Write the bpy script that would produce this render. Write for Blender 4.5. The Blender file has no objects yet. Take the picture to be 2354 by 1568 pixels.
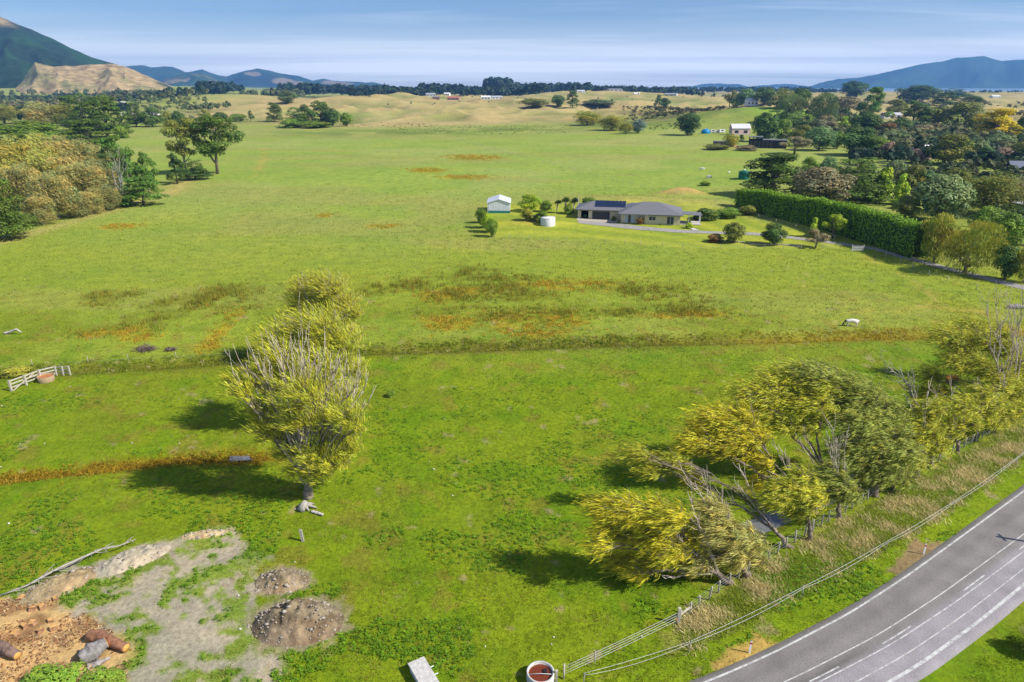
import bpy, math, random
import numpy as np
from mathutils import Vector

# ------------------------------------------------------------------ camera, sky, sun, exposure
SC = bpy.context.scene
COL = SC.collection
CAM_H = 34.0
PITCH = math.radians(20.572)
FPX = 24.0 / 36.0 * 2354.0            # focal length in units of a 2354 px wide frame
CP, SP = math.cos(PITCH), math.sin(PITCH)

cam_d = bpy.data.cameras.new('camera'); cam = bpy.data.objects.new('camera', cam_d); COL.objects.link(cam)
cam.location = (0, 0, CAM_H); cam.rotation_euler = (math.pi / 2 - PITCH, 0, 0)
cam_d.sensor_width = 36.0; cam_d.lens = 24.0; cam_d.clip_start = 0.5; cam_d.clip_end = 60000
SC.camera = cam

SUN_EL = math.radians(42); SUN_AZ = Vector((0.95, -0.31)).normalized()
sun_dir = Vector((SUN_AZ.x * math.cos(SUN_EL), SUN_AZ.y * math.cos(SUN_EL), math.sin(SUN_EL)))
sun_d = bpy.data.lights.new('sun', 'SUN'); sun_d.energy = 5.0; sun_d.angle = math.radians(0.55); sun_d.color = (1.0, 0.945, 0.84)
sun = bpy.data.objects.new('sun', sun_d); COL.objects.link(sun)
sun.rotation_euler = sun_dir.to_track_quat('Z', 'Y').to_euler(); sun.location = (60, -20, 120)

world = bpy.data.worlds.new('World'); SC.world = world; world.use_nodes = True
wn = world.node_tree; wn.nodes.clear()
def N(t, kind, **kw):
    n = t.nodes.new(kind)
    for k, v in kw.items(): setattr(n, k, v)
    return n
def mathn(t, op, a, b=None, clamp=False):
    n = t.nodes.new('ShaderNodeMath'); n.operation = op; n.use_clamp = clamp
    for i, q in enumerate((a, b)):
        if q is None: continue
        if isinstance(q, (int, float)): n.inputs[i].default_value = q
        else: t.links.new(q, n.inputs[i])
    return n.outputs[0]
def ramp(t, fac, stops):
    n = t.nodes.new('ShaderNodeValToRGB'); e = n.color_ramp.elements
    while len(e) < len(stops): e.new(0.5)
    for i, (p, c) in enumerate(stops):
        e[i].position = p; e[i].color = (c, c, c, 1) if isinstance(c, (int, float)) else (*c, 1)
    t.links.new(fac, n.inputs[0]); return n.outputs[0]
def mixc(t, mode, fac, a, b):
    n = t.nodes.new('ShaderNodeMix'); n.data_type = 'RGBA'; n.blend_type = mode
    for i, q in ((0, fac), (6, a), (7, b)):
        if isinstance(q, (int, float)): n.inputs[i].default_value = q
        elif isinstance(q, tuple): n.inputs[i].default_value = (*q, 1)
        else: t.links.new(q, n.inputs[i])
    return n.outputs[2]
def build_world():
    t = wn; L = t.links
    sky = N(t, 'ShaderNodeTexSky', sky_type='NISHITA', sun_disc=False, sun_elevation=SUN_EL,
            sun_rotation=math.atan2(SUN_AZ.x, SUN_AZ.y), altitude=40, air_density=1.0, dust_density=0.15, ozone_density=1.6)
    tc = N(t, 'ShaderNodeTexCoord'); sep = N(t, 'ShaderNodeSeparateXYZ'); L.new(tc.outputs['Generated'], sep.inputs[0])
    z = mathn(t, 'MAXIMUM', sep.outputs[2], 0.0)
    zz = mathn(t, 'ADD', z, 0.035)
    cx = mathn(t, 'DIVIDE', sep.outputs[0], zz); cy = mathn(t, 'DIVIDE', sep.outputs[1], zz)
    comb = N(t, 'ShaderNodeCombineXYZ'); L.new(cx, comb.inputs[0]); L.new(cy, comb.inputs[1])
    def layer(sx, sy, rot, scale, detail, lo, hi, off):
        mp = N(t, 'ShaderNodeMapping'); mp.inputs['Scale'].default_value = (sx, sy, 1); mp.inputs['Rotation'].default_value = (0, 0, rot)
        mp.inputs['Location'].default_value = off
        L.new(comb.outputs[0], mp.inputs[0])
        no = N(t, 'ShaderNodeTexNoise'); no.inputs['Scale'].default_value = scale; no.inputs['Detail'].default_value = detail
        no.inputs['Roughness'].default_value = 0.6; no.inputs['Distortion'].default_value = 0.6
        L.new(mp.outputs[0], no.inputs[0])
        return ramp(t, no.outputs[0], [(lo, 0.0), (hi, 1.0)])
    a = layer(0.22, 1.0, 0.12, 0.5, 9, 0.50, 0.72, (3.1, 0.4, 0))       # thin streaky cirrus
    b = layer(0.4, 1.0, -0.1, 0.16, 8, 0.30, 0.62, (7.3, 2.2, 0))        # broad veil
    lowband = ramp(t, sep.outputs[2], [(0.0, 0.6), (0.010, 0.8), (0.020, 1.0), (0.036, 0.9), (0.055, 0.32), (0.085, 0.06), (0.3, 0.03)])
    fac = mathn(t, 'ADD', mathn(t, 'MULTIPLY', a, 0.2), mathn(t, 'MULTIPLY', mathn(t, 'ADD', mathn(t, 'MULTIPLY', b, 0.5), 0.5), lowband), True)
    tint = mixc(t, 'MULTIPLY', 1.0, sky.outputs[0], (0.66, 0.86, 1.20))
    c = mixc(t, 'MIX', fac, tint, (18.5, 18.6, 18.8))
    bg = N(t, 'ShaderNodeBackground'); bg.inputs[1].default_value = 0.072
    L.new(c, bg.inputs[0])
    out = N(t, 'ShaderNodeOutputWorld'); L.new(bg.outputs[0], out.inputs[0])
build_world()
vs = SC.view_settings; vs.view_transform = 'Standard'; vs.look = 'None'; vs.gamma = 1.0; vs.use_curve_mapping = False
vs.exposure = 0.40
SC.cycles.use_denoising = True
SC.cycles.max_bounces = 6; SC.cycles.diffuse_bounces = 3; SC.cycles.transmission_bounces = 4; SC.cycles.transparent_max_bounces = 4
SC.cycles.volume_bounces = 0

# ------------------------------------------------------------------ noise and placing helpers
rng = np.random.default_rng(7)
def _hash(ix, iy, s):
    n = (ix.astype(np.int64) * 374761393 + iy.astype(np.int64) * 668265263 + s * 1442695041) & 0xffffffff
    n = ((n ^ (n >> 13)) * 1274126177) & 0xffffffff
    return ((n ^ (n >> 16)) & 0xffff) / 65535.0
def vnoise(x, y, s=0):
    x = np.asarray(x, float); y = np.asarray(y, float)
    ix = np.floor(x); iy = np.floor(y); fx = x - ix; fy = y - iy
    fx = fx * fx * (3 - 2 * fx); fy = fy * fy * (3 - 2 * fy)
    a = _hash(ix, iy, s); b = _hash(ix + 1, iy, s); c = _hash(ix, iy + 1, s); d = _hash(ix + 1, iy + 1, s)
    return (a * (1 - fx) + b * fx) * (1 - fy) + (c * (1 - fx) + d * fx) * fy
def fbm(x, y, scale, octv=4, s=0):
    v = 0; a = 0.5; t = 0; q = 1.0 / scale
    for i in range(octv):
        v = v + a * vnoise(np.asarray(x) * q + i * 17.3, np.asarray(y) * q - i * 9.1, s + i); t += a; a *= 0.5; q *= 2.03
    return v / t
def sstep(a, b, x):
    t = np.clip((np.asarray(x, float) - a) / (b - a), 0, 1); return t * t * (3 - 2 * t)
def ray(u, v):
    dx = (u - 1177) / FPX; dy = -(v - 784) / FPX
    return np.array([dx, CP + dy * SP, -SP + dy * CP])
def G(u, v, z=0.0):                     # point on the level plain
    d = ray(u, v); t = (CAM_H - z) / -d[2]; return np.array([d[0] * t, d[1] * t, z])
def P3(u, v, y):                        # point at forward distance y
    d = ray(u, v); t = y / d[1]; return np.array([d[0] * t, y, CAM_H + d[2] * t])
def Xat(u, y, z=0.0):
    return (u - 1177) / FPX * (y * CP + (CAM_H - z) * SP)
def pxm(y, z=0.0): return FPX / (y * CP + (CAM_H - z) * SP)

# ------------------------------------------------------------------ terrain height
DUNES = []
def base_h(x, y):
    x = np.asarray(x, float); y = np.asarray(y, float)
    start = 640 + 60 * np.sin(x / 130.0) + np.clip(-x - 120, 0, 400) * 0.5
    h = 4.0 * sstep(start, start + 330, y) * sstep(-620, -260, x) * (1 - sstep(1400, 3200, y) * 0.5)
    n_ = fbm(x, y * 0.8, 150, 3, 5); h = h + ((1 - np.abs(2 * n_ - 1) * 2.0) - 0.55) * np.interp(y, [800, 1100, 1500], [11.0, 8.0, 4.0]) * sstep(start, start + 200, y) * sstep(-500, -200, x) * (1 - sstep(2500, 3500, y))
    n2_ = fbm(x + 300, y * 0.7, 62, 3, 15); h = h + ((1 - np.abs(2 * n2_ - 1) * 2.2) - 0.55) * np.interp(y, [800, 1100, 1500], [5.0, 4.5, 3.0]) * sstep(start + 30, start + 160, y) * sstep(-520, -240, x) * (1 - sstep(1500, 2200, y))
    h = h + 22 * sstep(1500, 2100, y) * sstep(-500, -900, x) * 0 + 26 * np.clip((y - 1350) / 900, 0, 1) ** 1.5 * (1 - sstep(-900, -500, x / np.maximum(y, 1) * 1900))
    # ditch across the middle and little hollows
    return h
DITCH = [(-120, 70.0), (-56.4, 80.0), (-19.5, 86.8), (20, 90.2), (61.5, 93.0), (75, 94.5), (110, 98)]
WETLINE = [(-70, 51.0), (-48, 54.5), (-33, 58.2), (-26, 58.6), (-22.5, 58.6)]
STREAM = [(10, 42.5), (19, 47.0), (27, 51.5), (36, 57.3), (47, 64.5), (58, 72)]
RD0 = [(-30, 16.5), (12.1, 31.6), (29.1, 41.0), (45.7, 52.3), (62, 64.2), (80, 78.5), (100, 96)]
def dpoly(x, y, pts):
    d = np.full(np.shape(x), 1e9)
    for (x0, y0), (x1, y1) in zip(pts[:-1], pts[1:]):
        ex, ey = x1 - x0, y1 - y0; L2 = ex * ex + ey * ey
        t = np.clip(((x - x0) * ex + (y - y0) * ey) / L2, 0, 1)
        d = np.minimum(d, np.hypot(x - x0 - t * ex, y - y0 - t * ey))
    return d
def terr(x, y):
    x = np.asarray(x, float); y = np.asarray(y, float)
    h = base_h(x, y)
    for (cx, cy, sx, sy, a) in DUNES:
        h = h + a * np.exp(-((x - cx) / sx) ** 2 - ((y - cy) / sy) ** 2)
    near = np.hypot(x, y) < 260
    dd = dpoly(x, y, DITCH); h = h - np.where(near, 0.5 * np.exp(-(dd / 1.1) ** 2), 0)
    ds = dpoly(x, y, STREAM); h = h - np.where(near, 0.75 * np.exp(-(ds / 1.3) ** 2), 0)
    dw = dpoly(x, y, WETLINE); h = h - np.where(near, 0.35 * np.exp(-(dw / 1.0) ** 2), 0)
    roll = (fbm(x, y, 26, 3, 40) - 0.5) * 0.5 * sstep(36, 60, y) * (1 - sstep(560, 640, y))
    roll = np.where(near, roll * sstep(2, 9, dpoly(x, y, RD0)), roll)
    h = h + roll
    coast = sstep(3950, 4250, y + (fbm(x, y, 900, 3, 71) - 0.5) * 300) * sstep(0.12, 0.2, x / np.maximum(y, 1))
    h = h * (1 - coast) - 9.0 * coast
    return h
def add_dune(u, v, Y, sx, sy):
    p = P3(u, v, Y); x = p[0]
    cur = base_h(x, Y)
    for (cx, cy, ax, ay, a) in DUNES: cur = cur + a * math.exp(-((x - cx) / ax) ** 2 - ((Y - cy) / ay) ** 2)
    DUNES.append((x, Y, sx, sy, float(p[2] - cur)))
for d in [(420, 222, 1150, 120, 140), (507, 213, 1300, 110, 150), (633, 214, 1350, 95, 140), (560, 240, 950, 120, 110), (765, 222, 1150, 90, 120),
          (852, 216, 1200, 75, 130), (935, 210, 1330, 60, 90), (1000, 220, 1250, 70, 100), (1072, 218, 1400, 60, 100), (1180, 226, 1200, 90, 120),
          (1285, 207, 1500, 95, 160), (1388, 206, 1600, 100, 160), (1470, 214, 1400, 90, 140), (1528, 212, 1600, 90, 120), (1590, 216, 1500, 80, 120),
          (1660, 222, 1250, 90, 120), (1766, 247, 640, 85, 60), (1840, 232, 900, 80, 90), (1940, 214, 1700, 120, 160), (2060, 216, 1700, 130, 150),
          (2180, 222, 1400, 130, 120), (2300, 214, 1900, 160, 160), (2420, 216, 1800, 160, 160),
          (900, 252, 860, 110, 60), (1150, 251, 880, 120, 60), (700, 236, 1000, 80, 60), (800, 232, 1050, 60, 60), (1040, 236, 1000, 70, 60), (1220, 234, 1050, 70, 60), (1340, 226, 1200, 70, 70), (1440, 230, 1100, 70, 60), (600, 228, 1100, 60, 60), (1420, 262, 760, 80, 60), (1520, 252, 760, 80, 70), (1620, 258, 700, 60, 50)]:
    add_dune(*d)
DUNES[:] = [(x_, y_, a_, b__, h_ * (0.68 if y_ > 820 and x_ < 420 else 1.0)) for (x_, y_, a_, b__, h_) in DUNES]
# small rises near the house
DUNES.append((43, 205, 26, 14, 2.2)); DUNES.append((20, 213, 18, 10, 1.0)); DUNES.append((8, 178, 9, 7, 0.9)); DUNES.append((56, 228, 6.5, 4, 2.6))
DUNES.append((92, 264, 14, 8, 1.4)); DUNES.append((-60, 285, 30, 22, 1.5)); DUNES.append((-3, 182, 12, 14, 0.5))
def hit(u, v):
    d = ray(u, v); ys = np.geomspace(24, 19000, 2600)
    t = ys / d[1]; z = CAM_H + d[2] * t; x = d[0] * t
    below = z < terr(x, ys)
    i = int(np.argmax(below)) if below.any() else len(ys) - 1
    lo, hi = ys[max(i - 1, 0)], ys[i]
    for _ in range(18):
        m = 0.5 * (lo + hi); tm = m / d[1]
        if CAM_H + d[2] * tm < float(terr(d[0] * tm, m)): hi = m
        else: lo = m
    tm = hi / d[1]; x = d[0] * tm
    return np.array([x, hi, float(terr(x, hi))])
def on(x, y): return np.array([x, y, float(terr(x, y))])

# ------------------------------------------------------------------ mesh helpers
def link(name, me, parent=None, mat=None, loc=None):
    o = bpy.data.objects.new(name, me); COL.objects.link(o)
    if parent is not None: o.parent = parent
    if loc is not None: o.location = loc
    if mat is not None and me is not None and not me.materials: me.materials.append(mat)
    return o
LABELS = {}
def tag(o, label=None, cat=None, group=None, kind=None):
    if label: o['label'] = label
    if cat: o['category'] = cat
    if group: o['group'] = group
    if kind: o['kind'] = kind
    return o
def thing(name, label, cat, loc=(0, 0, 0), rz=0.0, group=None):
    o = bpy.data.objects.new(name, None); COL.objects.link(o); o.empty_display_size = 0.3
    o.location = loc; o.rotation_euler = (0, 0, rz)
    return tag(o, label, cat, group)
def mesh_np(name, V, faces, cols=None, smooth=False):
    """faces: (n,k) int array (k=3 or 4) or list of such arrays"""
    me = bpy.data.meshes.new(name)
    V = np.ascontiguousarray(V, np.float32)
    fl = faces if isinstance(faces, list) else [faces]
    fl = [np.asarray(f, np.int32) for f in fl if len(f)]
    nl = sum(f.size for f in fl); npoly = sum(len(f) for f in fl)
    me.vertices.add(len(V)); me.vertices.foreach_set('co', V.ravel())
    me.loops.add(nl); me.polygons.add(npoly)
    me.loops.foreach_set('vertex_index', np.concatenate([f.ravel() for f in fl]))
    tot = np.concatenate([np.full(len(f), f.shape[1], np.int32) for f in fl])
    st = np.concatenate([[0], np.cumsum(tot)[:-1]]).astype(np.int32)
    me.polygons.foreach_set('loop_start', st)
    if smooth: me.polygons.foreach_set('use_smooth', np.ones(npoly, bool))
    if cols is not None:
        at = me.color_attributes.new('Col', 'FLOAT_COLOR', 'POINT')
        c = np.ones((len(V), 4), np.float32); c[:, :cols.shape[1]] = cols
        at.data.foreach_set('color', c.ravel())
    me.update(calc_edges=True); me.validate()
    return me
def nrm(a): return a / np.maximum(np.linalg.norm(a, axis=-1, keepdims=True), 1e-9)
def diamonds(C, A, B, cols):
    n = len(C); V = np.empty((n, 4, 3)); V[:, 0] = C - A; V[:, 1] = C + B; V[:, 2] = C + A; V[:, 3] = C - B
    F = np.arange(n * 4).reshape(n, 4)
    return V.reshape(-1, 3), F, np.repeat(cols, 4, axis=0)
def tubes(paths, k=6, cap=True):
    Vs, Fs, Ts, off = [], [], [], 0
    for pts, rad in paths:
        pts = np.asarray(pts, float); rad = np.asarray(rad, float); n = len(pts)
        tan = nrm(np.gradient(pts, axis=0))
        ref = np.where(np.abs(tan[:, 2:3]) > 0.9, np.array([[1.0, 0, 0]]), np.array([[0, 0, 1.0]]))
        a = nrm(np.cross(tan, ref)); b = np.cross(tan, a)
        ang = np.linspace(0, 2 * math.pi, k, endpoint=False)
        ring = pts[:, None] + rad[:, None, None] * (np.cos(ang)[None, :, None] * a[:, None] + np.sin(ang)[None, :, None] * b[:, None])
        Vs.append(ring.reshape(-1, 3))
        i = np.arange(n - 1)[:, None] * k; j = np.arange(k)[None]; j2 = (j + 1) % k
        Fs.append(np.stack([i + j, i + j2, i + k + j2, i + k + j], -1).reshape(-1, 4) + off)
        off2 = off + n * k
        if cap:
            Vs.append(pts[[0, -1]])
            jj = np.arange(k); j3 = (jj + 1) % k
            Ts.append(np.stack([np.full(k, off2), off + j3, off + jj], -1)); e = off + (n - 1) * k
            Ts.append(np.stack([np.full(k, off2 + 1), e + jj, e + j3], -1)); off2 += 2
        off = off2
    fl = [np.concatenate(Fs)]
    if Ts: fl.append(np.concatenate(Ts))
    return np.concatenate(Vs), fl
def tube_obj(name, paths, mat, parent=None, k=6, smooth=True):
    V, F = tubes(paths, k); return link(name, mesh_np(name, V, F, None, smooth), parent, mat)
class MB:
    def __init__(s): s.V, s.Q, s.n = [], [], 0
    def add(s, V, Q):
        s.V.append(np.asarray(V, float)); s.Q += [tuple(i + s.n for i in q) for q in Q]; s.n += len(V); return s
    def box(s, c, d, rz=0.0, bev=0.0):
        x, y, z = (q / 2 for q in d); cr, sr = math.cos(rz), math.sin(rz)
        v = [(a * x, b * y, e * z) for e in (-1, 1) for b in (-1, 1) for a in (-1, 1)]
        v = [(c[0] + p[0] * cr - p[1] * sr, c[1] + p[0] * sr + p[1] * cr, c[2] + p[2]) for p in v]
        return s.add(v, [(0, 2, 3, 1), (4, 5, 7, 6), (0, 1, 5, 4), (2, 6, 7, 3), (0, 4, 6, 2), (1, 3, 7, 5)])
    def bar(s, p, q, w, h):
        p = np.asarray(p, float); q = np.asarray(q, float); t = nrm(q - p)
        a = nrm(np.cross(t, [0, 0, 1.0])) if abs(t[2]) < 0.95 else np.array([1.0, 0, 0]); b = np.cross(a, t)
        v = [e + a * (i * w / 2) + b * (j * h / 2) for e in (p, q) for (i, j) in ((-1, -1), (1, -1), (1, 1), (-1, 1))]
        return s.add(v, [(3, 2, 1, 0), (4, 5, 6, 7), (0, 1, 5, 4), (1, 2, 6, 5), (2, 3, 7, 6), (3, 0, 4, 7)])
    def build(s, name, mat, parent=None, smooth=False):
        me = bpy.data.meshes.new(name); me.from_pydata(np.concatenate(s.V).tolist(), [], s.Q); me.update()
        if smooth: me.polygons.foreach_set('use_smooth', np.ones(len(me.polygons), bool))
        return link(name, me, parent, mat)
def lathe(prof, k=20):
    prof = np.asarray(prof, float); n = len(prof); a = np.linspace(0, 2 * math.pi, k, endpoint=False)
    V = np.stack([prof[:, 0:1] * np.cos(a), prof[:, 0:1] * np.sin(a), np.repeat(prof[:, 1:2], k, 1)], -1).reshape(-1, 3)
    i = np.arange(n - 1)[:, None] * k; j = np.arange(k)[None]; j2 = (j + 1) % k
    return V, np.stack([i + j, i + j2, i + k + j2, i + k + j], -1).reshape(-1, 4)

# ------------------------------------------------------------------ materials
def mat_new(name):
    m = bpy.data.materials.new(name); m.use_nodes = True; t = m.node_tree; t.nodes.clear()
    out = N(t, 'ShaderNodeOutputMaterial'); bs = N(t, 'ShaderNodeBsdfPrincipled'); t.links.new(bs.outputs[0], out.inputs[0])
    bs.inputs['Specular IOR Level'].default_value = 0.25
    return m, t, bs, out
def plain(name, rgb, rough=0.7, var=0.18, scale=6.0, bump=0.0, metal=0.0, spec=0.25, objcol=False, coord='Object'):
    m, t, bs, out = mat_new(name)
    tc = N(t, 'ShaderNodeTexCoord'); no = N(t, 'ShaderNodeTexNoise'); no.inputs['Scale'].default_value = scale; no.inputs['Detail'].default_value = 6
    t.links.new(tc.outputs[coord], no.inputs[0])
    f = ramp(t, no.outputs[0], [(0.3, 1 - var), (0.7, 1 + var)])
    base = rgb
    if objcol: base = N(t, 'ShaderNodeObjectInfo').outputs['Color']
    c = mixc(t, 'MULTIPLY', 1.0, base, f); t.links.new(c, bs.inputs['Base Color'])
    bs.inputs['Roughness'].default_value = rough; bs.inputs['Metallic'].default_value = metal; bs.inputs['Specular IOR Level'].default_value = spec
    if bump:
        b = N(t, 'ShaderNodeBump'); b.inputs['Strength'].default_value = bump; b.inputs['Distance'].default_value = 0.05
        t.links.new(no.outputs[0], b.inputs['Height']); t.links.new(b.outputs[0], bs.inputs['Normal'])
    return m
def leafmat(name, trans=0.22, objcol=True, rough=0.6):
    m, t, bs, out = mat_new(name)
    at = N(t, 'ShaderNodeAttribute'); at.attribute_name = 'Col'
    c = at.outputs['Color']
    if objcol: c = mixc(t, 'MULTIPLY', 1.0, N(t, 'ShaderNodeObjectInfo').outputs['Color'], c)
    t.links.new(c, bs.inputs['Base Color']); bs.inputs['Roughness'].default_value = rough; bs.inputs['Specular IOR Level'].default_value = 0.2
    tr = N(t, 'ShaderNodeBsdfTranslucent'); t.links.new(c, tr.inputs[0])
    mx = N(t, 'ShaderNodeMixShader'); mx.inputs[0].default_value = trans
    t.links.new(bs.outputs[0], mx.inputs[1]); t.links.new(tr.outputs[0], mx.inputs[2]); t.links.new(mx.outputs[0], out.inputs[0])
    return m
M = {}
M['leaf'] = leafmat('foliage')
M['grassblade'] = leafmat('grass_blades', 0.3, False)
M['bark'] = plain('bark', (0.2, 0.16, 0.12), 0.9, 0.4, 3.0, 0.5, objcol=True)
M['deadwood'] = plain('weathered_wood', (0.36, 0.33, 0.29), 0.9, 0.25, 5.0, 0.4)
M['post'] = plain('grey_post_timber', (0.48, 0.43, 0.36), 0.9, 0.3, 8.0, 0.3)
M['wire'] = plain('galvanised_wire', (0.5, 0.5, 0.5), 0.5, 0.05, 1, 0, 0.6)
M['tape'] = plain('white_electric_tape', (0.6, 0.6, 0.58), 0.7, 0.05)
M['white'] = plain('white_paint', (0.8, 0.8, 0.8), 0.6, 0.05)
M['red'] = plain('red_reflector', (0.55, 0.03, 0.03), 0.4, 0.05)
M['concrete'] = plain('pale_concrete', (0.5, 0.48, 0.45), 0.9, 0.2, 5.0, 0.3)
M['cream'] = plain('cream_brick', (0.66, 0.56, 0.38), 0.85, 0.06, 12, 0.1)
M['roofgrey'] = plain('charcoal_roof', (0.165, 0.165, 0.175), 0.55, 0.1, 14, 0.2)
M['charcoal'] = plain('charcoal_steel', (0.055, 0.057, 0.063), 0.5, 0.1, 3)
M['glass'] = plain('window_glass', (0.03, 0.04, 0.05), 0.08, 0.2, 0.8, spec=0.6)
M['curtain'] = plain('pale_blue_blind', (0.45, 0.55, 0.58), 0.5, 0.08)
M['frame'] = plain('white_window_frame', (0.72, 0.72, 0.7), 0.5, 0.04)
M['solar'] = plain('solar_glass', (0.012, 0.022, 0.055), 0.15, 0.2, 2.0, spec=0.6)
M['shedwhite'] = plain('white_steel_cladding', (0.7, 0.72, 0.74), 0.45, 0.06, 3)
M['tank'] = plain('white_tank_concrete', (0.66, 0.67, 0.68), 0.7, 0.1, 3)
M['greentank'] = plain('green_plastic_tank', (0.01, 0.14, 0.09), 0.4, 0.1, 1)
M['dark'] = plain('dark_interior', (0.02, 0.02, 0.02), 0.9, 0.2)
def obmat(name, rgb, **k):
    if name not in M: M[name] = plain(name, rgb, **k)
    return M[name]

def ground_mat():
    m, t, bs, out = mat_new('pasture_ground'); L = t.links
    at = N(t, 'ShaderNodeAttribute'); at.attribute_name = 'Col'
    tc = N(t, 'ShaderNodeTexCoord')
    def noise(scale, det=5, rough=0.6):
        n = N(t, 'ShaderNodeTexNoise'); n.inputs['Scale'].default_value = scale; n.inputs['Detail'].default_value = det; n.inputs['Roughness'].default_value = rough
        L.new(tc.outputs['Object'], n.inputs[0]); return n.outputs[0]
    n1 = noise(2.6, 6, 0.7); n2 = noise(0.35, 6, 0.65); n3 = noise(0.045, 5, 0.6); n4 = noise(9.0, 4, 0.7)
    c = mixc(t, 'MULTIPLY', 1.0, at.outputs['Color'], ramp(t, n1, [(0.30, 0.68), (0.5, 1.0), (0.70, 1.3)]))
    c = mixc(t, 'MULTIPLY', 1.0, c, ramp(t, n2, [(0.3, (0.77, 0.81, 0.8)), (0.5, (1, 1, 1)), (0.72, (1.24, 1.16, 1.08))]))
    c = mixc(t, 'MULTIPLY', 1.0, c, ramp(t, n3, [(0.3, (0.86, 0.93, 0.9)), (0.7, (1.14, 1.05, 1.05))]))
    c = mixc(t, 'MULTIPLY', 1.0, c, ramp(t, n4, [(0.25, 0.78), (0.75, 1.22)]))
    L.new(c, bs.inputs['Base Color']); bs.inputs['Roughness'].default_value = 0.95; bs.inputs['Specular IOR Level'].default_value = 0.08
    b = N(t, 'ShaderNodeBump'); b.inputs['Strength'].default_value = 0.7; b.inputs['Distance'].default_value = 0.12
    L.new(mathn(t, 'ADD', n1, mathn(t, 'MULTIPLY', n2, 1.5)), b.inputs['Height']); L.new(b.outputs[0], bs.inputs['Normal'])
    return m
M['ground'] = ground_mat()

# ------------------------------------------------------------------ ground colour (what grows or lies where)
def world_poly(pts): return np.array([G(u, v)[:2] for u, v in pts])
def in_poly(x, y, P):
    ins = np.zeros(np.shape(x), bool); n = len(P); j = n - 1
    for i in range(n):
        xi, yi = P[i]; xj, yj = P[j]
        if yi != yj:
            c = ((yi > y) != (yj > y)) & (x < (xj - xi) * (y - yi) / (yj - yi) + xi)
            ins = ins ^ c
        j = i
    return ins
def ell(u, v, ru, rv):
    c = G(u, v); a = G(u + ru, v)[0] - c[0]; b = abs(G(u, v - rv)[1] - G(u, v + rv)[1]) / 2
    return (c[0], c[1], a, b)
def zA(x, y, rx, ry): return ell(827.6 + x * .3386, 582.4 + y * .3386, rx * .3386, ry * .3386)
def zB(x, y, rx, ry): return ell(x * .25, 613 + y * .25, rx * .25, ry * .25)
RUSH = [zA(*q) for q in [(320, 225, 170, 45), (800, 145, 260, 48), (1080, 175, 230, 34), (620, 270, 230, 60), (1000, 270, 350, 70), (1900, 235, 330, 55),
        (1800, 405, 210, 32), (2150, 330, 260, 60), (950, 400, 400, 60), (2300, 400, 300, 40), (80, 250, 120, 40), (1250, 420, 300, 60)]] + \
       [zB(*q) for q in [(1650, 350, 300, 90), (1420, 460, 260, 60), (1020, 270, 260, 50), (900, 590, 220, 50), (1250, 570, 260, 60), (2100, 250, 280, 110),
        (2230, 400, 200, 60), (1900, 320, 200, 90), (900, 360, 160, 40)]]
ORANGE = [zA(*q) for q in [(1400, 210, 320, 38), (540, 290, 130, 42), (520, 460, 140, 42), (1230, 470, 340, 75), (1180, 545, 230, 40), (2180, 415, 300, 26), (700, 255, 160, 30)]] + \
         [zB(*q) for q in [(900, 620, 170, 45), (1200, 600, 170, 55), (1290, 650, 210, 45), (2150, 470, 80, 60), (2040, 590, 80, 70), (1920, 730, 100, 70)]] + \
         [ell(280, 519, 45, 7), ell(750, 495, 20, 5), ell(880, 519, 35, 5), ell(1090, 362, 60, 6), ell(1070, 408, 60, 5), ell(980, 395, 40, 6), ell(1040, 745, 60, 16)]
def pmask(x, y, P, soft, nz, ns, seed):
    ins = in_poly(x, y, P); d = dpoly(x, y, [tuple(q) for q in P] + [tuple(P[0])]); sd = np.where(ins, d, -d) + (fbm(x, y, ns, 4, seed) - .5) * nz
    return sstep(-soft, soft, sd)
def emask(x, y, E, seed, soft=0.45):
    m = np.zeros(np.shape(x))
    for (cx, cy, a, b) in E:
        q = ((x - cx) / a) ** 2 + ((y - cy) / b) ** 2
        m = np.maximum(m, 1 - sstep(1 - soft, 1 + soft, q))
    return m
YARD = world_poly([(-60, 1402), (60, 1352), (150, 1318), (225, 1285), (300, 1262), (385, 1250), (440, 1232), (480, 1220), (530, 1220), (560, 1262), (600, 1300), (600, 1345), (570, 1390), (565, 1440), (575, 1490), (640, 1500), (650, 1535), (640, 1610), (-100, 1640)])
SAWDUST = world_poly([(-60, 1392), (50, 1372), (120, 1372), (185, 1395), (210, 1420), (250, 1440), (310, 1500), (290, 1560), (150, 1570), (-80, 1600)])
LAWN = world_poly([(1125, 543), (1600, 572), (1940, 571), (1830, 530), (1700, 500), (1620, 480), (1400, 474), (1200, 470), (1105, 478)])
MARK1 = world_poly([(1640, 1535), (1660, 1500), (1730, 1470), (1785, 1468), (1808, 1490), (1760, 1512), (1690, 1545)])
MARK2 = world_poly([(2044, 1312), (2075, 1275), (2110, 1243), (2165, 1243), (2170, 1258), (2120, 1300), (2085, 1325)])
DRY_EDGE = [tuple(G(u, v)[:2]) for u, v in [(-60, 572), (60, 540), (180, 505), (300, 470), (390, 445), (420, 420), (470, 402)]]
ROADL = np.array([(-30, 16.5), (-12, 22.3), (1, 27.2), (12.1, 31.6), (16.6, 33.7), (23.1, 37.2), (29.1, 41.0), (45.7, 52.3), (62, 64.2), (80, 78.5), (100, 96)])
FENCE = np.array([(11.2, 36.4), (16.0, 40.4), (24, 46.2), (32.2, 51.8), (43.8, 59.2), (54.1, 65.6), (66, 74)])
TAPE = np.array([(4.3, 31.4), (11.3, 33.9), (20.6, 39.0), (29.1, 44.1), (37.7, 49.6), (48.1, 56.9), (60, 66)])
VERGE = np.concatenate([FENCE, TAPE[::-1]])
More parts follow.
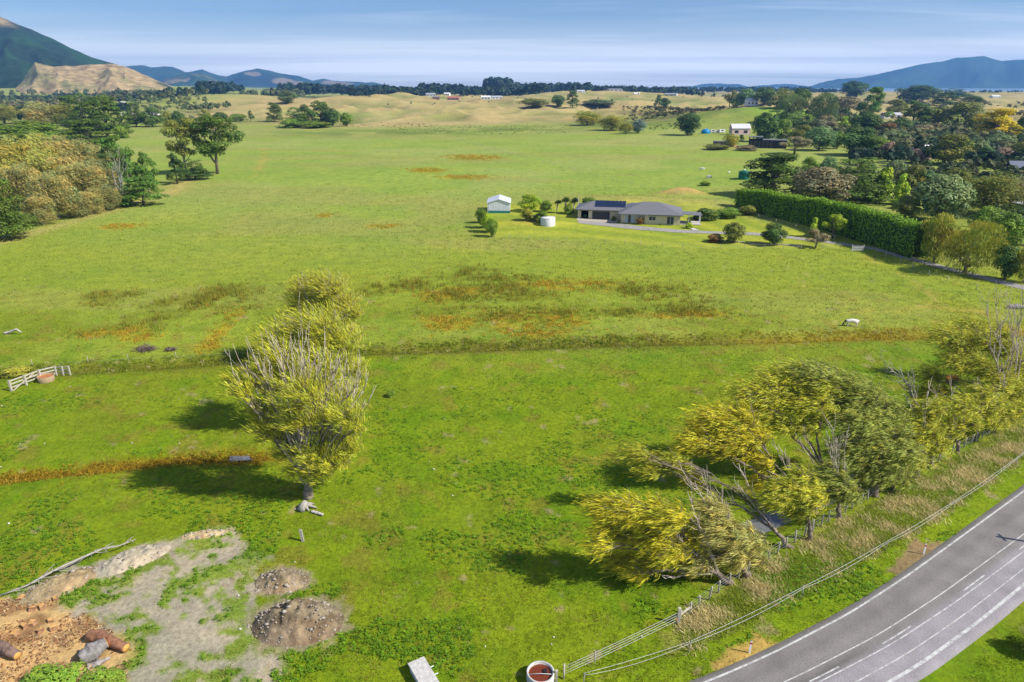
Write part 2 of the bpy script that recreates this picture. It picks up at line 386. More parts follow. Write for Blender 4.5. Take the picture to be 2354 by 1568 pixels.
TRACKS = [[tuple(G(u, v)[:2]) for u, v in q] for q in (
    [(1990, 590), (2050, 620), (2110, 650), (2155, 690), (2140, 705), (2060, 715), (1960, 718)],
    [(2140, 706), (2240, 716), (2360, 722)],
    [(612, 340), (600, 380), (590, 405)])]
def ground_color(x, y):
    x = np.asarray(x, float); y = np.asarray(y, float); r = np.hypot(x, y)
    jx = x + (fbm(x, y, 3.0, 3, 11) - 0.5) * 2.2; jy = y + (fbm(x, y, 3.0, 3, 12) - 0.5) * 2.2
    def C(*c): return np.array(c)
    def mix(c, d, k): return c * (1 - k[..., None]) + np.asarray(d) * k[..., None]
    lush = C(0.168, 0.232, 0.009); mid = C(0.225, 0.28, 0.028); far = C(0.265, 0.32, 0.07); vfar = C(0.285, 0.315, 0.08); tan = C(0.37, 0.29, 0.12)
    c = np.broadcast_to(lush, x.shape + (3,)).copy()
    ditch_y = np.interp(x, [p[0] for p in DITCH], [p[1] for p in DITCH])
    c = mix(c, mid, sstep(-1.5, 1.5, jy - ditch_y))
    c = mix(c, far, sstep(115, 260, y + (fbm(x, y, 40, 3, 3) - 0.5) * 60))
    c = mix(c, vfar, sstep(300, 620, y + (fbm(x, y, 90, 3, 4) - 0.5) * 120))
    # patchwork of slightly different far paddocks
    k = sstep(0.45, 0.6, fbm(x, y, 55, 3, 21)); c = mix(c, c * C(0.84, 0.96, 0.62), k * 0.8 * sstep(140, 240, y))
    k = sstep(0.52, 0.66, fbm(x * 0.4, y, 22, 3, 22)); c = mix(c, C(0.27, 0.27, 0.07), k * 0.5 * sstep(60, 140, y))
    # lush/dull mottling in the near paddock
    k = sstep(0.5, 0.7, fbm(x, y, 9, 4, 23)); c = mix(c, C(0.165, 0.21, 0.012), k * 0.75 * (1 - sstep(90, 130, y)))
    k = sstep(0.55, 0.7, fbm(x, y, 4, 4, 24)); c = mix(c, C(0.09, 0.20, 0.004), k * 0.45 * (1 - sstep(80, 110, y)))
    k = sstep(0.62, 0.72, fbm(x, y, 2.4, 4, 25)); c = mix(c, C(0.22, 0.17, 0.03), k * 0.45 * (1 - sstep(90, 150, y)))
    # darker damp band in front of the dunes and dry dunes
    start = 640 + 60 * np.sin(x / 130.0) + np.clip(-x - 120, 0, 400) * 0.5
    damp = np.exp(-((y - start + 60) / 45) ** 2) * sstep(-250, -100, x) * (1 - sstep(200, 330, x))
    c = mix(c, C(0.12, 0.17, 0.03), damp * 0.75 * sstep(0.3, 0.55, fbm(x, y, 18, 3, 61)))
    dune = sstep(start - 10, start + 60, y) * sstep(-560, -330, x)
    dn = fbm(x, y, 120, 4, 31)
    c = mix(c, tan, dune * (0.62 + 0.38 * sstep(0.35, 0.62, dn)))
    c = mix(c, C(0.20, 0.27, 0.06), dune * sstep(0.55, 0.7, fbm(x, y, 160, 3, 33)) * 0.65)
    hh = terr(x, y); n2_ = fbm(x + 300, y * 0.7, 62, 3, 15); rg_ = 1 - np.abs(2 * n2_ - 1) * 2.2; c = mix(c, C(0.44, 0.345, 0.145), dune * sstep(.45, .85, rg_) * 0.75); c = mix(c, C(0.19, 0.21, 0.055), dune * (1 - sstep(.1, .4, rg_)) * 0.55)
    # scrubby slope right of centre
    k = np.exp(-((x - 165) / 95) ** 2 - ((y - 690) / 60) ** 2); c = mix(c, C(0.16, 0.14, 0.06), np.clip(k * 1.3, 0, 1) * sstep(0.4, 0.6, fbm(x, y, 14, 3, 62)))
    k = np.exp(-((x - 238) / 34) ** 2 - ((y - 622) / 26) ** 2); c = mix(c, C(0.22, 0.34, 0.04), np.clip(k * 1.5, 0, 1))
    # weedy patches
    rm = emask(jx, jy, RUSH, 1) * sstep(0.30, 0.52, fbm(x, y, 2.6, 4, 41)); c = mix(c, C(0.145, 0.155, 0.011), rm * 0.5)
    om = emask(jx, jy, ORANGE, 2) * sstep(0.34, 0.58, fbm(x, y, 2.0, 4, 42)); c = mix(c, C(0.38, 0.245, 0.014), om * 0.5)
    dd = dpoly(jx, jy, DITCH); k = np.exp(-(dd / 1.9) ** 2) * (r < 260); ob = sstep(20, 45, x)
    c = mix(c, C(0.11, 0.10, 0.012), k * 0.8 * (1 - ob)); c = mix(c, C(0.24, 0.16, 0.015), k * 0.8 * ob)
    dw = dpoly(jx, jy, WETLINE); k = np.exp(-(dw / 1.1) ** 2) * (r < 260); c = mix(c, C(0.22, 0.15, 0.01), k * 0.8)
    de = dpoly(jx, jy, DRY_EDGE); k = np.exp(-(de / 3.2) ** 2) * (r < 700); c = mix(c, C(0.40, 0.33, 0.11), k * 0.7)
    for i, tr in enumerate(TRACKS):
        k = np.exp(-(dpoly(jx, jy, tr) / (0.9 if i < 2 else 2.0)) ** 2) * (r < 700); c = mix(c, C(0.36, 0.30, 0.06), k * 0.6 * sstep(0.3, 0.55, fbm(x, y, 2.5, 3, 43)))
    # mown lawn with stripes
    k = pmask(x, y, LAWN, 1.0, 2.0, 3, 60); st = 0.5 + 0.5 * np.sin((y + 0.04 * x + 0.8 * fbm(x, y, 12, 2, 9)) * 2.1)
    lawn = C(0.27, 0.335, 0.035) * (0.84 + 0.28 * st[..., None] * C(1.3, 0.8, 0.8)); c = c * (1 - k[..., None]) + lawn * k[..., None]
    # dry bank around the hillock beyond the house
    k = np.exp(-((x - 43) / 26) ** 2 - ((y - 207) / 13) ** 2); c = mix(c, C(0.34, 0.31, 0.08), np.clip(k, 0, 1) * 0.7)
    k = np.exp(-((x - 56) / 7) ** 2 - ((y - 228) / 4) ** 2); c = mix(c, C(0.42, 0.29, 0.10), np.clip(1.6 * k, 0, 1))
    k = np.exp(-((x - 5) / 5) ** 2 - ((y - 176.5) / 3) ** 2); c = mix(c, C(0.36, 0.26, 0.07), np.clip(k, 0, 1) * 0.6)
    # rough roadside verge: straw and green
    k = in_poly(jx, jy, VERGE).astype(float); sv = sstep(0.38, 0.6, fbm(x, y, 2.2, 4, 44)); c = mix(c, C(0.30, 0.25, 0.09), k * sv * 0.35)
    road_y = np.interp(x, ROADL[:, 0], ROADL[:, 1]); tape_y = np.interp(x, TAPE[:, 0], TAPE[:, 1])
    k = ((jy < tape_y) & (y > road_y)).astype(float) * sstep(3, 6, x); c = mix(c, C(0.17, 0.245, 0.008), k * 0.8)
    bare = np.zeros(x.shape)
    for (mu, mv, ma, mb_) in ((684, 1432, 3.7, 2.6), (648, 1336, 2.4, 1.7)):
        mc = G(mu, mv); k = 1 - sstep(.6, 1.15, ((x - mc[0]) / ma) ** 2 + ((y - mc[1]) / mb_) ** 2 + (fbm(x, y, .9, 4, 66) - .5) * 1.6); c = mix(c, C(0.27, 0.22, 0.145), k * .85); bare = np.maximum(bare, k * .9)
    # yard: grey gravel with grass coming through, sawdust
    k = pmask(x, y, YARD, 0.45, 3.4, 1.6, 51)
    grav = C(0.34, 0.295, 0.215) * (0.85 + 0.35 * fbm(x, y, 1.2, 4, 53))[..., None]
    gp = sstep(0.47, 0.62, 0.55 * fbm(x, y, 0.7, 4, 54) + 0.45 * fbm(x, y, 2.2, 3, 50) + 0.07 * sstep(-14, -19, x) * sstep(36, 40, y) + 0.05 * sstep(-11, -9.5, x))
    c = mix(c, grav, k); c = mix(c, C(0.17, 0.25, 0.015), k * gp * 0.9); bare = np.maximum(bare, k * (1 - gp))
    k = pmask(x, y, SAWDUST, 0.5, 2.6, 1.5, 55)
    sd = mix(np.broadcast_to(C(0.56, 0.36, 0.155), c.shape), C(0.24, 0.12, 0.055), sstep(0.42, 0.62, fbm(x, y, 1.4, 4, 57)) * 0.8)
    c = mix(c, sd, k * 0.95); bare = np.maximum(bare, k)
    k = pmask(x, y, MARK1, 0.25, 1.6, .8, 58); c = mix(c, C(0.46, 0.29, 0.09), k * 0.85); bare = np.maximum(bare, k * 0.7)
    k = pmask(x, y, MARK2, 0.25, 1.6, .8, 59); c = mix(c, C(0.27, 0.17, 0.10), k * 0.85); bare = np.maximum(bare, k * 0.8)
    # small bare scuffs
    k = sstep(0.76, 0.84, fbm(x, y, 1.7, 3, 63)) * (1 - sstep(100, 180, r)); c = mix(c, C(0.33, 0.26, 0.14), k * 0.6)
    # sand by the coast
    k = sstep(3700, 3950, y) * sstep(0.1, 0.2, x / np.maximum(y, 1)); c = mix(c, C(0.3, 0.27, 0.17), k)
    # stream bed mud
    ds = dpoly(x, y, STREAM); k = np.exp(-(ds / 0.9) ** 2) * (r < 200); c = mix(c, C(0.07, 0.06, 0.03), k * 0.7)
    return np.clip(c, 0.002, 0.9), bare
def build_ground():
    th = np.concatenate([np.radians(np.linspace(-180, -50, 22)[:-1]), np.radians(np.linspace(-50, 50, 560)), np.radians(np.linspace(50, 180, 22)[1:])])
    r = np.concatenate([[2, 10, 20, 25], np.geomspace(28, 130, 210), np.geomspace(130, 900, 140)[1:], np.geomspace(900, 4600, 100)[1:], np.geomspace(4600, 11200, 12)[1:]])
    R, T = np.meshgrid(r, th, indexing='ij'); X = R * np.sin(T); Y = R * np.cos(T)
    Zg = terr(X, Y); Zg = np.where(Y < 25, np.minimum(Zg, 0.0), Zg)
    c, _ = ground_color(X, Y)
    nr, nt = X.shape; V = np.stack([X, Y, Zg], -1).reshape(-1, 3)
    i = np.arange(nr - 1)[:, None] * nt; j = np.arange(nt - 1)[None]
    F = np.stack([i + j, i + nt + j, i + nt + j + 1, i + j + 1], -1).reshape(-1, 4)[:, ::-1]
    me = mesh_np('ground', V, F, c.reshape(-1, 3), True)
    o = link('ground', me, None, M['ground']); tag(o, 'green pasture, dry dune grass and bare yard of the plain', kind='structure')
build_ground()

# ------------------------------------------------------------------ far hills, island, sea, haze
def hillmat(name):
    m, t, bs, out = mat_new(name); L = t.links
    at = N(t, 'ShaderNodeAttribute'); at.attribute_name = 'Col'; tc = N(t, 'ShaderNodeTexCoord')
    n = N(t, 'ShaderNodeTexNoise'); n.inputs['Scale'].default_value = 0.03; n.inputs['Detail'].default_value = 8; n.inputs['Roughness'].default_value = 0.75
    L.new(tc.outputs['Object'], n.inputs[0]); b = N(t, 'ShaderNodeBump'); b.inputs['Strength'].default_value = 0.8; b.inputs['Distance'].default_value = 12.0; L.new(n.outputs[0], b.inputs['Height']); L.new(b.outputs[0], bs.inputs['Normal'])
    L.new(mixc(t, 'MULTIPLY', 1.0, at.outputs['Color'], ramp(t, n.outputs[0], [(0.36, 0.5), (0.64, 1.5)])), bs.inputs['Base Color'])
    bs.inputs['Roughness'].default_value = 0.95; bs.inputs['Specular IOR Level'].default_value = 0.05
    return m
M['hill'] = hillmat('hill_cover')
FOREST = np.array((0.022, 0.042, 0.016)); DRYHILL = np.array((0.40, 0.29, 0.14)); OLIVE = np.array((0.10, 0.13, 0.035))
def ridge(name, label, crest, Y, front, back, nx, ny, spur, seed, colfn, basez=0.0, rough=6.0, p=1.15, kind='structure'):
    pts = np.array([P3(u, v, Y)[[0, 2]] for u, v in crest]); xs = np.linspace(pts[0, 0], pts[-1, 0], nx)
    w = (pts[-1, 0] - pts[0, 0])
    cz = np.interp(xs, pts[:, 0], pts[:, 1]) - basez
    t = np.concatenate([np.linspace(-1, 0, ny * 2 // 3, endpoint=False), np.linspace(0, 1, ny // 3)])
    X, T = np.meshgrid(xs, t, indexing='ij')
    Yg = Y + np.where(T < 0, T * front, T * back)
    prof = (1 - np.abs(T)) ** p; prof = prof * prof * (3 - 2 * prof) * 0.4 + prof * 0.6
    n1 = fbm(X, Yg * 0.35, spur, 4, seed); rg = 1 - np.abs(2 * n1 - 1) * 2.2
    Zg = cz[:, None] * prof + cz[:, None] * 0.27 * (rg - 0.72) * np.sin(np.pi * np.clip(np.abs(T), 0, 1)) ** 0.8
    Zg = Zg + (fbm(X, Yg, rough * 6, 3, seed + 9) - 0.5) * rough * (np.abs(T) < 0.98)
    Zg = basez + Zg - 6 * (np.abs(T) > 0.97)
    c = colfn(X, Yg, Zg, T, n1, (X - xs[0]) / w)
    n, m = X.shape; V = np.stack([X * Yg / Y, Yg, Zg], -1).reshape(-1, 3)
    i = np.arange(n - 1)[:, None] * m; j = np.arange(m - 1)[None]
    F = np.stack([i + j, i + m + j, i + m + j + 1, i + j + 1], -1).reshape(-1, 4)
    o = link(name, mesh_np(name, V, F, c.reshape(-1, 3), False), None, M['hill']); tag(o, label, kind=kind); return o
def lerp(a, b, k): return a * (1 - k[..., None]) + b * k[..., None]
def c_mount(X, Y, Z, T, n, s):
    c = np.broadcast_to(FOREST, X.shape + (3,)); c = lerp(c, FOREST * np.array((1.25, 1.6, 1.3)), sstep(0.4, 0.6, fbm(X, Y, 160, 3, 3)))
    top = sstep(0.80, 0.9, 1 - np.abs(T)) * sstep(0.60, 0.64, s) * (1 - sstep(0.70, 0.74, s)); c = lerp(c, DRYHILL, top * 0.9)
    k = np.exp(-((s - 0.885) / 0.022) ** 2 - ((T + 0.62) / 0.08) ** 2); return lerp(c, DRYHILL, np.clip(k * 1.5, 0, 1))
def c_foot(X, Y, Z, T, n, s):
    c = lerp(np.broadcast_to(DRYHILL * 1.1, X.shape + (3,)), OLIVE * 1.6, sstep(0.50, 0.68, fbm(X, Y * 0.6, 130, 4, 8)) * 0.55)
    k = sstep(0.86, 0.93, s) * sstep(-0.5, -0.2, T) * sstep(0.45, 0.55, fbm(X, Y, 60, 3, 5)); c = lerp(c, FOREST * 2, k)
    k = np.exp(-((s - 0.2) / 0.09) ** 2 - ((T + 0.5) / 0.2) ** 2); return lerp(c, OLIVE, np.clip(k * 1.2, 0, 1) * 0.6)
def c_range(pat):
    def f(X, Y, Z, T, n, s):
        c = lerp(np.broadcast_to(FOREST, X.shape + (3,)), FOREST * 1.9, sstep(0.42, 0.6, fbm(X, Y, 500, 4, 6)))
        for (a, b, sa, sb) in pat:
            k = np.exp(-((s - a) / sa) ** 2 - ((T - b) / sb) ** 2) * 1.6 + (fbm(X, Y, 400, 4, 7) - 0.5) * 0.8; c = lerp(c, DRYHILL * 0.75, sstep(0.5, 0.8, k))
        return c
    return f
ridge('forested_mountain', 'steep forested mountain with a bare grassy spur near the top', [(-900, -190), (-500, -110), (-200, -40), (0, 38), (22, 48), (75, 68), (110, 84), (150, 103), (210, 130), (270, 150), (330, 178), (372, 196)], 3300, 1150, 1400, 260, 120, 420, 3, c_mount, 15, 14, 1.0)
ridge('dry_foothill', 'dry straw coloured foothill below the forested mountain', [(30, 199), (56, 178), (80, 143), (100, 148), (125, 154), (150, 151), (172, 152), (205, 148), (255, 147), (285, 152), (310, 162), (340, 176), (372, 190), (400, 200)], 2350, 560, 500, 220, 90, 150, 12, c_foot, 2, 3, 0.9)
ridge('blue_range', 'far forested range fading to blue beyond the plain', [(230, 170), (290, 152), (330, 151), (345, 154), (395, 153), (425, 166), (440, 164), (465, 158), (500, 172), (520, 176), (560, 164), (590, 158), (620, 162), (650, 170), (690, 176), (720, 186), (745, 182), (790, 188), (860, 190), (905, 201), (930, 206)], 8600, 1900, 1600, 240, 90, 900, 21, c_range([(0.62, -0.5, 0.05, 0.25), (0.78, -0.4, 0.06, 0.25), (0.5, -0.25, 0.03, 0.1)]), 0, 25, 1.0)
ridge('bald_hill', 'bald mauve hill standing in front of the blue range', [(360, 200), (378, 184), (400, 175), (420, 171), (445, 168), (465, 169), (485, 176), (510, 190), (540, 202)], 6000, 800, 650, 100, 60, 400, 33, lambda X, Y, Z, T, n, s: lerp(np.broadcast_to(DRYHILL * 0.72, X.shape + (3,)), FOREST * 2, sstep(0.55, 0.62, fbm(X, Y, 300, 4, 16))), 0, 12, 0.9)
ridge('blue_island', 'long blue island rising from the sea', [(1862, 199), (1885, 191), (1925, 182), (1985, 177), (2040, 166), (2085, 155), (2120, 147), (2160, 142), (2200, 133), (2235, 131), (2260, 129), (2280, 135), (2300, 139), (2354, 136), (2450, 146), (2600, 172), (2700, 198)], 9200, 1100, 1500, 220, 70, 700, 51, c_range([]), -2, 20, 0.85)
ridge('far_headland', 'faint low blue headland on the horizon across the sea', [(1500, 201), (1590, 198), (1620, 193), (1650, 192), (1700, 194), (1720, 199), (1780, 194), (1815, 193), (1850, 197), (1880, 200)], 10600, 300, 300, 100, 30, 600, 61, c_range([]), -2, 20, 1.0)

def water_mat(name, rgb, rough, bump=0.05, scale=0.5):
    m, t, bs, out = mat_new(name); bs.inputs['Base Color'].default_value = (*rgb, 1); bs.inputs['Roughness'].default_value = rough; bs.inputs['Specular IOR Level'].default_value = 0.5
    tc = N(t, 'ShaderNodeTexCoord'); n = N(t, 'ShaderNodeTexNoise'); n.inputs['Scale'].default_value = scale; n.inputs['Detail'].default_value = 4
    t.links.new(tc.outputs['Object'], n.inputs[0]); b = N(t, 'ShaderNodeBump'); b.inputs['Strength'].default_value = bump
    t.links.new(n.outputs[0], b.inputs['Height']); t.links.new(b.outputs[0], bs.inputs['Normal']); return m
M['sea'] = water_mat('sea_water', (0.22, 0.30, 0.36), 0.3, 0.3, 0.02)
M['water'] = water_mat('still_water', (0.15, 0.155, 0.16), 0.08, 0.05, 3.0)  # pale grey base colour stands in for sky reflected in stream and puddle
sea = MB().add([(100, 3600, -3), (11000, 3600, -3), (11000, 11000, -3), (-1500, 11000, -3), (700, 6000, -3)], [(0, 1, 2, 3, 4)]).build('sea', M['sea']); tag(sea, 'pale strip of sea in front of the island', kind='structure')
hz = MB().box((0, 0, 205), (23000, 23000, 440)).build('haze', None); tag(hz, 'thin blue air haze over the whole plain', kind='stuff')
def haze_mat():
    m = bpy.data.materials.new('air_haze'); m.use_nodes = True; t = m.node_tree; t.nodes.clear(); out = N(t, 'ShaderNodeOutputMaterial')
    v = N(t, 'ShaderNodeVolumePrincipled'); v.inputs['Color'].default_value = (0.20, 0.48, 1.0, 1); v.inputs['Density'].default_value = 0.0001
    v.inputs['Anisotropy'].default_value = 0.1
    t.links.new(v.outputs[0], out.inputs['Volume']); return m
hz.data.materials.append(haze_mat())

# ------------------------------------------------------------------ road, markings, tracks
def asphalt():
    m, t, bs, out = mat_new('chipseal'); L = t.links
    tc = N(t, 'ShaderNodeTexCoord'); at = N(t, 'ShaderNodeAttribute'); at.attribute_name = 'Col'
    def noise(s, d=5):
        n = N(t, 'ShaderNodeTexNoise'); n.inputs['Scale'].default_value = s; n.inputs['Detail'].default_value = d; L.new(tc.outputs['Object'], n.inputs[0]); return n.outputs[0]
    c = mixc(t, 'MULTIPLY', 1.0, at.outputs['Color'], ramp(t, noise(0.5), [(0.3, 0.86), (0.7, 1.14)])); n2 = noise(14, 3)
    c = mixc(t, 'MULTIPLY', 1.0, c, ramp(t, n2, [(0.3, 0.8), (0.7, 1.2)])); L.new(c, bs.inputs['Base Color'])
    bs.inputs['Roughness'].default_value = 0.8
    b = N(t, 'ShaderNodeBump'); b.inputs['Strength'].default_value = 0.3; b.inputs['Distance'].default_value = 0.02; L.new(n2, b.inputs['Height']); L.new(b.outputs[0], bs.inputs['Normal'])
    return m
M['asphalt'] = asphalt()
def smooth_line(P, step=0.5):
    P = np.asarray(P, float); s = np.concatenate([[0], np.cumsum(np.hypot(*np.diff(P, axis=0).T))]); q = np.arange(0, s[-1], step)
    x = np.interp(q, s, P[:, 0]); y = np.interp(q, s, P[:, 1])
    k = 13; ker = np.hanning(k + 2)[1:-1]; ker /= ker.sum()
    xp = np.pad(x, k // 2, mode='reflect', reflect_type='odd'); yp = np.pad(y, k // 2, mode='reflect', reflect_type='odd')
    return np.stack([np.convolve(xp, ker, 'valid'), np.convolve(yp, ker, 'valid')], -1), q
RL, RQ = smooth_line(ROADL)
RT = nrm(np.gradient(RL, axis=0)); RN = np.stack([RT[:, 1], -RT[:, 0]], -1)      # to the far side of the road from the paddock
i0 = int(np.argmin(np.hypot(RL[:, 0] - 12.1, RL[:, 1] - 31.6))); i1 = int(np.argmin(np.hypot(RL[:, 0] - 45.7, RL[:, 1] - 52.3)))
kk = np.clip((RQ - RQ[i0]) / (RQ[i1] - RQ[i0]), -0.25, 1.4)
OFF = {1: 0 * kk, 2: 1.88 + 0.98 * kk, 3: 2.76 + 1.14 * kk, 4: 3.77 + 1.03 * kk, 5: 4.75 + 0.75 * kk}
def ribbon(name, o0, o1, z, mat, parent=None, sl=slice(None), cols=None, zfn=None):
    a = RL + RN * o0[:, None]; b = RL + RN * o1[:, None]; a = a[sl]; b = b[sl]; n = len(a)
    V = np.concatenate([np.c_[a, np.full(n, z)], np.c_[b, np.full(n, z)]]); i = np.arange(n - 1)
    F = np.stack([i, i + n, i + n + 1, i + 1], -1)
    return link(name, mesh_np(name, V, F, cols), parent, mat)
ROADZ = 0.12
def build_road():
    offs = [-0.55, -0.28, 0.5, 0.9, 1.35]; fr = [0.0, .3, .45, .6, .72, .8, .9, 1.0]
    rows = [np.full(len(RL), -1.3), np.full(len(RL), -0.30)] + [OFF[5] * f + 0.0 for f in np.linspace(0.0, 1.0, 22)] + [OFF[5] + 0.25, OFF[5] + 0.6, OFF[5] + 1.3]
    zs = [ROADZ - 0.55, ROADZ - 0.004] + [ROADZ] * 22 + [ROADZ - 0.004, ROADZ - 0.03, ROADZ - 0.5]
    P = np.stack([RL + RN * o[:, None] for o in rows], 1); n, m = P.shape[:2]
    V = np.concatenate([P, np.broadcast_to(np.array(zs)[None, :, None], (n, m, 1))], -1)
    x = np.linspace(0, 1, m)[None].repeat(n, 0)
    wob = fbm(V[..., 0], V[..., 1], 6, 3, 77)
    g = 0.185 + 0.075 * sstep(0.50, 0.62, x)                       # paler seal on the far side
    g = g - 0.07 * np.exp(-((x - 0.50 + (wob - .5) * 0.05) / 0.045) ** 2) * sstep(0.35, 0.6, fbm(V[..., 0], V[..., 1], 9, 3, 78))   # dark bled tyre strip
    g = g - 0.02 * np.exp(-((x - 0.22) / 0.05) ** 2) + 0.012 * np.exp(-((x - 0.33) / 0.04) ** 2)
    g = np.where(x < 0.075, 0.16, g); g = np.where(x > 0.93, 0.26, g)
    c = np.stack([g * 1.06, g * 0.98, g * (0.92 + 0.10 * sstep(0.5, 0.6, x))], -1)
    c[:, 0] = (0.12, 0.15, 0.02); c[:, -1] = (0.2, 0.19, 0.06)
    i = np.arange(n - 1)[:, None] * m; j = np.arange(m - 1)[None]
    F = np.stack([i + j, i + j + 1, i + m + j + 1, i + m + j], -1).reshape(-1, 4)
    road = link('road', mesh_np('road', V.reshape(-1, 3), F, c.reshape(-1, 3)), None, M['asphalt']); tag(road, 'grey chipseal country road with painted lines', kind='structure')
    paint, pt, pb, po = mat_new('worn_road_paint'); tcn = N(pt, 'ShaderNodeTexCoord'); pn = N(pt, 'ShaderNodeTexNoise'); pn.inputs['Scale'].default_value = 2.2; pn.inputs['Detail'].default_value = 9; pn.inputs['Roughness'].default_value = 0.8
    pt.links.new(tcn.outputs['Object'], pn.inputs[0]); pt.links.new(mixc(pt, 'MIX', ramp(pt, pn.outputs[0], [(0.40, 0.75), (0.56, 0.0)]), (0.56, 0.56, 0.54), (0.2, 0.195, 0.19)), pb.inputs['Base Color']); pb.inputs['Roughness'].default_value = 0.8
    for k, w in ((1, 0.065), (2, 0.038), (3, 0.038), (4, 0.036), (5, 0.10)):
        ribbon('painted_line', OFF[k] - w, OFF[k] + w, ROADZ + 0.005, paint, road)
    mid = OFF[2] * 0.30 + OFF[3] * 0.70
    for (ua, va), (ub, vb) in (((2024, 1479), (2088, 1436)), ((2200, 1358), (2253, 1321)), ((2329, 1262), (2370, 1232)), ((1880, 1580), (1935, 1542))):
        A = G(ua, va); B = G(ub, vb); ia = int(np.argmin(np.hypot(*(RL + RN * mid[:, None] - A[:2]).T))); ib = int(np.argmin(np.hypot(*(RL + RN * mid[:, None] - B[:2]).T)))
        if ib > ia: ribbon('painted_dash', mid - 0.05, mid + 0.05, ROADZ + 0.005, paint, road, slice(ia, ib + 1))
build_road()

def strip_path(name, label, pts, w, mat, z=0.03, kind='structure'):
    P, q = smooth_line(pts, 0.8); T = nrm(np.gradient(P, axis=0)); Nn = np.stack([T[:, 1], -T[:, 0]], -1)
    w = np.interp(np.linspace(0, 1, len(P)), np.linspace(0, 1, len(w)), w) * (0.9 + 0.2 * fbm(P[:, 0], P[:, 1], 3, 2, 5))
    rows = [P + Nn * (w * f)[:, None] for f in (-0.5, -0.25, 0, 0.25, 0.5)]
    V = np.stack([np.c_[r, terr(r[:, 0], r[:, 1]) + z] for r in rows], 1); n, m = V.shape[:2]
    i = np.arange(n - 1)[:, None] * m; j = np.arange(m - 1)[None]; F = np.stack([i + j, i + j + 1, i + m + j + 1, i + m + j], -1).reshape(-1, 4)
    o = link(name, mesh_np(name, V.reshape(-1, 3), F), None, mat); return tag(o, label, kind=kind)
M['gravel'] = plain('driveway_gravel', (0.30, 0.28, 0.26), 0.95, 0.25, 1.5, 0.3)
strip_path('driveway', 'grey gravel drive curving past the house', [G(u, v)[:2] for u, v in [(1330, 512), (1370, 514), (1420, 518), (1480, 527), (1560, 532), (1640, 535), (1720, 537), (1800, 543), (1880, 553), (1950, 561), (2010, 571)]], [4.5, 5, 4.5, 3.6, 3, 3, 2.6, 2.6, 2.6], M['gravel'], 0.05)
strip_path('farm_track', 'grey gravel track running along the hedge', [G(u, v)[:2] for u, v in [(2000, 568), (2060, 586), (2130, 604), (2220, 627), (2300, 647), (2360, 663), (2420, 680)]], [2.4, 2.6, 2.8, 2.8], M['gravel'], 0.05)
strip_path('garage_apron', 'pale gravel apron in front of the garage door', [G(u, v)[:2] for u, v in [(1326, 506), (1360, 507), (1400, 508), (1425, 510)]], [4.0, 4.2, 4.0], obmat('pale_gravel', (0.42, 0.38, 0.31), rough=0.95, var=0.2, scale=2), 0.065)

# ------------------------------------------------------------------ foliage builders
def rvec(r, n): return nrm(r.normal(size=(n, 3)))
def leaf_axes(r, nv, asp, size):
    n = len(nv); t = nrm(np.cross(nv, rvec(r, n))); b = np.cross(nv, t)
    return t * size[:, None], b * (size * asp)[:, None]
def crown_mesh(name, seed, clumps, n, leaf, flat=1.0, asp=0.6, up=0.25, tint=0.2, jit=0.5, stretch=None):
    """clumps: array (k,4) x,y,z,r in unit tree space"""
    r = np.random.default_rng(seed); clumps = np.asarray(clumps, float)
    w = clumps[:, 3] ** 2; ci = r.choice(len(clumps), n, p=w / w.sum())
    d = rvec(r, n); d[:, 2] = np.where((d[:, 2] < -0.3) & (r.random(n) < 0.6), -d[:, 2], d[:, 2])
    rad = clumps[ci, 3] * (0.62 + 0.42 * r.random(n) ** 0.6)
    C = clumps[ci, :3] + d * rad[:, None] * np.array([1, 1, flat])
    nv = nrm(d * np.array([1, 1, 1 / max(flat, .3)]) + rvec(r, n) * jit + np.array([0, 0, up]))
    sz = leaf * (0.6 + 0.8 * r.random(n))
    A, B = leaf_axes(r, nv, asp, sz)
    if stretch is not None: A = nrm(A * 0.35 + np.asarray(stretch) + rvec(r, n) * 0.3) * sz[:, None]
    cb = (0.78 + 0.44 * r.random(len(clumps)))[ci] * (0.8 + 0.4 * r.random(n)); hue = r.normal(0, tint, len(clumps))[ci] * 0.5 + r.normal(0, tint * 0.6, n)
    cols = np.clip(np.stack([cb * (1 + hue), cb, cb * (1 - 0.5 * hue)], -1), 0.25, 2.2)
    V, F, c = diamonds(C, A, B, cols)
    return mesh_np(name, V, F, c)
def el_clumps(r, n, lo, hi, wx, rmin, rmax, power=0.5, top=None):
    out = []
    while len(out) < n:
        p = r.uniform(-1, 1, 3); q = np.linalg.norm(p)
        if q > 1 or q < power: continue
        rr = r.uniform(rmin, rmax); z = lo + (p[2] * 0.5 + 0.5) * (hi - lo)
        out.append((p[0] * (0.5 - rr) * wx, p[1] * (0.5 - rr) * wx, np.clip(z, lo * 0.9, hi - rr * 0.6), rr))
    return np.array(out)
PROTO = {}
